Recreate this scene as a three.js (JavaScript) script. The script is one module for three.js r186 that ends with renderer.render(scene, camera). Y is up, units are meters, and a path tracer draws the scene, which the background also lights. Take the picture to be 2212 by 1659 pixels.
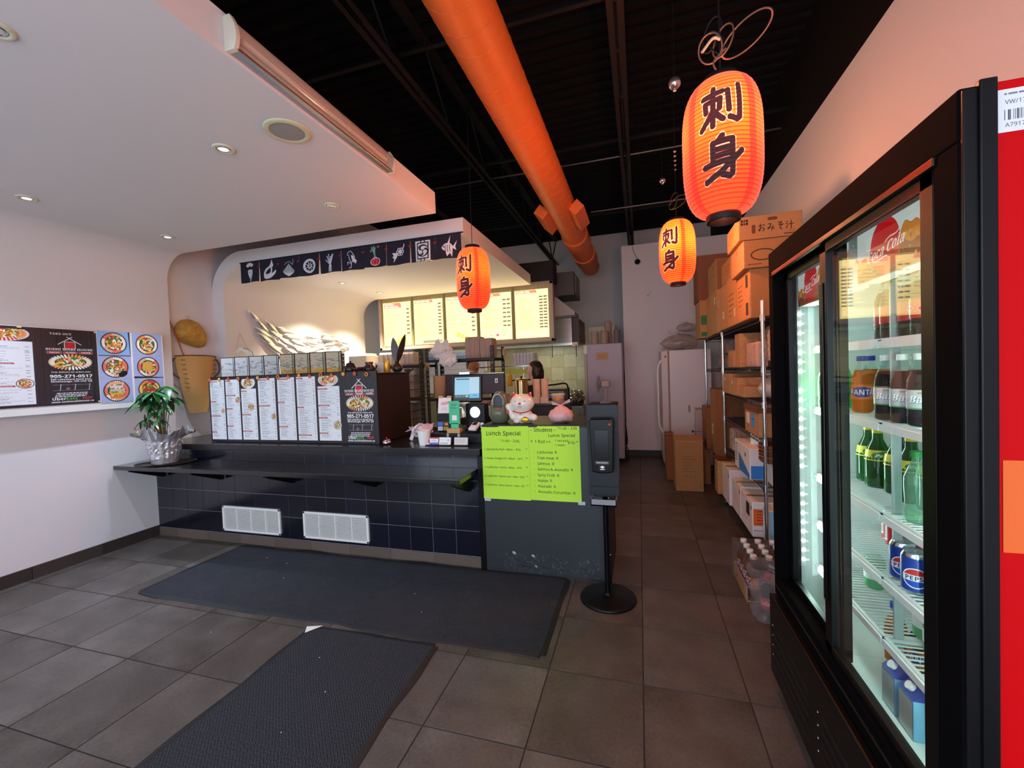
import * as THREE from 'three';
import { RoundedBoxGeometry } from 'three/addons/geometries/RoundedBoxGeometry.js';
import { mergeGeometries, mergeVertices } from 'three/addons/utils/BufferGeometryUtils.js';
import { MarchingCubes } from 'three/addons/objects/MarchingCubes.js';
import { RectAreaLightUniformsLib } from 'three/addons/lights/RectAreaLightUniformsLib.js';
import { ImprovedNoise } from 'three/addons/math/ImprovedNoise.js';

// ---------------------------------------------------------------- camera, sky, daylight, exposure
const scene = new THREE.Scene();
const camera = new THREE.PerspectiveCamera(84.11, 4 / 3, 0.02, 100);
camera.position.set(0, 1.5, 0);
camera.rotation.order = 'YXZ';
camera.rotation.set(-1.6545 * Math.PI / 180, 16.7036 * Math.PI / 180, -2.1567 * Math.PI / 180);
const renderer = new THREE.WebGLRenderer({ antialias: true });
renderer.toneMapping = THREE.LinearToneMapping;
renderer.toneMappingExposure = 1.0;
renderer.shadowMap.enabled = true;
RectAreaLightUniformsLib.init();
scene.background = new THREE.Color().setRGB(1.25, 1.4, 1.65);      // bright overcast sky outside the shop front
function areaLight(x, y, z, w, h, tx, ty, tz, rgb, power) {
  const l = new THREE.RectAreaLight(new THREE.Color().setRGB(...rgb), power, w, h);
  l.position.set(x, y, z); l.lookAt(tx, ty, tz); scene.add(l); return l;
}
const FRONT = 1.7;                                                  // plane of the shop front behind the camera
areaLight(-2.95, 1.5, FRONT - 0.08, 2.9, 2.3, -2.95, 1.2, -3, [0.8, 0.92, 1.08], 2.35);   // daylight through the left window
areaLight(0.0, 1.5, FRONT - 0.08, 2.3, 2.3, 0.0, 1.2, -3, [0.8, 0.92, 1.08], 4.4);       // daylight through the glazed door side

// ---------------------------------------------------------------- helpers
let seedN = 7;
function rng(s) { let a = s >>> 0; return () => { a = (a + 0x6D2B79F5) | 0; let t = Math.imul(a ^ (a >>> 15), 1 | a); t = (t + Math.imul(t ^ (t >>> 7), 61 | t)) ^ t; return ((t ^ (t >>> 14)) >>> 0) / 4294967296; }; }
const R = rng(12345);
const noise = new ImprovedNoise();
const n3 = (x, y, z) => noise.noise(x + 31.7, y + 17.3, z + 7.9);
const used = {};
function numbered(n) { const k = used[n] = (used[n] ?? -1) + 1; return k ? n + '_' + String(k).padStart(3, '0') : n; }
const basis = new WeakMap();
function thing(name, label, category, pos = [0, 0, 0], turn = 0, group, parentBase) {
  const o = new THREE.Group(); o.name = numbered(name); o.position.set(...pos); o.rotation.y = turn; scene.add(o);
  o.userData = { label, category }; if (group) o.userData.group = group;
  return o;
}
// a thing whose parts are given in room coordinates
function placed(name, label, category, pos, group) { const o = thing(name, label, category, pos, 0, group); basis.set(o, pos); return o; }
function clean(g) { const h = g.index ? g.toNonIndexed() : g; for (const k of Object.keys(h.attributes)) if (!['position', 'normal', 'uv'].includes(k)) h.deleteAttribute(k); if (!h.attributes.uv) h.setAttribute('uv', new THREE.Float32BufferAttribute(new Float32Array(h.attributes.position.count * 2), 2)); if (!h.attributes.normal) h.computeVertexNormals(); h.morphAttributes = {}; return h; }
function join(gs) { return gs.length === 1 ? gs[0] : mergeGeometries(gs.map(clean), false); }
function obj(name, geo, material, parent = scene, label) {
  let g = Array.isArray(geo) ? join(geo) : geo;
  const b = parent !== scene && basis.get(parent); if (b) { g = g.clone(); g.translate(-b[0], -b[1], -b[2]); }
  const m = new THREE.Mesh(g, material); m.name = parent === scene ? numbered(name) : name; m.castShadow = m.receiveShadow = true; parent.add(m);
  if (b) basis.set(m, b);
  if (label) m.userData.label = label;
  return m;
}
function tag(o, label, category, group) { o.userData.label = label; o.userData.category = category; if (group) o.userData.group = group; return o; }
function struct(name, geo, material, label, category) { const m = obj(name, geo, material); m.userData.kind = 'structure'; m.userData.label = label; m.userData.category = category; return m; }
function copyOf(o, pos, turn, label, group) { const c = o.clone(); c.name = numbered(o.name.replace(/_\d{3}$/, '')); c.userData = { ...o.userData }; if (label) c.userData.label = label; if (group) c.userData.group = group; c.position.set(...pos); c.rotation.y = turn; scene.add(c); return c; }
// geometry: boxes by min/max corners or by size
function bx(x0, x1, y0, y1, z0, z1, r = 0) { const w = Math.abs(x1 - x0), h = Math.abs(y1 - y0), d = Math.abs(z1 - z0); const g = r ? new RoundedBoxGeometry(w, h, d, 2, Math.min(r, w / 2.01, h / 2.01, d / 2.01)) : new THREE.BoxGeometry(w, h, d); g.translate((x0 + x1) / 2, (y0 + y1) / 2, (z0 + z1) / 2); return g; }
function cyl(r0, r1, h, x = 0, y = 0, z = 0, n = 24, open = false) { const g = new THREE.CylinderGeometry(r1, r0, h, n, 1, open); g.translate(x, y + h / 2, z); return g; }   // base at y
function lathe(pts, n = 32) { return new THREE.LatheGeometry(pts.map(([a, b]) => new THREE.Vector2(Math.max(a, 1e-4), b)), n); }
function bar(a, b, r, n = 8) { const A = new THREE.Vector3(...a), B = new THREE.Vector3(...b), g = new THREE.CylinderGeometry(r, r, A.distanceTo(B), n); g.applyQuaternion(new THREE.Quaternion().setFromUnitVectors(new THREE.Vector3(0, 1, 0), B.clone().sub(A).normalize())); g.translate(...A.add(B).multiplyScalar(0.5).toArray()); return g; }
function tube(pts, r, seg = 40, n = 6, closed = false) { return new THREE.TubeGeometry(new THREE.CatmullRomCurve3(pts.map((p) => new THREE.Vector3(...p)), closed), seg, r, n, closed); }
function extr(pts, depth, holes = [], bevel = 0, curve = 6) { const s = pts instanceof THREE.Shape ? pts : new THREE.Shape(pts.map(([a, b]) => new THREE.Vector2(a, b))); for (const h of holes) s.holes.push(new THREE.Path(h.map(([a, b]) => new THREE.Vector2(a, b)))); return new THREE.ExtrudeGeometry(s, { depth, bevelEnabled: bevel > 0, bevelSize: bevel, bevelThickness: bevel, bevelSegments: 2, curveSegments: curve }); }
function plane(w, h, x, y, z, ry = 0, rx = 0) { const g = new THREE.PlaneGeometry(w, h); if (rx) g.rotateX(rx); if (ry) g.rotateY(ry); g.translate(x, y, z); return g; }
function sphere(r, x = 0, y = 0, z = 0, sx = 1, sy = 1, sz = 1, n = 20) { const g = new THREE.SphereGeometry(r, n, Math.ceil(n * 0.7)); g.scale(sx, sy, sz); g.translate(x, y, z); return g; }
function warp(g, amp, freq, seed = 0) { g = mergeVertices(clean(g).deleteAttribute ? (() => { const h = g.index ? g.toNonIndexed() : g; h.deleteAttribute('normal'); h.deleteAttribute('uv'); return h; })() : g, 1e-5); const p = g.attributes.position, v = new THREE.Vector3(); g.computeVertexNormals(); const nn = g.attributes.normal; for (let i = 0; i < p.count; i++) { v.fromBufferAttribute(p, i); let a = 0, f = freq, w = 1; for (let k = 0; k < 3; k++) { a += w * Math.abs(n3(v.x * f + seed, v.y * f, v.z * f - seed)); f *= 2.1; w *= 0.5; } a = (a - 0.35) * amp * 2; p.setXYZ(i, v.x + nn.getX(i) * a, v.y + nn.getY(i) * a, v.z + nn.getZ(i) * a); } g.computeVertexNormals(); return g; }
// smooth solid from a signed distance function in a cube
function solid(f, c, half, res = 40) {
  const mc = new MarchingCubes(res, new THREE.MeshBasicMaterial(), false, false, 200000); mc.isolation = 0; const s = mc.size, hs = s / 2;
  for (let k = 0; k < s; k++) for (let j = 0; j < s; j++) for (let i = 0; i < s; i++) mc.field[i + j * s + k * s * s] = -f(c[0] + (i - hs) / hs * half, c[1] + (j - hs) / hs * half, c[2] + (k - hs) / hs * half);
  mc.update(); const n = mc.count ?? mc.geometry.drawRange.count; let g = new THREE.BufferGeometry();
  g.setAttribute('position', new THREE.BufferAttribute(mc.positionArray.slice(0, n * 3), 3)); g = mergeVertices(g, 1e-4); g.scale(half, half, half); g.translate(...c);
  g.computeVertexNormals();
  // outward normals
  const p = g.attributes.position, q = g.attributes.normal, e = half * 0.02; let dot = 0;
  for (let i = 0; i < p.count; i += 7) { const x = p.getX(i), y = p.getY(i), z = p.getZ(i); dot += (f(x + e, y, z) - f(x - e, y, z)) * q.getX(i) + (f(x, y + e, z) - f(x, y - e, z)) * q.getY(i) + (f(x, y, z + e) - f(x, y, z - e)) * q.getZ(i); }
  if (dot < 0) { const ix = g.index.array; for (let i = 0; i < ix.length; i += 3) { const t = ix[i]; ix[i] = ix[i + 1]; ix[i + 1] = t; } g.computeVertexNormals(); }
  return g;
}
const smin = (a, b, k) => { const h = Math.max(k - Math.abs(a - b), 0) / k; return Math.min(a, b) - h * h * k * 0.25; };
const ell = (x, y, z, cx, cy, cz, rx, ry, rz) => { const a = (x - cx) / rx, b = (y - cy) / ry, c = (z - cz) / rz, k = Math.hypot(a, b, c); return (k - 1) * Math.min(rx, ry, rz); };
function caps(x, y, z, a, b, ra, rb) { const px = x - a[0], py = y - a[1], pz = z - a[2], dx = b[0] - a[0], dy = b[1] - a[1], dz = b[2] - a[2]; const h = Math.min(1, Math.max(0, (px * dx + py * dy + pz * dz) / (dx * dx + dy * dy + dz * dz))); return Math.hypot(px - dx * h, py - dy * h, pz - dz * h) - (ra + (rb - ra) * h); }

// ---------------------------------------------------------------- textures
function canvas(w, h, draw) { const c = document.createElement('canvas'); c.width = w; c.height = h; const g = c.getContext('2d'); draw(g, w, h); const t = new THREE.CanvasTexture(c); t.colorSpace = THREE.SRGBColorSpace; t.wrapS = t.wrapT = THREE.RepeatWrapping; return t; }
function grain(w, h, f, srgb = true) { const d = new Uint8Array(w * h * 4); for (let j = 0; j < h; j++) for (let i = 0; i < w; i++) { const v = f(i / w, j / h, i, j), o = (j * w + i) * 4; if (Array.isArray(v)) { d[o] = v[0]; d[o + 1] = v[1]; d[o + 2] = v[2]; } else d[o] = d[o + 1] = d[o + 2] = v; d[o + 3] = 255; } const t = new THREE.DataTexture(d, w, h); t.wrapS = t.wrapT = THREE.RepeatWrapping; t.magFilter = THREE.LinearFilter; t.minFilter = THREE.LinearMipmapLinearFilter; t.generateMipmaps = true; if (srgb) t.colorSpace = THREE.SRGBColorSpace; t.needsUpdate = true; return t; }
function fbm(x, y, per, oct, s = 0) { let a = 0, w = 0.5, p = per; for (let k = 0; k < oct; k++) { // wrap-free tileable value by blending
  const X = x * p, Y = y * p; const u = x, v = y; const A = noise.noise(X + s, Y + s, 3.3 * k), B = noise.noise(X - p + s, Y + s, 3.3 * k), C = noise.noise(X + s, Y - p + s, 3.3 * k), D = noise.noise(X - p + s, Y - p + s, 3.3 * k); a += w * ((A * (1 - u) + B * u) * (1 - v) + (C * (1 - u) + D * u) * v); w *= 0.5; p *= 2; } return a; }
const M = {};
function mat(color, roughness = 0.6, extra = {}) { return new THREE.MeshPhysicalMaterial({ color, roughness, metalness: 0, ...extra }); }
const std = (o) => new THREE.MeshPhysicalMaterial(o);
const cl = (v) => Math.max(0, Math.min(255, v | 0));
M.wall = mat('#e4dede', 0.75); M.ceil = mat('#e2dddd', 0.8); M.wallBack = M.wall; M.wallWarm = M.wall; M.greyWall = M.wall;
M.black = mat('#121115', 0.55, { specularIntensity: 0.5 }); M.deck = mat('#0c0a0c', 0.8, { specularIntensity: 0.4 }); M.steelDark = mat('#191514', 0.6, { specularIntensity: 0.6 }); M.blackGloss = mat('#060608', 0.16, { specularIntensity: 0.6 }); M.blackSatin = mat('#0a0a0d', 0.36, { specularIntensity: 0.5 }); M.charcoal = mat('#24272c', 0.45, { specularIntensity: 0.5 });
M.white = mat('#eceae6', 0.5); M.whiteGloss = mat('#efefec', 0.25); M.cream = mat('#e3dccb', 0.45); M.chrome = mat('#d9d9de', 0.18, { metalness: 1 }); M.steel = mat('#b9bbc0', 0.3, { metalness: 1 }); M.alum = mat('#a9a294', 0.38, { metalness: 0.9 });
M.orange = mat('#e8702c', 0.5); M.red = mat('#c90a12', 0.35); M.green = mat('#2f8a45', 0.5); M.gold = mat('#d8a736', 0.35, { metalness: 0.6 }); M.silver = mat('#c9cad2', 0.22, { metalness: 1 });
M.glass = std({ color: '#ffffff', roughness: 0.0, transmission: 1, thickness: 0, ior: 1.5, specularIntensity: 1 });
M.plastic = std({ color: '#f4f4f6', roughness: 0.22, transmission: 0.55, thickness: 0, ior: 1.4 });
M.clearFilm = std({ color: '#f3f0ee', roughness: 0.12, transmission: 0.96, thickness: 0, ior: 1.45, specularIntensity: 0.12 });
M.paper = mat('#e9e8e4', 0.7); M.brownDark = mat('#2a1a16', 0.4); M.pottery = mat('#2b1a16', 0.3); M.woodPale = mat('#c99c66', 0.55);
{ const t = grain(256, 256, (u, v, i, j) => { const b = fbm(u, v, 4, 4) * 38 + fbm(u, v, 40, 2, 5) * 26; return [cl(198 + b), cl(158 + b * 0.9), cl(114 + b * 0.7)]; }); t.repeat.set(2, 2);
  M.card = std({ map: t, color: '#e8dcd0', roughness: 0.8 }); M.cardDark = std({ map: t, color: '#b08d78', roughness: 0.82 }); M.cardPale = std({ map: t, color: '#ffe9cf', roughness: 0.8 }); M.cardInside = std({ map: t, color: '#8d6a50', roughness: 0.9 }); }
M.tape = mat('#b98a55', 0.25);
M.clay = M.pottery;
// ---------------------------------------------------------------- drawing of prints
const grey = (g, x, y, w, h, c = '#8d9298') => { g.fillStyle = c; g.fillRect(x, y, w, h); };
function textLine(g, x, y, w, r, c = '#a8adb4', h = 3) { let p = x; g.fillStyle = c; while (p < x + w) { const q = Math.min(6 + r() * 22, x + w - p); g.fillRect(p, y, q, h); p += q + 4; } }
function foods(g, cx, cy, rx, ry, s, bowl = '#15151a') {
  const r = rng(s), C = ['#f08a24', '#f6a13a', '#f4ead8', '#d92b45', '#f3e3c2', '#ef6f4d', '#f7c948', '#fff6e8', '#e9b48b', '#4f8f33', '#c93050'];
  if (bowl) { g.fillStyle = bowl; g.beginPath(); g.ellipse(cx, cy, rx, ry, 0, 0, 7); g.fill(); }
  const n = 34, k0 = (r() * C.length) | 0; for (let i = 0; i < n; i++) { const a = i / n * Math.PI * 2; g.save(); g.translate(cx + Math.cos(a) * rx * 0.8, cy + Math.sin(a) * ry * 0.8); g.rotate(a); g.fillStyle = C[(k0 + ((i / 5) | 0) * 3) % 9]; g.beginPath(); g.ellipse(0, 0, rx * 0.13, ry * 0.085, 0, 0, 7); g.fill(); g.strokeStyle = 'rgba(255,255,255,.5)'; g.lineWidth = Math.max(1, rx * 0.015); g.stroke(); g.restore(); }
  g.fillStyle = '#3f7a28'; g.beginPath(); g.ellipse(cx, cy, rx * 0.62, ry * 0.6, 0, 0, 7); g.fill();
  for (let i = 0; i < 70; i++) { const a = r() * 7, d = Math.sqrt(r()) * 0.6; g.fillStyle = C[(r() * C.length) | 0]; g.save(); g.translate(cx + Math.cos(a) * rx * d, cy + Math.sin(a) * ry * d); g.rotate(r() * 3); g.beginPath(); g.ellipse(0, 0, rx * (0.07 + r() * 0.08), ry * (0.05 + r() * 0.05), 0, 0, 7); g.fill(); g.restore(); }
}
function redTag(g, x, y, w, h = 13) { g.fillStyle = '#a8262f'; g.beginPath(); g.moveTo(x, y); g.lineTo(x + w, y); g.lineTo(x + w + h * 0.7, y + h); g.lineTo(x, y + h); g.fill(); const r = rng((x * 7 + y) | 0); g.fillStyle = '#f3dede'; let p = x + 6; while (p < x + w - 8) { const q = 4 + r() * 7; g.fillRect(p, y + h * 0.34, Math.min(q, x + w - 4 - p), h * 0.36); p += q + 3; } }
function darkWood(g, x, y, w, h) { g.fillStyle = '#2b272c'; g.fillRect(x, y, w, h); const r = rng(5); for (let i = 0; i < w * 0.7; i++) { g.fillStyle = `rgba(${r() > 0.5 ? '80,74,82' : '12,10,12'},${0.12 + r() * 0.2})`; g.fillRect(x + r() * w, y, 1 + r() * 2, h); } }
function menuColumn(g, x, y, w, h, seed, o = {}) {
  const r = rng(seed); g.fillStyle = '#eceff2'; g.fillRect(x, y, w, h); let yy = y + 10;
  if (o.photo) { g.save(); g.beginPath(); g.rect(x, y, w, h * 0.16); g.clip(); darkWood(g, x, y, w, h * 0.16); foods(g, x + w * 0.5, y + h * 0.06, w * 0.46, h * 0.1, seed + 3, '#dfe3e6'); g.restore(); yy = y + h * 0.19; }
  let sec = 0; while (yy < y + h - 26) {
    if (sec % o.every === 0) { redTag(g, x + 2, yy, w * (0.28 + r() * 0.4)); yy += 26; }
    const hgt = h * 0.0165; textLine(g, x + w * 0.1, yy, w * (0.2 + r() * 0.3), r, '#6f747b', 4); textLine(g, x + w * 0.86, yy, w * 0.08, r, '#6f747b', 4); yy += hgt;
    if (r() > 0.25) { textLine(g, x + w * 0.1, yy, w * (0.3 + r() * 0.4), r, '#a9aeb5', 3); yy += hgt; }
    if (r() > 0.6) { textLine(g, x + w * 0.1, yy, w * (0.3 + r() * 0.45), r, '#b3b8be', 3); yy += hgt; } sec++;
  }
  for (const [a, b, s] of o.pics || []) { g.fillStyle = '#eceff2'; g.beginPath(); g.arc(x + w * a, y + h * b, w * s * 1.1, 0, 7); g.fill(); foods(g, x + w * a, y + h * b, w * s, w * s * 0.95, seed + 9); }
}
function houseLogo(g, cx, y, s) { g.strokeStyle = '#f4f4f4'; g.lineWidth = s * 0.035; g.lineCap = 'butt'; for (const d of [-1, 1]) { g.beginPath(); g.moveTo(cx - d * s * 0.1, y); g.lineTo(cx + d * s * 0.42, y + s * 0.46); g.stroke(); } g.lineWidth = s * 0.03; g.fillStyle = '#d4262f'; g.beginPath(); g.roundRect(cx - s * 0.19, y + s * 0.3, s * 0.38, s * 0.4, s * 0.06); g.fill(); g.strokeStyle = '#f4f4f4'; g.stroke(); g.strokeStyle = '#2b272c'; g.lineWidth = s * 0.02; g.beginPath(); g.roundRect(cx - s * 0.165, y + s * 0.325, s * 0.33, s * 0.35, s * 0.05); g.stroke(); }
function fit(g, s, cx, y, w, font, c) { g.fillStyle = c; g.textAlign = 'center'; let z = 80; g.font = font.replace('%', z); z *= w / g.measureText(s).width; g.font = font.replace('%', z); g.fillText(s, cx, y); g.textAlign = 'left'; return z; }
function coverColumn(g, x, y, w, h, top) {
  darkWood(g, x, y, w, h); const cx = x + w * 0.5; if (top) fit(g, 'TAKE OUT', x + w * 0.35, y + h * 0.075, w * 0.38, 'bold %px serif', '#f5f5f5');
  houseLogo(g, cx, y + h * 0.1, w * 0.5);
  fit(g, 'SUSHI MAKI HOUSE', cx, y + h * 0.28, w * 0.84, 'bold %px serif', '#f6f6f6');
  ['TAKE-OUT', 'DELIVERY', 'CATER'].forEach((s, i) => { const a = x + w * (0.1 + i * 0.28); g.fillStyle = '#b42530'; g.fillRect(a, y + h * 0.297, w * 0.25, h * 0.026); g.strokeStyle = '#eee'; g.lineWidth = 1.5; g.strokeRect(a, y + h * 0.297, w * 0.25, h * 0.026); fit(g, s, a + w * 0.125, y + h * 0.316, w * 0.18, 'bold %px sans-serif', '#fff'); });
  foods(g, cx, y + h * 0.435, w * 0.42, h * 0.105, 77, null);
  fit(g, 'Free delivery for orders over', cx, y + h * 0.575, w * 0.7, 'bold %px sans-serif', '#f1f1f1');
  fit(g, '905-271-0517', cx, y + h * 0.64, w * 0.76, 'bold %px sans-serif', '#ffffff');
  fit(g, '645 Lakeshore Road East,', cx, y + h * 0.672, w * 0.74, 'bold %px sans-serif', '#f1f1f1'); fit(g, 'Mississauga, ON L5G 1J6', cx, y + h * 0.7, w * 0.74, 'bold %px sans-serif', '#f1f1f1');
  g.strokeStyle = '#b9b9c0'; g.lineWidth = 2; for (const k of [0.735, 0.81]) { g.beginPath(); g.moveTo(x + w * 0.16, y + h * k); g.lineTo(x + w * 0.84, y + h * k); g.stroke(); } g.lineWidth = 5; for (const k of [0.28, 0.54, 0.8]) { g.beginPath(); g.moveTo(x + w * (k + 0.02), y + h * 0.725); g.lineTo(x + w * k, y + h * 0.81); g.stroke(); }
  houseLogo(g, x + w * 0.42, y + h * 0.77, w * 0.1);
  const r = rng(3); for (let k = 0; k < 3; k++) textLine(g, x + w * (0.22 - k * 0.02), y + h * (0.84 + k * 0.022), w * 0.56, r, '#e9e9ec', h * 0.011);
  g.font = `bold ${w * 0.105}px sans-serif`; g.fillStyle = '#f4f4f4'; g.fillText('Uber', x + w * 0.13, y + h * 0.935); g.fillStyle = '#58b947'; g.fillText('Eats', x + w * 0.37, y + h * 0.935); g.font = `italic bold ${w * 0.085}px sans-serif`; g.fillStyle = '#e23b2e'; g.fillText('SKIP', x + w * 0.66, y + h * 0.932);
  fit(g, 'www.sushimakihouse.ca', cx, y + h * 0.968, w * 0.76, 'bold %px sans-serif', '#f4f4f4');
}
function strokes(g, list, x, y, w, h, lw) { g.lineCap = 'round'; g.lineJoin = 'round'; g.lineWidth = lw; for (const s of list) { g.beginPath(); s.forEach(([a, b], i) => (i ? g.lineTo(x + a * w, y + b * h) : g.moveTo(x + a * w, y + b * h))); g.stroke(); } }
const SASHI = [[[0.06, 0.2], [0.3, 0.17], [0.54, 0.14]], [[0.12, 0.36], [0.14, 0.58]], [[0.12, 0.36], [0.48, 0.31], [0.46, 0.56]], [[0.31, 0.02], [0.31, 0.5], [0.3, 0.96]], [[0.29, 0.6], [0.2, 0.76], [0.03, 0.98]], [[0.33, 0.6], [0.45, 0.76], [0.54, 0.84]], [[0.66, 0.14], [0.67, 0.4], [0.68, 0.64]], [[0.93, 0.03], [0.93, 0.5], [0.92, 0.86], [0.86, 0.9], [0.7, 0.82]]];
const MI = [[[0.5, 0.02], [0.4, 0.12]], [[0.27, 0.16], [0.27, 0.62]], [[0.27, 0.16], [0.74, 0.13]], [[0.74, 0.13], [0.74, 0.9], [0.68, 0.95], [0.5, 0.9]], [[0.3, 0.32], [0.7, 0.3]], [[0.3, 0.47], [0.7, 0.44]], [[0.06, 0.66], [0.4, 0.62], [0.74, 0.58]], [[0.96, 0.42], [0.74, 0.62], [0.45, 0.84], [0.08, 1.0]]];

// ---------------------------------------------------------------- the room
const XL = -4.655, XLB = -4.755, XR = 1.44, ZB = -7.45, S1 = -3.24, S2 = -3.8, S2B = -6.43, DECK = 4.35;
// floor: bed of grout with one mesh for each tile that shows
const tileMaps = [];
for (let k = 0; k < 4; k++) tileMaps.push(grain(256, 256, (u, v) => { const a = fbm(u, v, 2, 5, k * 9.7), b = fbm(u, v, 30, 2, k * 3.1), c = fbm(u, v, 5, 3, 40 + k); const t = 80 + a * 46 + b * 22 + k * 3; return [cl(t + 3 + c * 12), cl(t - 4 + c * 6), cl(t - 10)]; }));
const tileBump = grain(256, 256, (u, v) => cl(128 + fbm(u, v, 40, 3, 2) * 120), false);
const tileMats = tileMaps.map((m) => std({ map: m, roughness: 0.42, bumpMap: tileBump, bumpScale: 0.0006, specularIntensity: 0.6 }));
const grout = mat('#3a3330', 0.9);
const floor = struct('floor', bx(XLB, XR + 0.1, -0.12, -0.004, -9.4, FRONT), grout, 'grey brown stone-look square floor tiles with dark joints', 'floor');
const PX = 0.4535, PZ = 0.466, X0 = -0.023, Z0 = -2.047;
const tg = new THREE.BoxGeometry(PX - 0.006, 0.008, PZ - 0.006); const far = [];
{ const up = tg.attributes.uv; }
for (let i = -11; i <= 3; i++) for (let j = -16; j <= 9; j++) {
  const xa = Math.max(XL, X0 + i * PX) + 0.003, xb = Math.min(XR, X0 + (i + 1) * PX) - 0.003, za = Z0 + j * PZ + 0.003, zb = Math.min(FRONT, Z0 + (j + 1) * PZ) - 0.003; if (xb - xa < 0.03 || zb - za < 0.03) continue;
  const zc = (za + zb) / 2, xc = (xa + xb) / 2; if (zc < -3.3 && xc < -0.3) { if (zc > -9.3) far.push(bx(xa, xb, -0.008, 0, za, zb)); continue; } if (zc < -9.3) continue;
  if (zc > -0.5) { far.push(bx(xa, xb, -0.008, 0, za, zb)); continue; }
  const full = Math.abs(xb - xa - PX + 0.006) < 1e-4; const g = full ? tg : new THREE.BoxGeometry(xb - xa, 0.008, zb - za);
  const m = obj('tile', g, tileMats[(R() * 4) | 0], floor); m.position.set(xc, -0.004 + (R() - 0.5) * 0.0008, zc); if (R() > 0.5 && full) m.rotation.y = Math.PI;
}
{ const m = obj('tile_field', far, tileMats[0], floor); m.userData.kind = 'stuff'; }
// left wall, front part carried into the dropped ceiling by a cove
struct('wall_left', bx(XL - 0.1, XL, 0, 2.58, S1, FRONT), M.wall, 'smooth white left wall with menu posters', 'wall');
{ const s = new THREE.Shape(); const r = 0.26, T = 3.0, B = 2.83, e = -1.574; s.moveTo(XL - 0.1, 2.57); s.lineTo(XL - 0.1, T); s.lineTo(e, T); s.lineTo(e, B); s.lineTo(XL + r, B); s.absarc(XL + r, B - r, r, Math.PI / 2, Math.PI, false); s.lineTo(XL - 0.1, 2.57);
  const g = new THREE.ExtrudeGeometry(s, { depth: FRONT - S1, bevelEnabled: false, curveSegments: 16 }); g.translate(0, 0, S1);
  // openings for the lamps are recessed cups set into the underside
  struct('ceiling_soffit', g, M.ceil, 'dropped white ceiling over the waiting area with curved edge', 'ceiling'); }
struct('wall_left_rear', bx(XLB - 0.1, XLB, 0, DECK, -9.4, FRONT), M.wall, 'white side wall behind the counter where a golden ornament hangs', 'wall');
// second dropped ceiling over the counter: an arch run back to the kitchen
{ const s = new THREE.Shape(); const T = 2.985, B = 2.83, e = -1.567, xi = -4.586, ro = 0.46, ri = 0.3; s.moveTo(XLB, 0); s.lineTo(XLB, T - ro); s.absarc(XLB + ro, T - ro, ro, Math.PI, Math.PI / 2, true); s.lineTo(e, T); s.lineTo(e, B); s.lineTo(xi + ri, B); s.absarc(xi + ri, B - ri, ri, Math.PI / 2, Math.PI, false); s.lineTo(xi, 0); s.lineTo(XLB, 0);
  const g = new THREE.ExtrudeGeometry(s, { depth: S2 - S2B, bevelEnabled: false, curveSegments: 18 }); g.translate(0, 0, S2B);
  struct('ceiling_arch', g, M.wallWarm, 'white curved arch ceiling and side wall over the sushi counter', 'ceiling'); }
struct('wall_right', bx(XR, XR + 0.1, 0, 3.52, -9.4, FRONT), M.wall, 'plain white right wall behind the drinks fridge', 'wall');
struct('wall_right_upper', bx(XR, XR + 0.1, 3.52, DECK, -9.4, FRONT), M.deck, 'black painted band of the right wall under the roof deck', 'wall');
{ struct('wall_back', bx(-0.235, XR, 0, 3.53, ZB - 0.14, ZB), M.wallBack, 'pinkish white end wall of the aisle', 'wall'); struct('baseboard_back', bx(-0.235, XR, 0, 0.1, ZB, ZB + 0.012), mat('#2b2523', 0.5), 'dark tile skirting of the aisle end wall', 'baseboard'); }
struct('wall_kitchen', bx(XLB, XR, 0, DECK, -9.5, -9.4), M.greyWall, 'grey wall at the very back of the kitchen', 'wall');
{ const s = []; const z0 = -9.5, n = 75, p = 0.15; for (let i = 0; i < n; i++) { const z = z0 + i * p; s.push([z, 0], [z + 0.06, 0], [z + 0.075, 0.04], [z + 0.135, 0.04]); } const z1 = z0 + n * p; s.push([z1, 0], [z1, 0.12], [z0, 0.12]);
  const g = extr(s, XR - XLB + 0.2); g.rotateY(-Math.PI / 2); g.translate(XR + 0.1, DECK, 0); struct('ceiling', g, M.deck, 'black corrugated steel roof deck', 'ceiling'); }
// shop front behind the camera
{ const zz = [FRONT, FRONT + 0.12]; const x0 = XLB - 0.1, x1 = XR + 0.1;
  struct('wall_front', [bx(x0, -4.5, 0, DECK, ...zz), bx(-4.5, 1.3, 2.75, DECK, ...zz), bx(1.3, x1, 0, DECK, ...zz), bx(-4.5, -1.3, 0, 0.3, ...zz)], M.charcoal, 'dark shop front wall around the street windows', 'wall');
  for (const [i, a, b, y0] of [[1, -4.5, -2.9, 0.3], [2, -2.9, -1.3, 0.3], [3, -1.3, 0, 0], [4, 0, 1.3, 0]]) { const w = struct('window_' + i, [bx(a, b, y0, y0 + 0.06, ...zz), bx(a, b, 2.69, 2.75, ...zz), bx(a, a + 0.05, y0, 2.75, ...zz), bx(b - 0.05, b, y0, 2.75, ...zz)], M.blackSatin, 'black framed street window bay', 'window'); obj('pane', bx(a + 0.05, b - 0.05, y0 + 0.06, 2.69, FRONT + 0.05, FRONT + 0.056), M.glass, w); }
  struct('ground', bx(-30, 30, -0.16, -0.13, FRONT - 30, 40), mat('#8d8b88', 0.9), 'pale concrete pavement outside', 'pavement'); }
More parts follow.
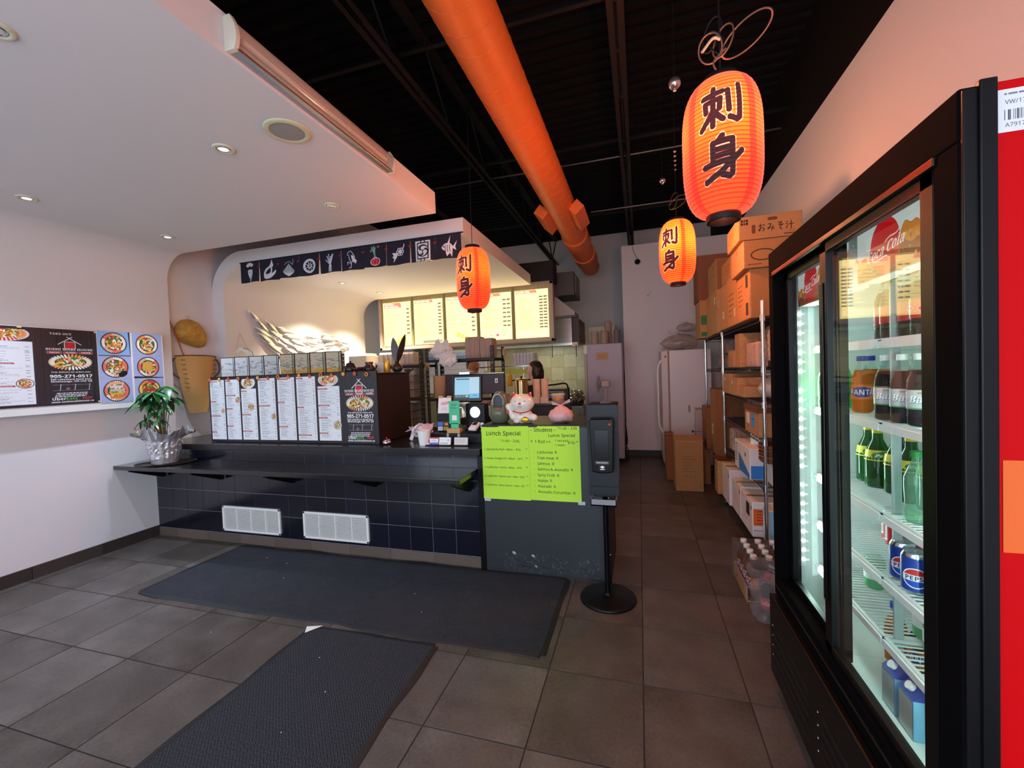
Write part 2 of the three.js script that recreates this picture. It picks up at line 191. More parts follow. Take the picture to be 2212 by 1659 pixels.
// tile skirting on the left wall
{ const b = struct('baseboard_left', bx(XL, XL + 0.006, 0, 0.098, -3.02, FRONT), grout, 'dark brown tile skirting along the left wall', 'baseboard'); const bm = [mat('#3a302c', 0.5), mat('#423733', 0.5)]; for (let k = 0; k < 10; k++) { const z1 = -3.02 + k * 0.47; obj('skirting_tile', bx(XL + 0.004, XL + 0.014, 0, 0.1, z1 + 0.002, Math.min(FRONT, z1 + 0.468)), bm[k % 2], b); } }
// white display panel on the left wall
struct('trim_1', bx(XL, XL + 0.1, 1.3, 1.995, -3.09, FRONT - 0.4, 0.004), M.white, 'white boxed panel carrying the menu posters', 'panel');
// roof joists
function joist(x, y0, label) { const t = placed('roof_joist', label, 'joist', [x, y0, -4], 'black steel roof joists'); const z0 = -9.35, z1 = FRONT - 0.02; for (const s of [-1, 1]) obj('bottom_chord', [bx(x + s * 0.012, x + s * 0.055, y0, y0 + 0.006, z0, z1), bx(x + s * 0.012, x + s * 0.018, y0, y0 + 0.05, z0, z1)], M.steelDark, t); obj('top_chord', bx(x - 0.05, x + 0.05, DECK - 0.03, DECK, z0, z1), M.steelDark, t); const w = []; for (let z = z0, k = 0; z < z1 - 0.5; z += 0.5, k++) w.push(bar([x, k % 2 ? y0 + 0.02 : DECK - 0.02, z], [x, k % 2 ? DECK - 0.02 : y0 + 0.02, z + 0.5], 0.011, 6)); obj('web', w, M.steelDark, t); for (let z = -8.5; z < 1; z += 1.3) obj('spacer', bx(x - 0.03, x + 0.03, y0 + 0.006, y0 + 0.02, z, z + 0.04), M.steelDark, t); }
joist(-0.085, 3.8, 'black steel roof joist running between duct and red lanterns'); joist(-1.675, 3.8, 'black steel roof joist left of the orange duct'); joist(-3.265, 3.8, 'black steel roof joist above the white dropped ceiling');
for (const [z, y, l] of [[-2.94, 3.9, 'between the two aisle lanterns'], [-4.76, 3.9, 'over the duct registers'], [-6.9, 3.9, 'over the kitchen exhaust']]) { const o = obj('bridging_bar', [bx(XLB, XR, y, y + 0.04, z, z + 0.005), bx(XLB, XR, y, y + 0.005, z, z + 0.04)], M.steelDark); tag(o, 'thin black steel bridging bar crossing the roof joists ' + l, 'bar', 'crosswise bridging bars under the deck'); }
tag(obj('conduit', [bar([XLB, 3.86, -5.0], [XR, 3.86, -5.0], 0.012), bar([-0.6, 3.72, -6.2], [0.9, 3.72, -6.2], 0.014)], mat('#6a6462', 0.35, { metalness: 0.8 })), 'thin grey conduit pipes crossing below the roof joists', 'conduit');
// orange spiral duct
{ const x = -0.83, y = 3.42, r = 0.165, t = placed('spiral_duct', 'orange painted round spiral air duct running the length of the shop', 'duct', [x, y, -4]); const g = new THREE.CylinderGeometry(r, r, 9.8, 40); g.rotateX(Math.PI / 2); g.translate(x, y, FRONT - 0.1 - 4.9); obj('pipe', g, M.orange, t);
  const pts = []; const turns = 62; for (let i = 0; i <= turns * 18; i++) { const a = i / 18 * Math.PI * 2; pts.push(new THREE.Vector3(x + Math.cos(a) * r, y + Math.sin(a) * r, FRONT - 0.15 - i / (turns * 18) * 9.6)); } obj('spiral_seam', new THREE.TubeGeometry(new THREE.CatmullRomCurve3(pts), turns * 18, 0.0035, 4), M.orange, t);
  for (const z of [-6.35, -7.4]) { const c = new THREE.CylinderGeometry(r + 0.022, r + 0.022, 0.5, 36); c.rotateX(Math.PI / 2); c.translate(x, y, z); obj('collar', c, M.orange, t); }
  for (const s of [-1, 1]) { const g2 = bx(-0.06, 0.06, -0.07, 0.07, -0.3, 0.3, 0.006); g2.rotateZ(-s * 0.85); g2.translate(x + s * 0.2, y - 0.1, -5.15); const reg = obj('register', g2, M.orange, t); const l = []; for (let k = 0; k < 7; k++) { const q = bx(-0.004, 0.004, -0.055, 0.055, -0.27 + k * 0.08, -0.25 + k * 0.08); q.rotateZ(-s * 0.85); q.translate(x + s * 0.24, y - 0.135, -5.15); l.push(q); } obj('louvre', l, mat('#a83c10', 0.5), reg); }
}
// ---------------------------------------------------------------- lamps in the dropped ceilings
const ledGlow = std({ color: '#ffffff', emissive: new THREE.Color().setRGB(0.93, 0.97, 1), emissiveIntensity: 6, roughness: 0.4 }); const warmGlow = std({ color: '#ffffff', emissive: new THREE.Color().setRGB(1, 0.92, 0.75), emissiveIntensity: 7, roughness: 0.4 }); const offLamp = mat('#d8d4c8', 0.3);
function downlight(x, y, z, label, lit, warm, power, group) {
  const t = thing('downlight', label, 'ceiling light', [x, y, z], 0, group);
  obj('trim_ring', lathe([[0.036, -0.003], [0.04, -0.009], [0.052, -0.009], [0.056, -0.004], [0.056, 0]], 36), mat('#d6d2b6', 0.4), t); obj('gimbal', lathe([[0.024, -0.004], [0.027, -0.008], [0.034, -0.007], [0.036, -0.001]], 30), M.silver, t);
  obj('lamp_face', cyl(0.024, 0.024, 0.004, 0, -0.006, 0, 24), lit ? (warm ? warmGlow : ledGlow) : offLamp, t);
  if (lit) { const l = new THREE.SpotLight(new THREE.Color().setRGB(...(warm ? [1, 0.88, 0.68] : [0.76, 0.9, 1.18])), power, 0, warm ? 0.95 : 0.7, 0.9, 2); l.position.set(x, y - 0.02, z); l.target.position.set(x, 0, z); l.castShadow = true; l.shadow.radius = 1.2; scene.add(l, l.target); }
}
for (const [x, z, lit, l] of [[-2.23, -1.0, 0, 'unlit round ceiling lamp nearest the shop window side'], [-2.23, -1.9, 1, 'glowing round ceiling lamp beside the ceiling speaker'], [-2.23, -2.79, 0, 'unlit round ceiling lamp near the corner of the dropped ceiling'], [-4.03, -1.91, 1, 'glowing round ceiling lamp above the take out menu poster'], [-4.03, -2.83, 1, 'glowing round ceiling lamp above the platter photo prints']]) downlight(x, 2.83, z, l, lit, false, 8, 'lamps in the dropped ceiling');
for (const [x, z, lit, l] of [[-3.94, -5.07, 1, 'warm lamp in the arch ceiling above the fish sculpture'], [-3.9, -5.91, 1, 'warm lamp in the arch ceiling nearest the lit menu board'], [-2.3, -4.5, 0, 'unlit lamp in the arch ceiling behind the small lantern']]) downlight(x, 2.83, z, l, lit, true, 44, 'lamps in the arch ceiling');
{ const t = thing('ceiling_speaker', 'round cream ceiling speaker with grey mesh grille', 'speaker', [-1.765, 2.83, -1.885]); obj('rim', lathe([[0.085, -0.004], [0.09, -0.01], [0.11, -0.009], [0.115, 0]], 40), mat('#d5d0a6', 0.5), t); obj('grille', lathe([[0.0001, -0.011], [0.05, -0.01], [0.088, -0.006]], 40), std({ color: '#9a9a98', roughness: 0.7, bumpMap: grain(128, 128, (u, v, i, j) => ((i % 4 < 2) ^ (j % 4 < 2) ? 40 : 220), false), bumpScale: 0.001 }), t); }
{ const z0 = -2.53, z1 = -1.38, x = -1.574, t = placed('wall_light', 'long clear half round wall light on the edge of the dropped ceiling', 'wall light', [x, 2.9, -1.95]); obj('back_plate', bx(x, x + 0.012, 2.855, 2.975, z0, z1, 0.003), M.cream, t); obj('bottom_rail', bx(x, x + 0.05, 2.846, 2.858, z0, z1, 0.003), M.steel, t);
  const arc = new THREE.CylinderGeometry(0.075, 0.075, z1 - z0 - 0.02, 24, 1, true, 0.15, Math.PI - 0.3); arc.rotateX(Math.PI / 2); arc.scale(0.75, 0.8, 1); arc.translate(x + 0.005, 2.915, (z0 + z1) / 2); obj('diffuser', arc, std({ color: '#f3e6df', roughness: 0.12, transmission: 0.8, thickness: 0, side: THREE.DoubleSide }), t);
  const tubeG = new THREE.CylinderGeometry(0.013, 0.013, z1 - z0 - 0.1, 16); tubeG.rotateX(Math.PI / 2); tubeG.translate(x + 0.03, 2.915, (z0 + z1) / 2); obj('fluorescent_tube', tubeG, M.white, t);
  for (const z of [z0 - 0.01, z1 - 0.01]) { const s = new THREE.Shape(); s.moveTo(0, -0.068); s.lineTo(0.045, -0.068); s.quadraticCurveTo(0.078, 0, 0.03, 0.068); s.lineTo(0, 0.068); const g = new THREE.ExtrudeGeometry(s, { depth: 0.016, bevelEnabled: true, bevelSize: 0.003, bevelThickness: 0.003, bevelSegments: 2 }); g.translate(x, 2.914, z); obj('end_cap', g, M.cream, t); } }

// ---------------------------------------------------------------- red paper lanterns
const lanternTex = canvas(1024, 512, (g, w, h) => { g.fillStyle = '#ff4a16'; g.fillRect(0, 0, w, h); for (const u of [0, 256, 512, 768]) { g.fillStyle = '#ee2c12'; g.fillRect(u + 108, 0, 40, h); } for (const cx of [256, 768]) { g.fillStyle = '#ff5012'; g.fillRect(cx - 112, 0, 224, h); g.strokeStyle = '#f6a5a5'; strokes(g, SASHI, cx - 82, 82, 165, 148, 29); strokes(g, MI, cx - 78, 262, 160, 158, 29); g.strokeStyle = '#12040a'; strokes(g, SASHI, cx - 82, 82, 165, 148, 22); strokes(g, MI, cx - 78, 262, 160, 158, 22); } });
{ const prof = []; const H = 0.455, n = 34; for (let i = 0; i <= n * 4; i++) { const t = i / (n * 4), y = -H / 2 + t * H, a = Math.abs(2 * t - 1); const r = 0.052 + 0.075 * Math.pow(Math.max(0, 1 - Math.pow(a, 3.4)), 0.5) + 0.0022 * Math.abs(Math.sin(t * n * Math.PI)); prof.push([r, y]); }
  const skin = std({ map: lanternTex, roughness: 0.99, transmission: 0.72, thickness: 0, side: THREE.DoubleSide, emissive: new THREE.Color().setRGB(1, 0.1, 0.03), emissiveMap: lanternTex, emissiveIntensity: 0.05 });
  const ribs = []; for (let i = 1; i < n; i++) { const t = i / n, a = Math.abs(2 * t - 1), r = 0.0515 + 0.075 * Math.pow(Math.max(0, 1 - Math.pow(a, 3.4)), 0.5); const tg2 = new THREE.TorusGeometry(r, 0.0011, 4, 40); tg2.rotateX(Math.PI / 2); tg2.translate(0, -H / 2 + t * H, 0); ribs.push(tg2); }
  const ribG = mergeGeometries(ribs), skinG = lathe(prof, 56), ribM = mat('#a8281a', 0.6);
  const bulbM = std({ color: '#fff', emissive: new THREE.Color().setRGB(1, 0.62, 0.2), emissiveIntensity: 10 });
  for (const [x, y, z, turn, label, pw] of [[0.3, 2.252, -1.68, -1.745, 'large red paper lantern with black characters hanging over the fridge aisle nearest the street', 1.1], [0.297, 2.35, -3.45, -2.11, 'glowing orange red paper lantern hanging beside the stacked cartons', 2.5], [-1.19, 2.215, -3.05, -1.78, 'orange paper lantern hanging in front of the blue noren curtain end', 1.1]]) {
    const t = thing('paper_lantern', label, 'lantern', [x, y, z], turn, 'red paper lanterns');
    const sk = obj('paper_skin', skinG, skin, t); obj('bamboo_ribs', ribG, ribM, sk);
    for (const s of [-1, 1]) obj('rim', lathe([[0.05, -0.014], [0.055, -0.014], [0.057, 0], [0.055, 0.014], [0.047, 0.014], [0.047, -0.014]], 36).translate(0, s * 0.236, 0), M.black, t);
    obj('bulb', lathe([[0.001, -0.03], [0.018, -0.024], [0.024, -0.006], [0.02, 0.014], [0.011, 0.03], [0.011, 0.05], [0.001, 0.052]], 20).translate(0, 0.07, 0), bulbM, t); obj('socket', cyl(0.014, 0.014, 0.05, 0, 0.115, 0, 16), M.black, t); obj('cord', bar([0, 0.15, 0], [0, DECK - y - 0.02, 0], 0.0025, 6), M.black, t);
    const l = new THREE.PointLight(new THREE.Color().setRGB(1, 0.36, 0.15), pw * 1.15, 0, 2); l.position.set(x, y + 0.07, z); l.castShadow = true; l.shadow.radius = 2; scene.add(l);
  }
  // slack cable above the big lantern
  const x = 0.3, y = 2.6, z = -1.68, t = placed('cable_coil', 'tangled loops of lamp cable knotted above the big lantern', 'cable', [x, y, z]); const cm = mat('#6b4a3a', 0.5); const ring = (cx, cy, cz, rx, ry, tilt, k) => { const p = []; for (let i = 0; i < 14; i++) { const a = i / 14 * Math.PI * 2; p.push([cx + Math.cos(a) * rx, cy + Math.sin(a) * ry + Math.cos(a) * tilt, cz + Math.sin(a + k) * rx * 0.6]); } return tube(p, 0.003, 60, 6, true); };
  obj('loop', ring(x + 0.085, y + 0.03, z, 0.075, 0.03, 0.03, 0.4), cm, t); obj('loop', ring(x - 0.03, y + 0.01, z, 0.035, 0.045, -0.01, 1), cm, t); obj('loop', ring(x + 0.01, y + 0.02, z + 0.01, 0.03, 0.05, 0.02, 2), cm, t); obj('loop', ring(x - 0.005, y + 0.04, z - 0.02, 0.03, 0.05, -0.02, 3), M.black, t); obj('loop', ring(x - 0.02, y + 0.07, z - 0.02, 0.028, 0.05, 0.02, 1.5), M.black, t); obj('plug_lead', tube([[x - 0.06, y - 0.01, z + 0.02], [x - 0.02, y + 0.03, z + 0.02], [x + 0.0, y + 0.02, z + 0.02]], 0.005), mat('#caa58c', 0.4), t); obj('lead', tube([[x + 0.02, y, z], [x - 0.02, y - 0.04, z], [x, y - 0.09, z]], 0.003), cm, t);
  const t2 = placed('cable_coil', 'small wire tangle knotted above the lantern beside the cartons', 'cable', [0.297, 2.7, -3.45]); obj('loop', ring(0.31, 2.72, -3.45, 0.06, 0.03, 0.02, 0.6), M.black, t2); obj('loop', ring(0.28, 2.73, -3.45, 0.03, 0.05, 0.03, 1.6), M.steelDark, t2);
}
for (const [x, y, z, r, l] of [[0.197, 2.832, -2.2, 0.028, 'silver bauble hanging near the big lantern'], [0.191, 2.793, -3.2, 0.02, 'smaller silver bauble hanging above the far lantern']]) { const t = thing('hanging_bauble', l, 'ornament', [x, y, z]); obj('ball', sphere(r, 0, 0, 0, 1, 1, 1, 24), mat('#b7aeb2', 0.25, { metalness: 0.9 }), t); obj('cap', cyl(r * 0.25, r * 0.2, r * 0.4, 0, -r * 1.25, 0, 12), M.silver, t); obj('string', bar([0, r, 0], [0, DECK - y - 0.03, 0], 0.0012, 5), M.black, t); }
{ const t = thing('crystal_string', 'short string of clear crystals hanging behind the big lantern', 'ornament', [0.25, 2.84, -2.9]); for (let k = 0; k < 5; k++) obj('crystal', new THREE.OctahedronGeometry(0.011 - k * 0.0006).translate(0, -k * 0.028, 0), M.silver, t); obj('string', bar([0, -0.12, 0], [0, 1.47, 0], 0.001, 5), M.black, t); }

// ---------------------------------------------------------------- indigo noren along the arch
{ const W = 2.7, n = 9, pw = W / n, x0 = -4.283, yT = 2.845, Hn = 0.235;
  const motif = [
    (g) => { g.lineWidth = 5; for (let k = 0; k < 5; k++) { const a = -2.6 + k * 0.5; g.beginPath(); g.ellipse(64 + Math.cos(a) * 26, 48 + Math.sin(a) * 26, 15, 10, a, 0, 7); g.fill(); } g.beginPath(); g.moveTo(42, 74); g.quadraticCurveTo(64, 58, 92, 72); g.quadraticCurveTo(98, 118, 72, 170); g.quadraticCurveTo(62, 178, 70, 150); g.quadraticCurveTo(40, 118, 42, 74); g.fill(); g.strokeStyle = '#1d1c2e'; g.lineWidth = 3; g.beginPath(); g.moveTo(52, 92); g.lineTo(74, 90); g.moveTo(78, 110); g.quadraticCurveTo(74, 140, 80, 150); g.stroke(); },
    (g) => { g.beginPath(); g.moveTo(88, 10); g.lineTo(94, 10); g.lineTo(98, 34); g.quadraticCurveTo(112, 54, 96, 70); g.quadraticCurveTo(50, 78, 36, 118); g.quadraticCurveTo(60, 132, 84, 108); g.lineTo(84, 72); g.lineTo(96, 74); g.quadraticCurveTo(96, 108, 92, 120); g.quadraticCurveTo(112, 108, 124, 90); g.quadraticCurveTo(132, 106, 118, 124); g.quadraticCurveTo(92, 158, 66, 162); g.quadraticCurveTo(16, 168, 14, 130); g.quadraticCurveTo(16, 80, 66, 62); g.quadraticCurveTo(82, 44, 88, 10); g.fill(); },
    (g) => { g.lineWidth = 5; for (let k = -5; k <= 5; k++) { g.beginPath(); g.moveTo(62, 160); g.quadraticCurveTo(62 + k * 10, 150 - Math.abs(k) * 4, 62 + k * 8.5, 60 + Math.abs(k) * 11); g.stroke(); } g.lineWidth = 3; g.beginPath(); g.moveTo(28, 66); g.quadraticCurveTo(66, 20, 92, 70); g.quadraticCurveTo(100, 60, 102, 28); g.stroke(); },
    (g) => { g.beginPath(); g.arc(64, 98, 56, 0, 7); g.fill(); g.fillStyle = '#1d1c2e'; for (let k = 0; k < 8; k++) { g.save(); g.translate(64, 98); g.rotate(k * Math.PI / 4); g.beginPath(); g.moveTo(0, -16); g.bezierCurveTo(-18, -34, -12, -44, 0, -36); g.bezierCurveTo(12, -44, 18, -34, 0, -16); g.fill(); g.restore(); } g.lineWidth = 3; g.strokeStyle = '#1d1c2e'; for (let k = -2; k <= 2; k++) { g.beginPath(); g.moveTo(54, 98 + k * 5); g.lineTo(74, 92 + k * 5); g.stroke(); } },
    (g) => { g.lineWidth = 13; g.beginPath(); g.moveTo(62, 168); g.lineTo(64, 110); g.lineTo(86, 30); g.stroke(); g.lineWidth = 7; for (const [a, b] of [[34, 40], [22, 70], [50, 26], [70, 44]]) { g.beginPath(); g.moveTo(62, 110); g.lineTo(a, b); g.stroke(); } g.lineWidth = 5; g.beginPath(); g.moveTo(50, 168); g.lineTo(54, 112); g.moveTo(76, 168); g.lineTo(72, 112); g.stroke(); },
    (g) => { g.lineWidth = 5; g.beginPath(); g.moveTo(40, 58); g.quadraticCurveTo(18, 60, 32, 36); g.quadraticCurveTo(54, 18, 66, 44); g.quadraticCurveTo(80, 62, 86, 84); g.moveTo(38, 64); g.quadraticCurveTo(42, 94, 60, 116); g.lineTo(58, 156); g.lineTo(40, 158); g.moveTo(58, 124); g.lineTo(30, 110); g.lineTo(32, 132); g.stroke(); g.beginPath(); g.moveTo(56, 60); g.quadraticCurveTo(76, 58, 80, 84); g.lineTo(100, 104); g.lineTo(92, 128); g.lineTo(76, 112); g.lineTo(62, 116); g.quadraticCurveTo(72, 100, 60, 84); g.fill(); },
    (g) => { g.strokeStyle = '#5fb49c'; g.lineWidth = 9; for (const [a, b] of [[36, 20], [54, 12], [66, 24], [48, 36]]) { g.beginPath(); g.moveTo(62, 94); g.quadraticCurveTo(56, 56, a, b); g.stroke(); } g.strokeStyle = '#e9e6ea'; g.lineWidth = 4; g.fillStyle = '#b3212c'; g.beginPath(); g.ellipse(64, 132, 34, 28, -0.3, 0, 7); g.fill(); g.stroke(); g.beginPath(); g.moveTo(58, 94); g.lineTo(52, 112); g.moveTo(66, 94); g.lineTo(74, 110); g.stroke(); g.strokeStyle = '#e0808a'; g.lineWidth = 3; g.strokeRect(84, 16, 12, 12); g.strokeRect(28, 42, 12, 14); g.beginPath(); g.ellipse(60, 136, 14, 20, 0, 0, 7); g.stroke(); },
    (g) => { g.lineWidth = 6; for (let k = 0; k < 6; k++) { const a = k * 1.05; g.beginPath(); g.arc(76 + Math.cos(a) * 20, 82 + Math.sin(a) * 20, 9, 0, 7); g.stroke(); } g.beginPath(); g.arc(76, 82, 10, 0, 7); g.fill(); g.beginPath(); g.moveTo(94, 66); g.lineTo(110, 22); g.lineTo(112, 40); g.lineTo(102, 64); g.fill(); g.beginPath(); g.moveTo(54, 92); g.quadraticCurveTo(34, 82, 12, 86); g.lineTo(24, 104); g.lineTo(12, 118); g.lineTo(26, 126); g.lineTo(20, 156); g.lineTo(36, 132); g.quadraticCurveTo(52, 120, 54, 92); g.fill(); },
    (g) => { g.fillRect(8, 24, 112, 148); g.fillStyle = '#1d1c2e'; g.fillRect(20, 36, 88, 124); g.fillStyle = '#dcdde2'; g.fillRect(28, 44, 72, 108); g.fillStyle = '#1d1c2e'; g.fillRect(46, 24, 8, 20); g.fillRect(74, 24, 8, 20); g.fillRect(46, 152, 8, 20); g.fillRect(74, 152, 8, 20); g.beginPath(); g.arc(64, 98, 46, 0, 7); g.fill(); g.fillStyle = '#dcdde2'; for (let k = 0; k < 3; k++) { g.save(); g.translate(64, 98); g.rotate(k * 2.094); g.beginPath(); g.arc(0, -20, 15, 0, 7); g.fill(); g.beginPath(); g.moveTo(-12, -26); g.quadraticCurveTo(26, -48, 40, -6); g.quadraticCurveTo(26, -28, 6, -12); g.fill(); g.restore(); } },
    (g) => { g.beginPath(); g.moveTo(18, 94); g.quadraticCurveTo(40, 60, 60, 66); g.lineTo(82, 10); g.lineTo(74, 66); g.quadraticCurveTo(92, 78, 96, 92); g.lineTo(126, 52); g.lineTo(112, 94); g.lineTo(118, 120); g.lineTo(94, 104); g.quadraticCurveTo(92, 140, 88, 166); g.lineTo(76, 136); g.lineTo(56, 160); g.lineTo(44, 120); g.quadraticCurveTo(24, 112, 18, 94); g.fill(); g.strokeStyle = '#1d1c2e'; g.lineWidth = 4; for (const a of [46, 60, 76]) { g.beginPath(); g.moveTo(a, 78); g.quadraticCurveTo(a - 6, 100, a + 2, 128); g.stroke(); } g.beginPath(); g.arc(34, 90, 4, 0, 7); g.stroke(); }];
  const cloth = placed('noren_curtain', 'indigo noren curtain strip with white printed plants, fish and crests hung along the arch', 'curtain', [-2.93, yT, S2]);
  const wv = grain(64, 64, (u, v, i, j) => (((i >> 1) ^ (j >> 1)) & 1 ? 150 : 100), false); wv.repeat.set(12, 12);
  const N10 = 10, pw10 = W / N10;
  const norenTex = canvas(2048, 448, (g, w, h) => { g.fillStyle = '#1d1c2e'; g.fillRect(0, 0, w, h); const cw = w / 5, sc = cw / 128 * 0.7; for (let i = 0; i < N10; i++) { const c = i % 5, r2 = (i / 5) | 0; g.save(); g.translate(c * cw + (cw - 128 * sc) / 2, r2 * h / 2 + 4); g.scale(sc, (h / 2) / 178); g.fillStyle = g.strokeStyle = '#dcdde2'; g.lineJoin = 'round'; motif[i](g); g.restore(); } });
  const cm = std({ map: norenTex, roughness: 0.9, side: THREE.DoubleSide });
  obj('hem_rod', bar([x0 - 0.01, yT - 0.006, S2 + 0.02], [x0 + W + 0.02, yT - 0.006, S2 + 0.02], 0.006, 8), M.black, cloth);
  for (let i = 0; i < N10; i++) { const g = new THREE.PlaneGeometry(pw10 - 0.003, Hn, 10, 8); const p = g.attributes.position, uv = g.attributes.uv; const c = i % 5, r2 = (i / 5) | 0; for (let k = 0; k < p.count; k++) { const fy = (p.getY(k) + Hn / 2) / Hn; p.setZ(k, S2 + 0.022 + (1 - fy) * 0.014 * Math.sin(p.getX(k) * 21 + i * 1.7) + (1 - fy) * 0.006); p.setX(k, p.getX(k) + x0 + (i + 0.5) * pw10); p.setY(k, p.getY(k) + yT - Hn / 2 - (i % 2) * 0.004 * (1 - fy)); uv.setXY(k, (c + uv.getX(k)) / 5, 1 - (r2 + 1 - uv.getY(k)) / 2); } g.computeVertexNormals(); obj('panel', g, cm, cloth);
    if (i) { const b = obj('bow', [sphere(0.008, x0 + i * pw10 - 0.011, yT - 0.07, S2 + 0.032, 1.4, 0.8, 0.5, 10), sphere(0.008, x0 + i * pw10 + 0.011, yT - 0.07, S2 + 0.032, 1.4, 0.8, 0.5, 10), bar([x0 + i * pw10, yT - 0.07, S2 + 0.032], [x0 + i * pw10 - 0.01, yT - 0.09, S2 + 0.032], 0.003, 5), bar([x0 + i * pw10, yT - 0.07, S2 + 0.032], [x0 + i * pw10 + 0.01, yT - 0.09, S2 + 0.032], 0.003, 5)], mat('#a3202a', 0.7), cloth); } }
}
// silver fish sculpture on the arch side wall
{ const t = thing('fish_sculpture', 'wall sculpture of a school of overlapping silver fish', 'sculpture', [-4.57, 2.0, -5.0]);
  const fg = (() => { const s = 14, rings = 18, pos = [], idx = []; for (let i = 0; i <= rings; i++) { const u = i / rings; let hgt = u < 0.82 ? Math.sin(Math.PI * Math.pow(u / 0.86, 0.75)) * 0.5 : 0.12 + (u - 0.82) * 2.0; hgt = Math.max(hgt, 0.03); const th = u < 0.85 ? Math.sin(Math.PI * Math.pow(u / 0.88, 0.7)) * 0.5 : 0.06; for (let k = 0; k < s; k++) { const a = k / s * Math.PI * 2; pos.push(Math.max(th, 0.03) * Math.cos(a) * 0.11, hgt * Math.sin(a) * 0.21 + (u > 0.82 ? 0.0 : 0), u - 0.5); } } for (let i = 0; i < rings; i++) for (let k = 0; k < s; k++) { const a = i * s + k, b = i * s + (k + 1) % s; idx.push(a, b, a + s, b, b + s, a + s); } for (const [o, f] of [[0, 1], [rings * s, 0]]) { const c = pos.length / 3; pos.push(0, 0, f ? -0.5 : 0.5); for (let k = 0; k < s; k++) f ? idx.push(o + k, c, o + (k + 1) % s) : idx.push(o + (k + 1) % s, c, o + k); } const g = new THREE.BufferGeometry(); g.setAttribute('position', new THREE.Float32BufferAttribute(pos, 3)); g.setIndex(idx); g.computeVertexNormals(); return g; })();
  const sm = mat('#e6e6ea', 0.28, { metalness: 0.8 });
  // head (z, y) to tail (z, y) measured on the wall
  const F = [[-4.09, 2.38, -4.33, 2.16], [-4.17, 2.28, -4.42, 2.08], [-4.31, 2.27, -4.56, 2.08], [-4.16, 2.17, -4.52, 2.02], [-4.48, 2.2, -4.86, 2.12], [-4.36, 2.14, -4.66, 2.02], [-4.2, 2.11, -4.55, 1.9], [-4.6, 2.11, -5.0, 2.05], [-4.5, 2.06, -4.85, 1.92], [-4.32, 2.0, -4.66, 1.8], [-4.98, 2.13, -5.3, 2.09], [-4.72, 2.04, -5.05, 1.95], [-4.98, 2.05, -5.35, 2.0], [-5.3, 2.16, -5.66, 2.16], [-5.3, 2.1, -5.72, 2.1], [-5.36, 2.0, -5.72, 2.07], [-5.66, 2.13, -5.92, 2.05], [-5.72, 2.08, -5.98, 2.05], [-4.62, 1.93, -4.98, 1.8], [-4.78, 1.95, -5.16, 1.82], [-4.98, 1.88, -5.34, 1.98], [-5.14, 1.86, -5.56, 1.95], [-5.4, 1.84, -5.76, 1.95], [-5.7, 1.96, -5.98, 2.04], [-5.2, 1.93, -5.5, 1.99]];
  F.forEach(([z0, y0, z1, y1], i) => { const L = Math.hypot(z1 - z0, y1 - y0), m = obj('fish', fg, sm, t); m.scale.set(L * 1.0, L, L); m.position.set(-4.555 + (i % 3) * 0.012 + 4.57, (y0 + y1) / 2 - 2.0, (z0 + z1) / 2 + 5.0); m.rotation.x = -Math.atan2(y1 - y0, z1 - z0); });
}
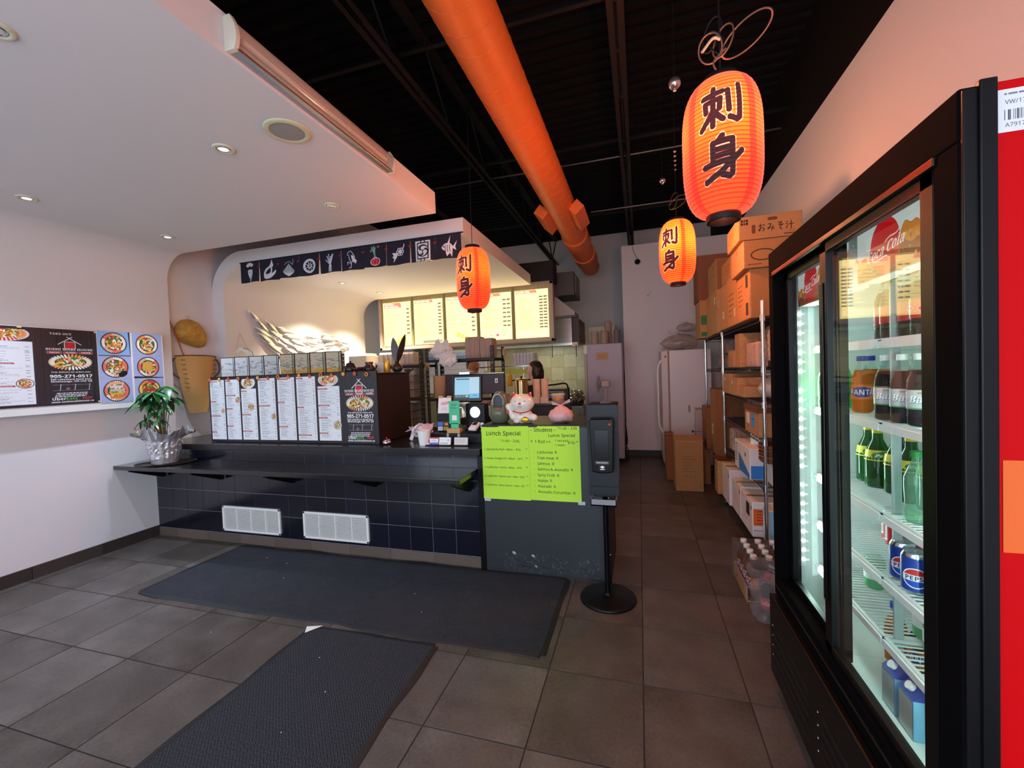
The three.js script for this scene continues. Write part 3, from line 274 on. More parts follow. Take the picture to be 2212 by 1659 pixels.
// ---------------------------------------------------------------- prints on the left wall panel
const XP = XL + 0.1;
function wallPrint(name, label, cat, z0, z1, y0, y1, tex, group) { const t = placed(name, label, cat, [XP + 0.001, y0, (z0 + z1) / 2], group); obj('sheet', bx(XP + 0.0005, XP + 0.0025, y0, y1, z1, z0), M.paper, t); obj('print', plane(Math.abs(z1 - z0), y1 - y0, XP + 0.0035, (y0 + y1) / 2, (z0 + z1) / 2, Math.PI / 2), std({ map: tex, roughness: 0.35 }), t); return t; }
{ const t = canvas(1400, 760, (g, w, h) => { darkWood(g, 0, 0, w, h); const cw = 300; for (let k = 0; k < 3; k++) menuColumn(g, 30 + k * 345, 26, cw, h - 52, 31 + k * 7, { every: 5 + k, photo: k === 2, pics: k === 2 ? [[0.83, 0.72, 0.16]] : [] }); coverColumn(g, 1062, 0, 338, h, true); });
  const mp = wallPrint('menu_poster', 'wide black take out menu poster on the white wall panel', 'poster', -1.02, -2.545, 1.365, 1.99, t);
  obj('tape_piece', [bx(XP + 0.004, XP + 0.005, 1.975, 1.985, -2.552, -2.53), bx(XP + 0.004, XP + 0.005, 1.372, 1.382, -2.552, -2.53), bx(XP + 0.004, XP + 0.005, 1.98, 1.99, -2.075, -2.05)], mat('#e8e4b0', 0.4), mp);
  const cells = [['tuna and salmon platter with a yellow lemon', 0], ['roll platter ringed with white fish', 1], ['platter with an empty black corner', 2], ['platter with a square golden centre', 3], ['platter of straight rows of pale rolls', 4], ['platter with red rolls across the middle', 5]];
  cells.forEach(([l, i]) => { const c = i % 2, r = (i / 2) | 0, z0 = -2.552 - c * 0.268, y1 = 2.0 - r * 0.216; const tx = canvas(256, 208, (g, w, h) => { g.fillStyle = i < 1 ? '#8db6e4' : '#a9b6de'; g.fillRect(0, 0, w, h); g.fillStyle = '#26262c'; if (i === 0) { g.beginPath(); g.moveTo(w - 14, 0); g.lineTo(w, 0); g.lineTo(w, h); g.lineTo(w - 4, h); g.fill(); } if (i === 2) g.fillRect(0, 0, w, 7); if (i === 3 || i === 5) { g.beginPath(); g.moveTo(0, h - 18); g.lineTo(w, h - 6); g.lineTo(w, h); g.lineTo(0, h); g.fill(); } foods(g, w * 0.49, h * 0.5, w * (0.41 - c * 0.03), h * 0.46, 100 + i * 13); if (i === 2) { g.fillStyle = '#15151a'; g.beginPath(); g.ellipse(w * 0.72, h * 0.8, 40, 24, -0.5, 0, 7); g.fill(); } if (i === 3) { g.fillStyle = '#d9a94e'; g.fillRect(w * 0.3, h * 0.28, w * 0.34, h * 0.4); } if (i === 4) for (let q = 0; q < 5; q++) { g.fillStyle = ['#e8b27a', '#e2cfc4', '#cdb9bb', '#d8b63a', '#e8814a'][q]; g.fillRect(w * 0.28, h * (0.12 + q * 0.15), w * 0.42, h * 0.11); } if (i === 5) { g.fillStyle = '#b0482a'; g.fillRect(w * 0.26, h * 0.46, w * 0.42, h * 0.13); } });
    wallPrint('platter_photo', 'pinned photo print of a sushi ' + l, 'photo', z0, z0 - (c ? 0.256 : 0.25), y1 - 0.212, y1, tx, 'platter photo prints on the wall panel'); });
}
// ---------------------------------------------------------------- tiled service counter
const ZF = -3.02;
{ const t = placed('service_counter', 'long counter front faced with dark navy square tiles', 'counter', [-2.93, 0, -3.3]); obj('carcass', bx(XL, -1.2, 0, 0.873, -3.55, ZF - 0.003), mat('#85878f', 0.9), t);
  const vm = [['#12131f', 0.14], ['#141524', 0.18], ['#10111c', 0.16]].map(([c, r]) => std({ color: c, roughness: r, clearcoat: 0.5, clearcoatRoughness: 0.1, bumpMap: tileBump, bumpScale: 0.0008 })); const sk = [mat('#5e5148', 0.55), mat('#665850', 0.55)];
  for (let i = 0; i < 18; i++) { const xb = -1.208 - i * 0.2025, xa = Math.max(XL + 0.002, xb - 0.2025 + 0.0036); if (xb - xa < 0.02) continue; for (let r = 0; r < 4; r++) obj('tile', bx(xa, xb, 0.084 + r * 0.1965, 0.084 + (r + 1) * 0.1965 - 0.0036, ZF - 0.009, ZF + (R() - 0.5) * 0.0012), vm[(R() * 3) | 0], t); }
  for (let k = 0; k < 9; k++) obj('skirting_tile', bx(Math.max(XL, -1.2 - (k + 1) * 0.4 + 0.002), -1.2 - k * 0.4, 0, 0.079, ZF - 0.009, ZF + 0.006), sk[k % 2], t);
}
{ const t = placed('countertop', 'dark stone worktop on the tiled counter', 'countertop', [-2.93, 0.873, -3.3]); obj('slab', bx(XL, -1.17, 0.874, 0.926, -3.72, -2.985, 0.006), std({ color: '#1c1a1c', roughness: 0.24, clearcoat: 0.3 }), t); }
{ const t = placed('counter_ledge', 'long black ledge shelf on triangular brackets along the counter front', 'shelf', [-2.93, 0.73, -2.85]); obj('board', bx(XL + 0.002, -1.2, 0.735, 0.772, -3.018, -2.665, 0.004), std({ color: '#121214', roughness: 0.2, clearcoat: 0.6, clearcoatRoughness: 0.12 }), t);
  obj('batten', bx(XL + 0.01, -1.3, 0.69, 0.7345, -3.018, -3.0, 0.003), M.blackSatin, t); for (const x of [-4.5, -3.75, -2.93, -2.1, -1.27]) { const g = extr([[0, 0], [0.3, 0], [0.3, -0.02], [0.03, -0.13], [0, -0.13]], 0.03, [], 0.002); g.rotateY(-Math.PI / 2); g.translate(x + 0.015, 0.7345, -3.0); obj('bracket', g, M.blackSatin, t); } }
for (const [x0, x1, l] of [[-3.788, -3.111, 'white louvred air grille in the counter tiles nearer the wall'], [-2.86, -2.193, 'white louvred air grille in the counter tiles with rust spots']]) { const t = placed('air_grille', l, 'grille', [(x0 + x1) / 2, 0.11, ZF], 'air grilles in the counter front'); const y0 = 0.112, y1 = 0.348; obj('frame', [bx(x0, x1, y0, y0 + 0.02, ZF + 0.001, ZF + 0.02, 0.003), bx(x0, x1, y1 - 0.02, y1, ZF + 0.001, ZF + 0.02, 0.003), bx(x0, x0 + 0.022, y0, y1, ZF + 0.001, ZF + 0.02, 0.003), bx(x1 - 0.022, x1, y0, y1, ZF + 0.001, ZF + 0.02, 0.003)], M.whiteGloss, t); for (let k = 1; k < 4; k++) obj('mullion', bx(x0 + (x1 - x0) * k / 4 - 0.004, x0 + (x1 - x0) * k / 4 + 0.004, y0 + 0.02, y1 - 0.02, ZF + 0.002, ZF + 0.017), M.whiteGloss, t); for (let k = 0; k < 22; k++) { const g = new THREE.BoxGeometry(x1 - x0 - 0.04, 0.007, 0.0025); g.rotateX(0.6); g.translate((x0 + x1) / 2, y0 + 0.026 + k * 0.0088, ZF + 0.01); obj('louvre', g, M.white, t); } obj('backing', bx(x0 + 0.02, x1 - 0.02, y0 + 0.02, y1 - 0.02, ZF + 0.001, ZF + 0.003), mat('#8e8e90', 0.9), t); }
// dark end post and half height cabinet
tag(obj('counter_post', bx(-1.197, -1.152, 0, 0.87, -3.1, -2.99, 0.003), M.blackSatin), 'narrow black post closing the end of the tiled counter', 'post');
{ const wear = canvas(512, 512, (g, w, h) => { g.fillStyle = '#2b2e33'; g.fillRect(0, 0, w, h); const r = rng(9); for (let i = 0; i < 260; i++) { g.fillStyle = `rgba(${150 + r() * 60},${155 + r() * 60},${160 + r() * 60},${0.05 + r() * 0.18})`; const y = h * (0.86 + r() * 0.12), x = w * (0.15 + r() * 0.8); g.beginPath(); g.ellipse(x, y, 1 + r() * 5, 0.6 + r() * 2.5, r() * 3, 0, 7); g.fill(); } for (const [x, y, s] of [[0.24, 0.86, 8], [0.4, 0.87, 7], [0.42, 0.94, 5]]) { g.fillStyle = 'rgba(205,208,205,.8)'; g.beginPath(); g.ellipse(w * x, h * y, s, s * 0.6, 0.4, 0, 7); g.fill(); } g.fillStyle = 'rgba(15,16,18,.7)'; for (let i = 0; i < 30; i++) g.fillRect(r() * w, h * (0.9 + r() * 0.1), 10 + r() * 40, 1.5); });
  const t = placed('half_cabinet', 'charcoal painted half height cabinet with scuffed foot carrying the green signs', 'cabinet', [-0.69, 0, -3.3]); obj('body', bx(-1.15, -0.225, 0.0, 1.09, -3.6, -3.004), mat('#2a201e', 0.5), t); obj('front_panel', bx(-1.15, -0.235, 0.0, 1.095, -3.003, -2.99, 0.002), std({ map: wear, roughness: 0.42 }), t); obj('top', bx(-1.152, -0.223, 1.091, 1.108, -3.61, -2.985, 0.003), M.charcoal, t); obj('corner_strip', bx(-0.234, -0.224, 0, 1.09, -3.003, -2.986, 0.002), M.blackSatin, t); for (const y of [0.2, 0.6, 0.95]) obj('screw', sphere(0.005, -0.228, y, -2.986, 1, 1, 0.5, 8), M.steel, t); }
function handText(g, s, x, y, z, r, c = '#16220f', spread) { g.save(); g.fillStyle = g.strokeStyle = c; for (const ch of s) { g.save(); g.translate(x, y + (r() - 0.5) * z * 0.1); g.rotate((r() - 0.5) * 0.12); g.font = `${z * (0.94 + r() * 0.12)}px sans-serif`; g.lineWidth = z * 0.025; g.strokeText(ch, 0, 0); g.fillText(ch, 0, 0); const w = g.measureText(ch).width; g.restore(); x += w * 1.02; } g.restore(); }
{ const left = canvas(640, 1000, (g, w, h) => { g.fillStyle = '#bcee3a'; g.fillRect(0, 0, w, h); const r = rng(4); handText(g, 'Lunch Special', 62, 125, 76, r); handText(g, "' 11:00 ~ 2:00,", 250, 215, 44, r); const L = [['1. Dynamite Roll + Miso -  $16.', '95'], ['2. Green Dragon R + Miso -  $17.', '95'], ['3. California + AvoQ + Miso -  $19.', '95'], ['4. California + Salmon avo + Miso - $20.', '95'], ['5. California + Spicy Salmon + Miso - $21.', '95']]; L.forEach(([s, c], i) => { const z = [37, 36, 34, 31, 29.5][i]; handText(g, s, 22, 330 + i * 122, z, r); handText(g, c, 594, 314 + i * 122, 22, r); }); });
  const right = canvas(640, 1000, (g, w, h) => { g.fillStyle = '#bcee3a'; g.fillRect(0, 0, w, h); const r = rng(6); handText(g, '- Student -', 26, 74, 66, r); handText(g, "'11:00 ~ 2:00", 370, 44, 42, r); handText(g, 'Lunch Special', 250, 142, 54, r); handText(g, '*  1 Roll +<', 20, 226, 52, r); handText(g, '1 can pop', 330, 204, 38, r); handText(g, '1 water', 336, 262, 38, r); handText(g, '$10.', 496, 232, 46, r, '#101a10'); handText(g, '99', 592, 212, 26, r); ['California  R', 'Crab meat  R', 'Salmon  R', 'Salmon & Avocado  R', 'Spicy Crab  R', 'Kappa  R', 'Avocado  R', 'Avocado Cucumber  R'].forEach((s, i) => { handText(g, '·', 52, 366 + i * 76, 50, r); handText(g, s, 100, 366 + i * 76, 46, r); }); });
  for (const [x0, x1, tex, l, s] of [[-1.15, -0.785, left, 'lime green handwritten lunch special sign with five numbered rolls', 0], [-0.785, -0.415, right, 'lime green handwritten student lunch special sign with roll list', 1]]) { const y0 = 0.553 + s * 0.006, y1 = 1.1, t = placed('lunch_sign', l, 'sign', [(x0 + x1) / 2, y0, -2.985], 'lime green paper signs taped to the cabinet'); const g = new THREE.PlaneGeometry(x1 - x0, y1 - y0, 8, 8), p = g.attributes.position; for (let k = 0; k < p.count; k++) p.setZ(k, 0.0012 + 0.0012 * Math.sin(p.getX(k) * 14 + s)); g.translate((x0 + x1) / 2, (y0 + y1) / 2, -2.9855); g.computeVertexNormals(); obj('paper', g, std({ map: tex, roughness: 0.65, side: THREE.DoubleSide }), t); for (const xx of s ? [x1 - 0.01] : [x0 + 0.02]) obj('tape', bx(xx - 0.015, xx + 0.035, y0 - 0.018, y0 + 0.006, -2.9845, -2.9835), M.plastic, t); }
}
// ---------------------------------------------------------------- counter display: cabinet, menu board, screens
{ const t = placed('display_cabinet', 'dark brown box cabinet on the countertop behind the menu board', 'cabinet', [-3.06, 0.926, -3.4]); obj('body', bx(-4.0, -2.16, 0.927, 1.52, -3.68, -3.15, 0.006), M.brownDark, t); obj('side_panel', bx(-2.158, -2.14, 0.927, 1.525, -3.68, -3.15, 0.008), M.brownDark, t); obj('lid', bx(-4.0, -2.13, 1.521, 1.535, -3.68, -3.13, 0.003), M.brownDark, t); obj('edge_strip', bx(-2.157, -2.143, 0.927, 1.52, -3.149, -3.135, 0.002), mat('#6b4f36', 0.5), t); }
{ const x0 = -4.005, x1 = -2.125, y0 = 0.929, y1 = 1.55, t = placed('menu_board', 'standing eight column take out menu board on the counter', 'menu board', [(x0 + x1) / 2, y0, -3.1]);
  const tex = canvas(2048, 680, (g, w, h) => { darkWood(g, 0, 0, w, h); const cols = [[0.008, 0.104], [0.113, 0.203], [0.213, 0.309], [0.323, 0.428], [0.442, 0.545], [0.556, 0.666], [0.678, 0.8]]; cols.forEach(([a, b], k) => menuColumn(g, a * w, h * 0.04, (b - a) * w, h * 0.92, 50 + k * 3, { every: [7, 6, 8, 12, 9, 12, 5][k], photo: k === 2 || k === 6, pics: [[[0.85, 0.52, 0.13]], [[0.85, 0.34, 0.18]], [[0.62, 0.46, 0.2]], [[0.85, 0.62, 0.15]], [], [], [[0.84, 0.76, 0.17]]][k] })); coverColumn(g, 0.812 * w, 0, 0.188 * w, h, false); });
  obj('board', bx(x0, x1, y0, y1, -3.128, -3.112), mat('#17151a', 0.5), t); obj('print', plane(x1 - x0, y1 - y0, (x0 + x1) / 2, (y0 + y1) / 2, -3.1105), std({ map: tex, roughness: 0.3 }), t); obj('top_edge', bx(x0, x1, y1, y1 + 0.006, -3.128, -3.108, 0.002), M.black, t);
  const r = rng(8), oc = [mat('#e2693c', 0.6), mat('#e8a94e', 0.6), mat('#d9573c', 0.6), mat('#c98a3a', 0.6)]; for (let k = 0; k < 16; k++) { const x = x0 + 0.03 + k / 15.5 * (x1 - x0 - 0.06), y = y1 - 0.012 - r() * 0.015; const g = k % 4 === 3 ? new THREE.TorusGeometry(0.013, 0.006, 8, 16) : k % 4 === 1 ? sphere(0.017, 0, 0, 0, 1, 1, 0.4, 14) : extr([[0, 0.022], [0.007, 0.006], [0.022, 0.004], [0.009, -0.006], [0.013, -0.022], [0, -0.011], [-0.013, -0.022], [-0.009, -0.006], [-0.022, 0.004], [-0.007, 0.006]], 0.004); g.translate(x, y, -3.102); obj('garland_charm', g, oc[k % 4], t); } }
{ const mk = (x0, x1, tint, label, seed) => { const t = placed('folding_screen', label, 'folding screen', [(x0 + x1) / 2, 1.536, -3.28], 'miniature folding screens on the display cabinet'); const n = 8; const r = rng(seed); const tex = canvas(512, 512, (g, w, h) => { g.fillStyle = tint ? '#b9ae93' : '#c3c4c2'; g.fillRect(0, 0, w, h); if (tint) { g.fillStyle = '#cfa24a'; g.fillRect(0, h * 0.72, w, h * 0.28); } for (let i = 0; i < 240; i++) { const x = r() * w, y = h * (0.2 + r() * 0.6) + Math.sin(x * 0.02) * 30; g.fillStyle = ['rgba(74,76,92,.5)', 'rgba(60,62,80,.4)', 'rgba(120,116,128,.5)', 'rgba(110,92,70,.4)'][(r() * 4) | 0]; g.beginPath(); g.ellipse(x, y, 4 + r() * 18, 2 + r() * 7, r() * 3, 0, 7); g.fill(); } g.strokeStyle = 'rgba(50,50,64,.7)'; g.lineWidth = 2; for (let i = 0; i < 30; i++) { g.beginPath(); const x = r() * w, y = h * (0.3 + r() * 0.5); g.moveTo(x, y); g.lineTo(x + (r() - 0.5) * 60, y - r() * 60); g.stroke(); } }); const pm = std({ map: tex, roughness: 0.6 }); let x = x0, z = -3.26; const ws = [0.6, 0.4]; const sum = (x1 - x0) / (n / 2); for (let k = 0; k < n; k++) { const w = sum * (k % 2 ? 0.33 : 0.67), nx = x + w, nz = k % 2 ? -3.26 : -3.3; const L = Math.hypot(w, nz - z), a = Math.atan2(-(nz - z), w); const g = new THREE.BoxGeometry(L - 0.003, 0.212, 0.006); const f = obj('panel', g.rotateY(a).translate((x + nx) / 2, 1.537 + 0.106, (z + nz) / 2), M.black, t); const pg = new THREE.PlaneGeometry(L - 0.012, 0.198); const uv = pg.attributes.uv; for (let q = 0; q < 4; q++) uv.setX(q, (k + uv.getX(q)) / n); pg.translate(0, 0, 0.0036).rotateY(a).translate((x + nx) / 2, 1.537 + 0.106, (z + nz) / 2); obj('painting', pg, pm, f); x = nx; z = nz; } };
  mk(-4.02, -3.29, 0, 'miniature folding screen painted with grey ink landscape', 11); mk(-3.28, -2.58, 1, 'miniature folding screen painted with gold ground and clouds', 12); }
{ // dark pottery on the cabinet
  const mkPot = (label, name, prof, x, z, extra) => { const t = thing(name, label, 'pottery', [x, 1.536, z]); obj('body', lathe(prof, 28), M.pottery, t); if (extra) extra(t); };
  mkPot('dark brown lidded clay jar on the display cabinet', 'clay_jar', [[0.001, 0], [0.04, 0], [0.055, 0.02], [0.056, 0.05], [0.045, 0.075], [0.03, 0.08]], -2.52, -3.3, (t) => obj('lid', lathe([[0.036, 0.079], [0.042, 0.083], [0.03, 0.098], [0.008, 0.102], [0.01, 0.112], [0.001, 0.116]], 24), M.pottery, t));
  mkPot('low dark brown clay bowl beside the lidded jar', 'clay_bowl', [[0.001, 0], [0.03, 0], [0.05, 0.02], [0.056, 0.045], [0.052, 0.045], [0.045, 0.02], [0.001, 0.008]], -2.42, -3.26);
  mkPot('dark brown clay teapot with flared neck', 'teapot', [[0.001, 0], [0.035, 0], [0.052, 0.025], [0.048, 0.055], [0.03, 0.075], [0.038, 0.1], [0.036, 0.1], [0.001, 0.08]], -2.35, -3.34, (t) => { obj('spout', tube([[0.045, 0.03, 0], [0.07, 0.045, 0], [0.08, 0.07, 0]], 0.008, 12, 8), M.pottery, t); obj('handle', tube([[-0.045, 0.02, 0], [-0.08, 0.04, 0], [-0.042, 0.065, 0]], 0.006, 14, 8), M.pottery, t); });
  tag(obj('paper_card', bx(-2.4, -2.28, 1.536, 1.63, -3.5, -3.495), M.paper), 'white paper card propped behind the teapot', 'card');
  { const t = thing('brass_cup', 'tall brass coloured cup on the cabinet corner', 'cup', [-2.22, 1.536, -3.42]); obj('body', lathe([[0.001, 0], [0.03, 0], [0.028, 0.08], [0.022, 0.11], [0.019, 0.11], [0.024, 0.08], [0.025, 0.006], [0.001, 0.004]], 24), M.gold, t); }
  { const t = thing('leaf_vase', 'black brown vase holding two large dark carved leaves', 'vase', [-2.13, 1.536, -3.45]); obj('body', lathe([[0.001, 0], [0.03, 0], [0.048, 0.025], [0.045, 0.055], [0.02, 0.08], [0.022, 0.1], [0.001, 0.1]], 26), M.pottery, t); for (const [tilt, len, w, tw] of [[0.12, 0.24, 0.045, 0.2], [-0.35, 0.28, 0.035, 0.9]]) { const s = new THREE.Shape(); s.moveTo(0, 0); s.bezierCurveTo(w, len * 0.25, w, len * 0.7, 0, len); s.bezierCurveTo(-w, len * 0.7, -w, len * 0.25, 0, 0); const g = new THREE.ExtrudeGeometry(s, { depth: 0.006, bevelEnabled: true, bevelSize: 0.002, bevelThickness: 0.002, bevelSegments: 1 }); g.rotateY(tw).rotateZ(tilt).translate(0, 0.08, 0); obj('leaf', g, M.pottery, t); } }
  { const t = thing('turtle_figurine', 'small dark turtle figurine beside the leaf vase', 'figurine', [-2.03 - 0.02, 1.536, -3.5], 0.5); obj('shell', sphere(0.03, 0, 0.014, 0, 1.2, 0.55, 0.9, 16), M.pottery, t); obj('head', sphere(0.01, 0.044, 0.02, 0, 1.3, 1, 1, 10), M.pottery, t); }
}
{ const t = thing('orchid', 'white artificial orchid spray rising behind the folding screens', 'flower', [-3.98, 1.5, -3.6]); obj('stem', tube([[0, 0, 0], [0.01, 0.2, 0], [0.0, 0.32, 0.01], [-0.08, 0.36, 0.02], [-0.17, 0.34, 0.03]], 0.003, 30, 6), M.green, t); const pm = std({ color: '#f2efec', roughness: 0.6, side: THREE.DoubleSide }); for (let k = 0; k < 8; k++) { const c = [-0.17 + k * 0.026, 0.335 + Math.sin(k) * 0.02 - (k > 5 ? (k - 5) * 0.03 : 0), 0.03]; const fl = obj('blossom', sphere(0.004, c[0], c[1], c[2] + 0.006, 1, 1, 1, 8), M.gold, t); for (let p = 0; p < 5; p++) { const a = p * 1.257; const s = sphere(0.0095, 0, 0, 0, 0.7, 1, 0.15, 8); s.translate(0, 0.0095, 0); s.rotateZ(a); s.translate(...c); obj('petal', s, pm, fl); } } }
{ const t = placed('picture_string', 'thin triangular hanging string on a nail above the folding screens', 'string', [-4.58, 2.02, -3.98]); obj('string', [bar([-4.58, 2.08, -3.98], [-4.56, 1.9, -3.9], 0.0015, 5), bar([-4.58, 2.08, -3.98], [-4.56, 1.9, -4.06], 0.0015, 5)], mat('#b08a68', 0.7), t); obj('nail', sphere(0.006, -4.578, 2.08, -3.98, 1, 1, 1, 8), M.steel, t); }
// ---------------------------------------------------------------- hat, basket and stick by the side wall
{ const strawT = grain(256, 256, (u, v, i, j) => { const w = (Math.sin(v * 400) * 3 + fbm(u, v, 10, 3, 3) * 60); return [cl(188 + w), cl(140 + w * 0.9), cl(58 + w * 0.6)]; }); const straw = std({ map: strawT, roughness: 0.7 });
  const t = thing('hanging_gourd', 'round golden brown gourd shaped ornament hanging on the side wall', 'ornament', [XLB + 0.002, 2.07, -3.49]); const g = solid((x, y, z) => { const a = ell(x, y, z, 0, 0, 0, 0.115, 0.14, 0.155), b = ell(x, y, z, 0.04, -0.09, -0.1, 0.05, 0.065, 0.055); return Math.max(smin(a, b, 0.1), 0.004 - x); }, [0.05, 0, 0], 0.2, 44); { const p = g.attributes.position, uv = []; for (let k = 0; k < p.count; k++) uv.push(p.getZ(k) * 2, p.getY(k) * 2); g.setAttribute('uv', new THREE.Float32BufferAttribute(uv, 2)); } obj('crown', g, straw, t); obj('hanging_loop', tube([[0.01, 0.13, -0.01], [0.01, 0.17, -0.012], [0.01, 0.17, 0.012], [0.01, 0.13, 0.01]], 0.002, 20, 5), M.woodPale, t);
  const b = thing('woven_basket', 'flat woven reed winnowing basket with laced sides leaning on the side wall', 'basket', [XLB + 0.03, 1.18, -3.52]); const weave = grain(256, 256, (u, v, i, j) => { const c = ((i >> 3) + (j >> 2)) & 1, q = fbm(u, v, 20, 2) * 30; return [cl(196 + c * 22 + q), cl(152 + c * 18 + q), cl(92 + c * 14 + q)]; }); weave.repeat.set(3, 3); const wm = std({ map: weave, roughness: 0.8, side: THREE.DoubleSide });
  const pos = [], uv = [], idx = [], NX = 12, NY = 10; for (let j = 0; j <= NY; j++) for (let i = 0; i <= NX; i++) { const v = j / NY, u = i / NX * 2 - 1, w = 0.1 + 0.13 * Math.pow(v, 0.7); pos.push(0.03 + 0.1 * (1 - u * u) * (0.5 + 0.5 * v), v * 0.62, u * w); uv.push(u * 0.5, v); } for (let j = 0; j < NY; j++) for (let i = 0; i < NX; i++) { const a = j * (NX + 1) + i; idx.push(a, a + 1, a + NX + 1, a + 1, a + NX + 2, a + NX + 1); } const bg = new THREE.BufferGeometry(); bg.setAttribute('position', new THREE.Float32BufferAttribute(pos, 3)); bg.setAttribute('uv', new THREE.Float32BufferAttribute(uv, 2)); bg.setIndex(idx); bg.computeVertexNormals(); obj('reed_sheet', bg, wm, b);
  const cord = mat('#5c4026', 0.8); for (const s of [-1, 1]) { const l = []; for (let k = 0; k < 7; k++) { const v = 0.45 + k * 0.08, w = 0.1 + 0.13 * Math.pow(v, 0.7), z = s * w * 0.8; l.push(bar([0.03 + 0.1 * 0.42 * (0.5 + 0.5 * v) + 0.012, v * 0.62, z - 0.025], [0.03 + 0.1 * 0.42 * (0.5 + 0.5 * v) + 0.012, v * 0.62, z + 0.02], 0.003, 5)); } for (const q of l) obj('lacing', q, cord, b); obj('side_handle', tube([[0.03, 0.6, s * 0.22], [0.03, 0.55, s * 0.26], [0.03, 0.45, s * 0.26], [0.03, 0.38, s * 0.19]], 0.008, 20, 6), mat('#6d4a2c', 0.8), b); } obj('rim', tube([[0.035, 0.62, -0.23], [0.1, 0.625, -0.12], [0.132, 0.625, 0], [0.1, 0.625, 0.12], [0.035, 0.62, 0.23]], 0.006, 30, 6), cord, b);
  const st = placed('bamboo_stick', 'thin reddish stick leaning in the corner behind the hanging ornament', 'stick', [XLB + 0.03, 0.93, -3.6]); obj('shaft', bar([XLB + 0.02, 2.22, -3.28], [XLB + 0.05, 1.5, -3.5], 0.006, 8), mat('#b0583a', 0.5), st); obj('grip', bar([XLB + 0.05, 1.5, -3.5], [XLB + 0.055, 1.3, -3.56], 0.009, 8), mat('#8a3f2c', 0.5), st);
}
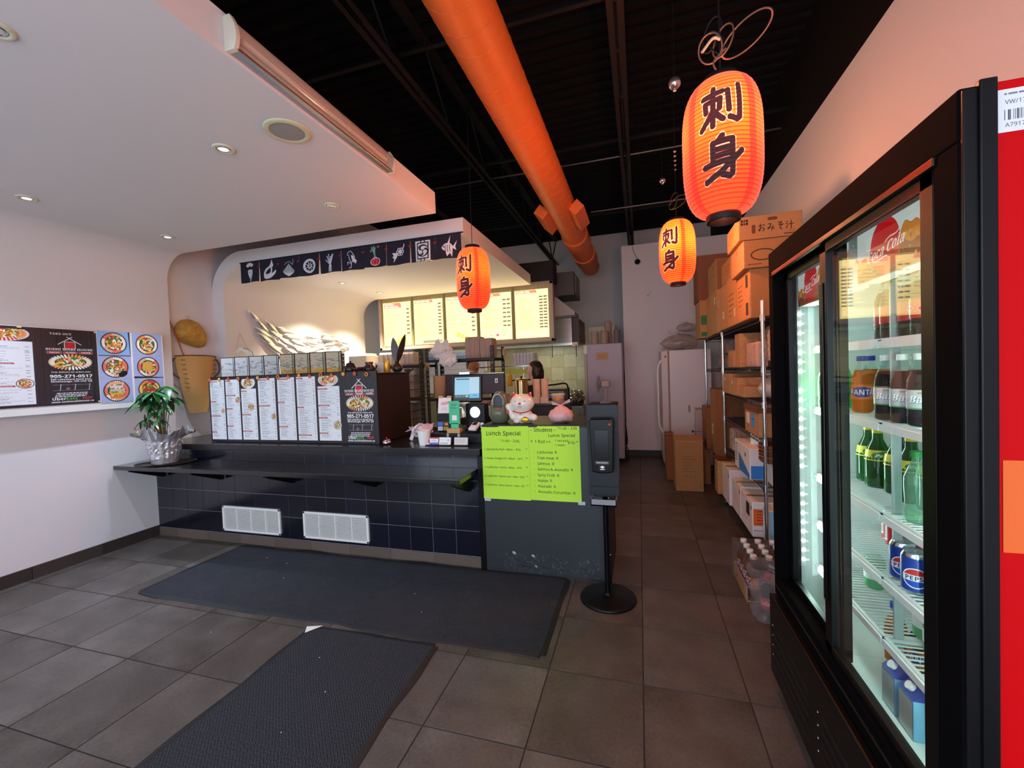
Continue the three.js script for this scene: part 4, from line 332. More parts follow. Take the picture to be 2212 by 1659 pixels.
// ---------------------------------------------------------------- potted plant in foil
{ const px = -4.235, pz = -2.835, py = 0.772; const tr = thing('oval_tray', 'dark oval tray under the foil wrapped plant pot', 'tray', [px + 0.03, py, pz + 0.015], 0.55); const g = lathe([[0.001, 0.003], [0.95, 0.003], [1.0, 0.016], [1.02, 0.016], [0.97, 0], [0.001, 0]], 44); g.scale(0.24, 1, 0.145); obj('dish', g, mat('#3b302e', 0.35), tr);
  const t = thing('foil_pot_plant', 'leafy green schefflera plant in a silver foil wrapped pot on the ledge', 'potted plant', [px, py + 0.004, pz]);
  const foilN = 72, rows = 22, pos = [], uv = [], idx = []; for (let j = 0; j <= rows; j++) for (let i = 0; i <= foilN; i++) { const v = j / rows, a = i / foilN * Math.PI * 2; let r = 0.1 + 0.045 * v + (v > 0.72 ? Math.pow((v - 0.72) / 0.28, 1.4) * 0.07 : 0); const f = Math.min(1, v * 2 + 0.2); r += f * (0.007 * Math.sin(a * 17 + 2 * Math.sin(a * 3)) + 0.006 * n3(Math.cos(a) * 9, v * 12, Math.sin(a) * 9) * 2); if (v > 0.72) r += (v - 0.72) * 0.09 * Math.sin(a * 7 + 1); const y = 0.004 + v * 0.29 + (v > 0.8 ? (v - 0.8) * 0.16 * Math.sin(a * 5 + 2) + (v - 0.8) * 0.12 * n3(Math.cos(a) * 5, 1, Math.sin(a) * 5) * 3 : 0); pos.push(Math.cos(a) * r, y, Math.sin(a) * r); uv.push(i / foilN, v); } for (let j = 0; j < rows; j++) for (let i = 0; i < foilN; i++) { const a = j * (foilN + 1) + i; idx.push(a, a + foilN + 1, a + 1, a + 1, a + foilN + 1, a + foilN + 2); } const fg = new THREE.BufferGeometry(); fg.setAttribute('position', new THREE.Float32BufferAttribute(pos, 3)); fg.setAttribute('uv', new THREE.Float32BufferAttribute(uv, 2)); fg.setIndex(idx); fg.computeVertexNormals();
  obj('foil_wrap', fg, std({ color: '#e9e9ef', roughness: 0.2, metalness: 0.75, side: THREE.DoubleSide, bumpMap: grain(256, 256, (u, v) => cl(128 + 160 * Math.abs(fbm(u, v, 9, 4, 8)) - 20), false), bumpScale: 0.006 }), t); obj('soil', lathe([[0.001, 0.2], [0.118, 0.198], [0.12, 0.19]], 24), mat('#2a1d16', 0.95), t);
  const lm = [std({ color: '#2f6a33', roughness: 0.32, side: THREE.DoubleSide }), std({ color: '#1f4a2b', roughness: 0.3, side: THREE.DoubleSide }), std({ color: '#3f7f45', roughness: 0.35, side: THREE.DoubleSide })]; const leafG = (() => { const pos = [], idx = [], n = 7; for (let i = 0; i <= n; i++) { const u = i / n, w = 0.17 * Math.sin(Math.PI * Math.pow(u, 0.8)) + 0.005, d = -0.35 * u * u; pos.push(-w, d + w * 0.12, u, 0, d - 0.02, u, w, d + w * 0.12, u); } for (let i = 0; i < n; i++) for (const k of [0, 1]) { const a = i * 3 + k; idx.push(a, a + 1, a + 3, a + 1, a + 4, a + 3); } const g = new THREE.BufferGeometry(); g.setAttribute('position', new THREE.Float32BufferAttribute(pos, 3)); g.setIndex(idx); g.computeVertexNormals(); return g; })();
  const r = rng(21); const heads = [[0, 0.66, 0.02, 7, 0.13], [-0.07, 0.62, 0.06, 7, 0.12], [0.08, 0.63, 0.03, 7, 0.12], [0.02, 0.56, 0.1, 6, 0.11], [-0.1, 0.53, 0.0, 6, 0.11], [0.11, 0.52, 0.05, 6, 0.11], [0.0, 0.48, 0.07, 5, 0.1], [-0.06, 0.42, 0.1, 6, 0.09], [0.1, 0.42, 0.09, 5, 0.09], [0.05, 0.6, -0.08, 6, 0.12], [-0.06, 0.58, -0.09, 6, 0.12], [-0.13, 0.4, 0.04, 5, 0.09], [0.02, 0.71, -0.03, 8, 0.15], [-0.04, 0.67, 0.1, 7, 0.14], [0.05, 0.66, 0.1, 7, 0.14], [-0.12, 0.6, 0.05, 7, 0.15]];
  for (const [hx, hy, hz, n, L] of heads) { const st = obj('stem', tube([[hx * 0.15, 0.19, hz * 0.15], [hx * 0.4, 0.19 + (hy - 0.19) * 0.6, hz * 0.5], [hx, hy, hz]], 0.0035, 10, 5), mat('#5c5a34', 0.7), t); for (let k = 0; k < n; k++) { const m = obj('leaf', leafG, lm[(r() * 3) | 0], st); m.position.set(hx, hy, hz); m.scale.setScalar(L * (0.8 + r() * 0.5)); m.rotation.set(0, k / n * Math.PI * 2 + r() * 0.6, 0, 'YXZ'); m.rotation.x = 0.15 + r() * 0.5; } }
  for (const [x, y, z, s] of [[-0.14, 0.36, 0.1, 0.035], [-0.03, 0.43, 0.13, 0.035], [0.07, 0.36, 0.16, 0.05], [0.14, 0.43, 0.11, 0.036], [0.02, 0.34, 0.15, 0.03]]) { const m = obj('round_charm', new THREE.CylinderGeometry(s, s, 0.004, 20).rotateX(Math.PI / 2).rotateY(-0.7).translate(x, y, z), mat('#3d3836', 0.6), t); obj('pick_stick', bar([x, y - s, z], [x * 0.7, 0.2, z * 0.6], 0.0015, 5), M.woodPale, m); }
}
// ---------------------------------------------------------------- small things on the counter
const YC = 0.9265;
{ const t = thing('service_bell', 'small chrome and red service bell on the counter', 'bell', [-2.066, YC, -3.13]); obj('base', lathe([[0.001, 0], [0.04, 0], [0.04, 0.008], [0.034, 0.012], [0.001, 0.012]], 28), M.black, t); obj('dome', lathe([[0.036, 0.014], [0.034, 0.028], [0.022, 0.042], [0.008, 0.047], [0.001, 0.0475]], 28), M.chrome, t); obj('button', lathe([[0.001, 0.06], [0.006, 0.059], [0.006, 0.05], [0.003, 0.046], [0.001, 0.046]], 14), M.red, t); }
{ const t = thing('paper_tub', 'white paper soup tub standing on the counter edge', 'cup', [-1.705, YC, -3.12]); obj('wall', lathe([[0.001, 0.002], [0.04, 0.002], [0.041, 0], [0.055, 0.115], [0.058, 0.118], [0.055, 0.121], [0.052, 0.117], [0.04, 0.006], [0.001, 0.005]], 36), M.whiteGloss, t); }
{ const t = thing('napkin_pile', 'crumpled pile of white and pink printed napkins', 'napkins', [-1.83, YC, -3.3]); const pm = [mat('#e6dde2', 0.8, { side: THREE.DoubleSide }), mat('#d9b9c4', 0.8, { side: THREE.DoubleSide }), mat('#f0ecee', 0.8, { side: THREE.DoubleSide })]; for (let k = 0; k < 8; k++) { const g = new THREE.PlaneGeometry(0.13, 0.11, 10, 8), p = g.attributes.position; for (let i = 0; i < p.count; i++) p.setZ(i, n3(p.getX(i) * 16 + k * 3, p.getY(i) * 16, k) * 0.06); g.rotateX(-1.2 - (k % 3) * 0.25); g.rotateY(k * 0.9); g.computeVertexNormals(); const m = obj('napkin', g, pm[k % 3], t); m.position.set(((k * 37) % 10 - 5) * 0.01, 0.055 + k * 0.011, ((k * 53) % 10 - 5) * 0.007); } }
{ const t = placed('cash_plinth', 'charcoal raised box at the till end of the counter', 'box', [-1.47, YC, -3.4]); obj('body', bx(-1.71, -1.245, YC, 1.003, -3.62, -3.24, 0.004), M.charcoal, t); for (const x of [-1.55, -1.45]) obj('tape', bx(x - 0.01, x + 0.01, 0.975, 1.003, -3.2395, -3.2385), M.plastic, t); }
function cardStack(x, label, draw, dx = 0.1) { const t = thing('business_cards', label, 'business cards', [x, YC, -3.1], 0, 'business card holders on the counter'); obj('holder', [bx(-dx / 2 - 0.002, dx / 2 + 0.002, 0, 0.006, -0.03, 0.02), bx(-dx / 2, dx / 2, 0.004, 0.03, -0.03, -0.026)], M.black, t); const g = bx(-dx / 2, dx / 2, 0, 0.058, -0.012, 0); g.rotateX(-0.18); g.translate(0, 0.008, -0.004); obj('cards', g, M.paper, t); const pg = new THREE.PlaneGeometry(dx, 0.058); pg.translate(0, 0.029, 0.0008); pg.rotateX(-0.18); pg.translate(0, 0.008, -0.004); obj('print', pg, std({ map: canvas(200, 116, draw), roughness: 0.5 }), t); }
cardStack(-1.625, 'red and blue business cards in a holder on the counter', (g, w, h) => { g.fillStyle = '#f2f0f2'; g.fillRect(0, 0, w, h); g.fillStyle = '#c43a48'; g.fillRect(0, 0, w, 22); g.fillStyle = '#6a72c4'; g.fillRect(40, 84, w, 32); g.fillStyle = '#b0303e'; g.beginPath(); g.ellipse(34, 60, 18, 34, 0, 0, 7); g.fill(); const r = rng(2); for (let k = 0; k < 3; k++) textLine(g, 80, 36 + k * 14, 90, r, '#777', 4); });
cardStack(-1.515, 'plain white business cards in a holder on the counter', (g, w, h) => { g.fillStyle = '#f4f4f4'; g.fillRect(0, 0, w, h); const r = rng(3); textLine(g, 20, 90, 140, r, '#3a3f44', 9); textLine(g, 140, 40, 40, r, '#3a3f44', 10); textLine(g, 30, 40, 70, r, '#9aa', 4); });
cardStack(-1.375, 'cream business cards in a black holder beside the green sign', (g, w, h) => { g.fillStyle = '#e2dad6'; g.fillRect(0, 0, w, h); const r = rng(5); for (let k = 0; k < 4; k++) textLine(g, 20, 24 + k * 18, 150, r, '#9a8f8f', 4); }, 0.115);
{ const t = placed('card_sign', 'black stand with a white delivery card and four payment logos', 'sign', [-1.625, 1.004, -3.33]); const g = bx(-1.69, -1.56, 1.004, 1.16, -3.4, -3.33, 0.004); obj('stand', g, M.blackSatin, t); obj('logo_plate', plane(0.11, 0.082, -1.632, 1.052, -3.3285), std({ roughness: 0.3, map: canvas(160, 120, (g, w, h) => { g.fillStyle = '#22262c'; g.fillRect(0, 0, w, h); g.fillStyle = '#2f6fc4'; g.fillRect(8, 8, 66, 50); g.fillStyle = '#e9edf2'; g.fillRect(8, 66, 66, 46); g.fillStyle = '#2b2b2b'; g.fillRect(86, 8, 66, 50); g.fillStyle = '#cf3b2c'; g.beginPath(); g.arc(110, 33, 17, 0, 7); g.fill(); g.fillStyle = '#e6a03a'; g.beginPath(); g.arc(130, 33, 17, 0, 7); g.fill(); g.fillStyle = '#b49a2c'; g.fillRect(86, 66, 66, 46); g.font = 'italic bold 24px sans-serif'; g.fillStyle = '#24408e'; g.fillText('VISA', 12, 98); }) }), t);
  const cg = bx(-0.06, 0.06, 0, 0.135, -0.002, 0); cg.rotateX(-0.2); cg.translate(-1.62, 1.165, -3.335); obj('card', cg, M.paper, t); const pg = new THREE.PlaneGeometry(0.12, 0.135); pg.translate(0, 0.0675, 0.001); pg.rotateX(-0.2); pg.translate(-1.62, 1.165, -3.335); obj('card_print', pg, std({ roughness: 0.5, map: canvas(180, 200, (g, w, h) => { g.fillStyle = '#e8e7ea'; g.fillRect(0, 0, w, h); g.save(); g.translate(90, 78); g.rotate(-0.1); g.font = 'italic bold 52px sans-serif'; g.fillStyle = '#e0452c'; g.textAlign = 'center'; g.fillText('SKIP', 0, 16); g.restore(); const r = rng(3); for (let k = 0; k < 3; k++) textLine(g, 56, 128 + k * 14, 70, r, '#d28a80', 4); }) }), t);
  for (const x of [-1.66, -1.58]) obj('wood_clip', bx(x - 0.02, x + 0.02, 1.29, 1.312, -3.372, -3.36), M.woodPale, t); }
{ const t = placed('delivery_sign', 'tall mint green delivery sign in a wooden foot', 'sign', [-1.5, 1.004, -3.28]); obj('wooden_foot', bx(-1.562, -1.445, 1.004, 1.042, -3.31, -3.25, 0.003), M.woodPale, t); obj('board', [bx(-1.535, -1.465, 1.04, 1.085, -3.284, -3.279), bx(-1.548, -1.452, 1.08, 1.272, -3.284, -3.279)], mat('#3fc48f', 0.4), t); obj('print', plane(0.09, 0.18, -1.5, 1.178, -3.2775), std({ roughness: 0.4, map: canvas(200, 400, (g, w, h) => { g.fillStyle = '#3fc48f'; g.fillRect(0, 0, w, h); g.fillStyle = '#173a2e'; g.font = '58px sans-serif'; g.fillText('Uber', 34, 78); g.fillText('Eats', 34, 138); g.fillStyle = '#eef3f0'; g.fillRect(52, 258, 96, 96); }) }), t); }
{ const t = placed('pos_terminal', 'black point of sale terminal with a glowing blue screen', 'till', [-1.4, 1.004, -3.45]); obj('base', bx(-1.45, -1.27, 1.004, 1.03, -3.55, -3.36, 0.008), M.blackSatin, t); obj('column', bx(-1.45, -1.27, 1.03, 1.24, -3.5, -3.4, 0.01), M.blackSatin, t); const g = bx(-0.135, 0.135, -0.105, 0.135, -0.03, 0, 0.012); g.rotateX(-0.12); g.translate(-1.415, 1.36, -3.37); const hd = obj('monitor_housing', g, M.blackGloss, t); const scr = canvas(512, 400, (g, w, h) => { g.fillStyle = '#a7e0fb'; g.fillRect(0, 0, w, h); g.fillStyle = '#c3e8fb'; g.fillRect(w * 0.6, 0, w * 0.4, h); g.fillStyle = '#1a4f74'; g.fillRect(w * 0.06, h * 0.06, w * 0.54, h * 0.05); g.fillStyle = '#2b3b3a'; g.fillRect(0, h * 0.84, w * 0.6, h * 0.16); ['#5c9a3a', '#3f86c4', '#4f8f3a', '#d7e2df'].forEach((c, k) => { g.fillStyle = c; g.fillRect(w * (0.03 + k * 0.14), h * 0.87, w * 0.1, h * 0.08); }); g.fillStyle = '#6cc6f4'; g.fillRect(w * 0.6, h * 0.78, w * 0.4, h * 0.22); g.fillStyle = '#2f8fd0'; g.fillRect(w * 0.75, h * 0.85, w * 0.16, h * 0.05); }); const sp = new THREE.PlaneGeometry(0.226, 0.178); sp.translate(0, 0.018, 0.0015); sp.rotateX(-0.12); sp.translate(-1.415, 1.36, -3.37); obj('screen', sp, std({ color: '#000000', roughness: 0.2, emissive: '#ffffff', emissiveMap: scr, emissiveIntensity: 0.75 }), hd, 'glowing pale blue order screen'); areaLight(-1.415, 1.378, -3.36, 0.22, 0.17, -1.415, 1.5, -2.4, [0.6, 0.85, 1], 0.6); obj('round_badge', new THREE.CylinderGeometry(0.048, 0.048, 0.006, 36).rotateX(Math.PI / 2).translate(-1.36, 1.165, -3.397), M.silver, t, 'round silver disc'); const l = bx(-1.48, -1.38, 1.49, 1.515, -3.46, -3.36, 0.005); obj('webcam_bar', l, M.silver, t); }
{ const t = thing('card_reader', 'white card payment reader with looped cable in front of the till', 'card reader', [-1.335, 1.004, -3.32], -0.2); const g = bx(-0.035, 0.035, 0, 0.03, -0.05, 0.05, 0.008); g.rotateX(0.5); g.translate(0, 0.035, 0); obj('body', g, M.whiteGloss, t); const s = plane(0.045, 0.04, 0, 0, 0, 0, -Math.PI / 2); s.translate(0, 0.0305, -0.02); s.rotateX(0.5); s.translate(0, 0.036, 0); obj('screen', s, mat('#20303a', 0.2), t); obj('cradle', bx(-0.045, 0.045, 0, 0.02, -0.05, 0.06, 0.005), M.black, t); obj('cable', tube([[-0.04, 0.01, 0.03], [-0.08, 0.012, 0.08], [-0.02, 0.012, 0.1], [0.06, 0.02, 0.05], [0.09, 0.05, 0]], 0.004, 40, 6), M.black, t); obj('receipt', bx(0.045, 0.075, 0, 0.08, -0.02, -0.018), M.paper, t); }
// ---------------------------------------------------------------- figures on the half cabinet
const YH = 1.1085;
{ const t = thing('shark_figure', 'olive green ceramic shark head ornament with open toothed mouth', 'figurine', [-1.05, YH, -3.14]); const out = (x, y, z) => smin(ell(x, y, z, 0, 0.07, 0, 0.082, 0.09, 0.075), ell(x, y, z, 0, 0.15, -0.015, 0.066, 0.098, 0.055), 0.05); const f = (x, y, z) => { let d = out(x, y, z); d = Math.max(d, -ell(x, y, z, 0, 0.165, 0.055, 0.046, 0.062, 0.055)); return Math.max(d, -y); }; obj('body', solid(f, [0, 0.12, 0], 0.135, 52), std({ color: '#5f6450', roughness: 0.3, clearcoat: 0.4 }), t); obj('mouth_lining', sphere(0.046, 0, 0.165, 0.012, 0.92, 1.22, 0.3, 20), mat('#4b5058', 0.7), t); const te = new THREE.ConeGeometry(0.0035, 0.011, 6), tl = M.whiteGloss; for (let k = 0; k < 22; k++) { const a = -0.35 + k / 21 * (Math.PI + 0.7); const m = obj('tooth', te, tl, t); m.position.set(Math.cos(a) * 0.041, 0.165 + Math.sin(a) * 0.056, 0.046 - Math.abs(Math.cos(a)) * 0.006); m.rotation.z = a + Math.PI / 2; } obj('lower_jaw', sphere(0.06, 0, 0.075, 0.036, 1.0, 0.85, 0.72, 24), std({ color: '#656a52', roughness: 0.3 }), t); }
{ const t = thing('lucky_cat', 'white ceramic beckoning lucky cat with red ears and collar', 'figurine', [-0.86, YH, -3.12]); const f = (x, y, z) => { let d = ell(x, y, z, 0, 0.15, 0.005, 0.094, 0.07, 0.075); for (const s of [-1, 1]) d = smin(d, caps(x, y, z, [s * 0.052, 0.195, 0], [s * 0.068, 0.228, 0], 0.022, 0.006), 0.015); d = smin(d, ell(x, y, z, 0, 0.045, 0, 0.085, 0.06, 0.065), 0.02); d = smin(d, caps(x, y, z, [-0.07, 0.05, 0.03], [-0.1, 0.13, 0.04], 0.024, 0.022), 0.012); d = smin(d, caps(x, y, z, [0.06, 0.05, 0.035], [0.1, 0.045, 0.05], 0.026, 0.026), 0.012); return Math.max(d, -y); }; obj('body', solid(f, [0, 0.115, 0], 0.14, 56), std({ color: '#e6dfd2', roughness: 0.25, clearcoat: 0.5 }), t); for (const s of [-1, 1]) { obj('inner_ear', sphere(0.013, s * 0.061, 0.209, 0.017, 0.95, 1.5, 0.5, 12), M.red, t); obj('eye', tube([[s * 0.052, 0.162, 0.064], [s * 0.038, 0.17, 0.0705], [s * 0.024, 0.164, 0.0745]], 0.0016, 12, 5), mat('#2a1e1c', 0.4), t); for (let k = 0; k < 2; k++) obj('whisker', bar([s * 0.062, 0.142 - k * 0.01, 0.061], [s * 0.083, 0.146 - k * 0.014, 0.042], 0.0012, 4), mat('#c26a5a', 0.5), t); } obj('nose', sphere(0.011, 0, 0.152, 0.077, 1.2, 0.8, 0.6, 12), M.red, t); obj('mouth', tube([[-0.016, 0.13, 0.078], [-0.008, 0.126, 0.079], [0, 0.134, 0.08], [0.008, 0.126, 0.079], [0.016, 0.13, 0.078]], 0.0014, 16, 5), mat('#6a2c26', 0.4), t); obj('collar', tube([[-0.075, 0.1, 0.03], [-0.045, 0.088, 0.06], [0, 0.083, 0.072], [0.045, 0.088, 0.06], [0.075, 0.1, 0.03]], 0.004, 24, 6), M.red, t); obj('bell', sphere(0.008, 0, 0.076, 0.074, 1, 1, 1, 10), M.gold, t); obj('coin', sphere(0.03, 0.03, 0.03, 0.058, 1.1, 0.8, 0.4, 16), M.gold, t); obj('paw_pad', bx(-0.112, -0.092, 0.075, 0.105, 0.058, 0.064, 0.003), M.red, t); for (const [x, c] of [[-0.03, 0]]) obj('foot', sphere(0.02, x, 0.02, 0.06, 1.3, 0.9, 0.8, 12), M.cream, t); }
function tiedBag(name, label, pos, s, material, knots, seed, sq = [1, 1, 1]) { const t = thing(name, label, 'bag', pos); const g = warp(lathe([[0.001, 0], [0.5, 0.0], [0.86, 0.12], [1, 0.42], [0.86, 0.72], [0.45, 0.95], [0.16, 1.04], [0.1, 1.1], [0.02, 1.12]], 40), 0.1, 2.1, seed); g.scale(s * sq[0], s * sq[1], s * sq[2]); g.computeBoundingBox(); g.translate(0, -g.boundingBox.min.y, 0); obj('sack', g, material, t); const H = g.boundingBox.max.y - g.boundingBox.min.y; for (let k = 0; k < knots; k++) { const a = k * Math.PI * 0.95 + 0.3, d = k ? 1 : -1; const e = new THREE.PlaneGeometry(s * 0.75, s * 0.28, 8, 4), p = e.attributes.position; for (let i = 0; i < p.count; i++) { const u = (p.getX(i) / (s * 0.75) + 0.5); p.setXYZ(i, d * u * s * 0.75, H * 0.97 + u * s * 0.25 * (k ? 1.4 : 0.5) + p.getY(i) * (0.3 + u * 0.7), Math.sin(u * 5 + k) * s * 0.08 + p.getY(i) * 0.3); } e.computeVertexNormals(); obj('knot_ear', e, material, t); } return t; }
tiedBag('tied_bag', 'pink tied plastic bag on the half cabinet beside the lucky cat', [-0.565, YH, -3.13], 0.09, mat('#d9a7a4', 0.45, { side: THREE.DoubleSide }), 2, 3, [1.0, 1.2, 0.9]);
// ---------------------------------------------------------------- hand sanitiser stand
{ const x = -0.235, z = -2.78, t = placed('sanitizer_stand', 'black hand sanitiser dispenser on a pole with round base', 'dispenser stand', [x, 0, z]); obj('base', lathe([[0.001, 0], [0.178, 0], [0.18, 0.006], [0.178, 0.014], [0.17, 0.02], [0.05, 0.026], [0.03, 0.034], [0.001, 0.034]], 56).translate(x, 0, z), M.blackSatin, t); obj('pole', cyl(0.017, 0.017, 0.66, x, 0.034, z, 24), M.blackGloss, t); obj('pole_flange', cyl(0.03, 0.026, 0.018, x, 0.03, z, 24), M.blackSatin, t); const sh = new THREE.Shape(); const w = 0.09; sh.moveTo(-w, 0.7); sh.lineTo(-w, 0.79); sh.lineTo(-w - 0.006, 0.81); sh.lineTo(-w - 0.006, 1.25); sh.quadraticCurveTo(-w - 0.006, 1.266, -w + 0.01, 1.266); sh.lineTo(w - 0.01, 1.266); sh.quadraticCurveTo(w + 0.006, 1.266, w + 0.006, 1.25); sh.lineTo(w + 0.006, 0.81); sh.lineTo(w, 0.79); sh.lineTo(w, 0.7); sh.quadraticCurveTo(w, 0.68, w - 0.02, 0.68); sh.lineTo(-w + 0.02, 0.68); sh.quadraticCurveTo(-w, 0.68, -w, 0.7); const g = new THREE.ExtrudeGeometry(sh, { depth: 0.012, bevelEnabled: true, bevelSize: 0.002, bevelThickness: 0.002, bevelSegments: 2 }); g.translate(x, 0, z + 0.018); obj('back_board', g, M.charcoal, t); obj('board_seam', bx(x - w, x + w, 0.742, 0.746, z + 0.03, z + 0.034), M.black, t);
  const b = new THREE.Shape(); b.moveTo(-0.058, 0.865); b.lineTo(-0.068, 1.17); b.quadraticCurveTo(-0.068, 1.182, -0.056, 1.182); b.lineTo(0.056, 1.182); b.quadraticCurveTo(0.068, 1.182, 0.068, 1.17); b.lineTo(0.058, 0.865); b.quadraticCurveTo(0, 0.85, -0.058, 0.865); const bg = new THREE.ExtrudeGeometry(b, { depth: 0.07, bevelEnabled: true, bevelSize: 0.008, bevelThickness: 0.012, bevelSegments: 4 }); bg.translate(x, 0, z + 0.042); const body = obj('dispenser_body', bg, std({ color: '#08080a', roughness: 0.3, specularIntensity: 0.4 }), t); obj('window', bx(x - 0.042, x + 0.042, 0.935, 1.12, z + 0.122, z + 0.1265, 0.002), std({ color: '#120e10', roughness: 0.2, specularIntensity: 0.5 }), body, 'smoked window'); obj('label_plate', plane(0.085, 0.022, x, 0.918, z + 0.1262), std({ roughness: 0.4, map: canvas(256, 64, (g, w2, h) => { g.fillStyle = '#2a2a2e'; g.fillRect(0, 0, w2, h); g.fillStyle = '#e9e9ec'; g.font = 'bold 30px sans-serif'; g.fillText('Hand Sanitizer', 22, 42); }) }), body); obj('badge', plane(0.036, 0.03, x, 0.886, z + 0.1262), std({ roughness: 0.4, map: canvas(64, 56, (g, w2, h) => { g.fillStyle = '#0a0a0c'; g.fillRect(0, 0, w2, h); g.fillStyle = '#f2f2f4'; g.beginPath(); g.moveTo(32, 2); g.lineTo(58, 20); g.lineTo(32, 36); g.lineTo(6, 20); g.fill(); g.fillRect(8, 42, 48, 8); }) }), body); obj('sensor_light', sphere(0.005, x + 0.05, 1.155, z + 0.124, 1, 1, 0.5, 10), std({ color: '#400', emissive: '#ff2a10', emissiveIntensity: 1.5 }), body); const tr = obj('drip_tray', [bx(x - 0.078, x + 0.078, 0.648, 0.656, z + 0.03, z + 0.13), bx(x - 0.078, x + 0.078, 0.648, 0.688, z + 0.125, z + 0.13), bx(x - 0.078, x - 0.073, 0.648, 0.688, z + 0.03, z + 0.13), bx(x + 0.073, x + 0.078, 0.648, 0.688, z + 0.03, z + 0.13)], mat('#8a8d94', 0.4), t, 'grey drip tray'); }
// ---------------------------------------------------------------- floor mats
{ const fuzz = grain(256, 256, (u, v) => { const q = fbm(u, v, 60, 2, 4) * 60 + fbm(u, v, 5, 3, 9) * 16; return [cl(38 + q), cl(40 + q), cl(46 + q)]; }); fuzz.repeat.set(5, 1.6); const fb = grain(256, 256, (u, v) => cl(128 + fbm(u, v, 70, 2, 6) * 230), false); fb.repeat.set(8, 2.6);
  const mk = (name, label, x0, x1, z0, z1, map, bump, bs, seed, wav, rot) => { const W = x1 - x0, D = z1 - z0, t = thing(name, label, 'mat', [(x0 + x1) / 2, 0, (z0 + z1) / 2], rot); const g = new THREE.BoxGeometry(W - 0.05, 0.007, D - 0.05, 60, 1, 24), p = g.attributes.position; for (let i = 0; i < p.count; i++) { const x = p.getX(i), z = p.getZ(i), e = Math.min(1, (Math.min(W / 2 - 0.02 - Math.abs(x), D / 2 - 0.02 - Math.abs(z))) / 0.15); p.setY(i, p.getY(i) + 0.0055 + (p.getY(i) > 0 ? 0.004 * Math.max(0, n3(x * 2.3 + seed, z * 4, seed)) : 0)); } g.computeVertexNormals(); obj('pile', g, std({ map, bumpMap: bump, bumpScale: bs, roughness: 0.95, sheen: 0.3, sheenRoughness: 0.8 }), t);
    const rim = []; const n = 60; const edge = (fx, fz, nx, nz) => { const pos = [], idx = [], uv = []; for (let i = 0; i <= n; i++) { const u = i / n, [x, z] = [fx(u), fz(u)], o = wav * n3(x * 3 + seed, z * 3, 5), lift = Math.max(0, wav * 0.6 * n3(x * 2.2 - seed, z * 2.2, 9)); pos.push(x, 0.01, z, x + nx * 0.03 + nx * o, 0.003 + lift, z + nz * 0.03 + nz * o, x + nx * 0.032 + nx * o, lift * 0.5, z + nz * 0.032 + nz * o); uv.push(0, 0, 0, 0, 0, 0); if (i) { const a = (i - 1) * 3; for (const k of [0, 1]) idx.push(a + k, a + k + 1, a + k + 3, a + k + 1, a + k + 4, a + k + 3); } } const q = new THREE.BufferGeometry(); q.setAttribute('position', new THREE.Float32BufferAttribute(pos, 3)); q.setAttribute('uv', new THREE.Float32BufferAttribute(uv, 2)); q.setIndex(idx); q.computeVertexNormals(); return q; }; const a = W / 2 - 0.03, b = D / 2 - 0.03; obj('rubber_border', [edge((u) => -a + 2 * a * u, () => b, 0, 1), edge((u) => -a + 2 * a * u, () => -b, 0, -1), edge(() => a, (u) => -b + 2 * b * u, 1, 0), edge(() => -a, (u) => -b + 2 * b * u, -1, 0)], mat('#17181a', 0.55, { side: THREE.DoubleSide }), t); return t; };
  mk('runner_mat', 'long black carpet mat lying in front of the tiled counter', -3.54, -0.515, -2.99, -2.105, fuzz, fb, 0.004, 2, 0.025, 0);
  const herr = grain(256, 256, (u, v, i, j) => { const s = ((i >> 4) & 1 ? 1 : -1), k = (j + s * (i % 16) * 1 + 1024) % 12, q = fbm(u, v, 40, 2, 4) * 40; const t = k < 5 ? 20 : 54; return [cl(t + q), cl(t + 2 + q), cl(t + 8 + q)]; }); herr.repeat.set(3, 4); const hb = grain(256, 256, (u, v, i, j) => { const s = ((i >> 4) & 1 ? 1 : -1), k = (j + s * (i % 16) + 1024) % 12; return k < 5 ? 30 : cl(190 + fbm(u, v, 60, 1) * 60); }, false); hb.repeat.set(3, 4);
  mk('entrance_mat', 'black chevron ribbed entrance mat with a white corner tag', -1.945, -1.085, -2.085, -0.55, herr, hb, 0.004, 6, 0.02, 0.015);
  tag(obj('paper_scrap', extr([[0, 0], [0.09, 0.03], [0.035, -0.055]], 0.001).rotateX(-Math.PI / 2).translate(-1.96, 0.013, -2.045), M.paper), 'white paper scrap at the corner of the entrance mat', 'scrap'); const r = rng(17); for (let k = 0; k < 9; k++) { const x = -3.2 + r() * 2.5, z = -2.9 + r() * 1.9; tag(obj('crumb', new THREE.DodecahedronGeometry(0.002 + r() * 0.002).scale(1, 0.5, 1).translate(x, 0.014, z), M.paper), 'tiny white crumb of litter on the black mats', 'crumb', 'crumbs on the mats'); } }
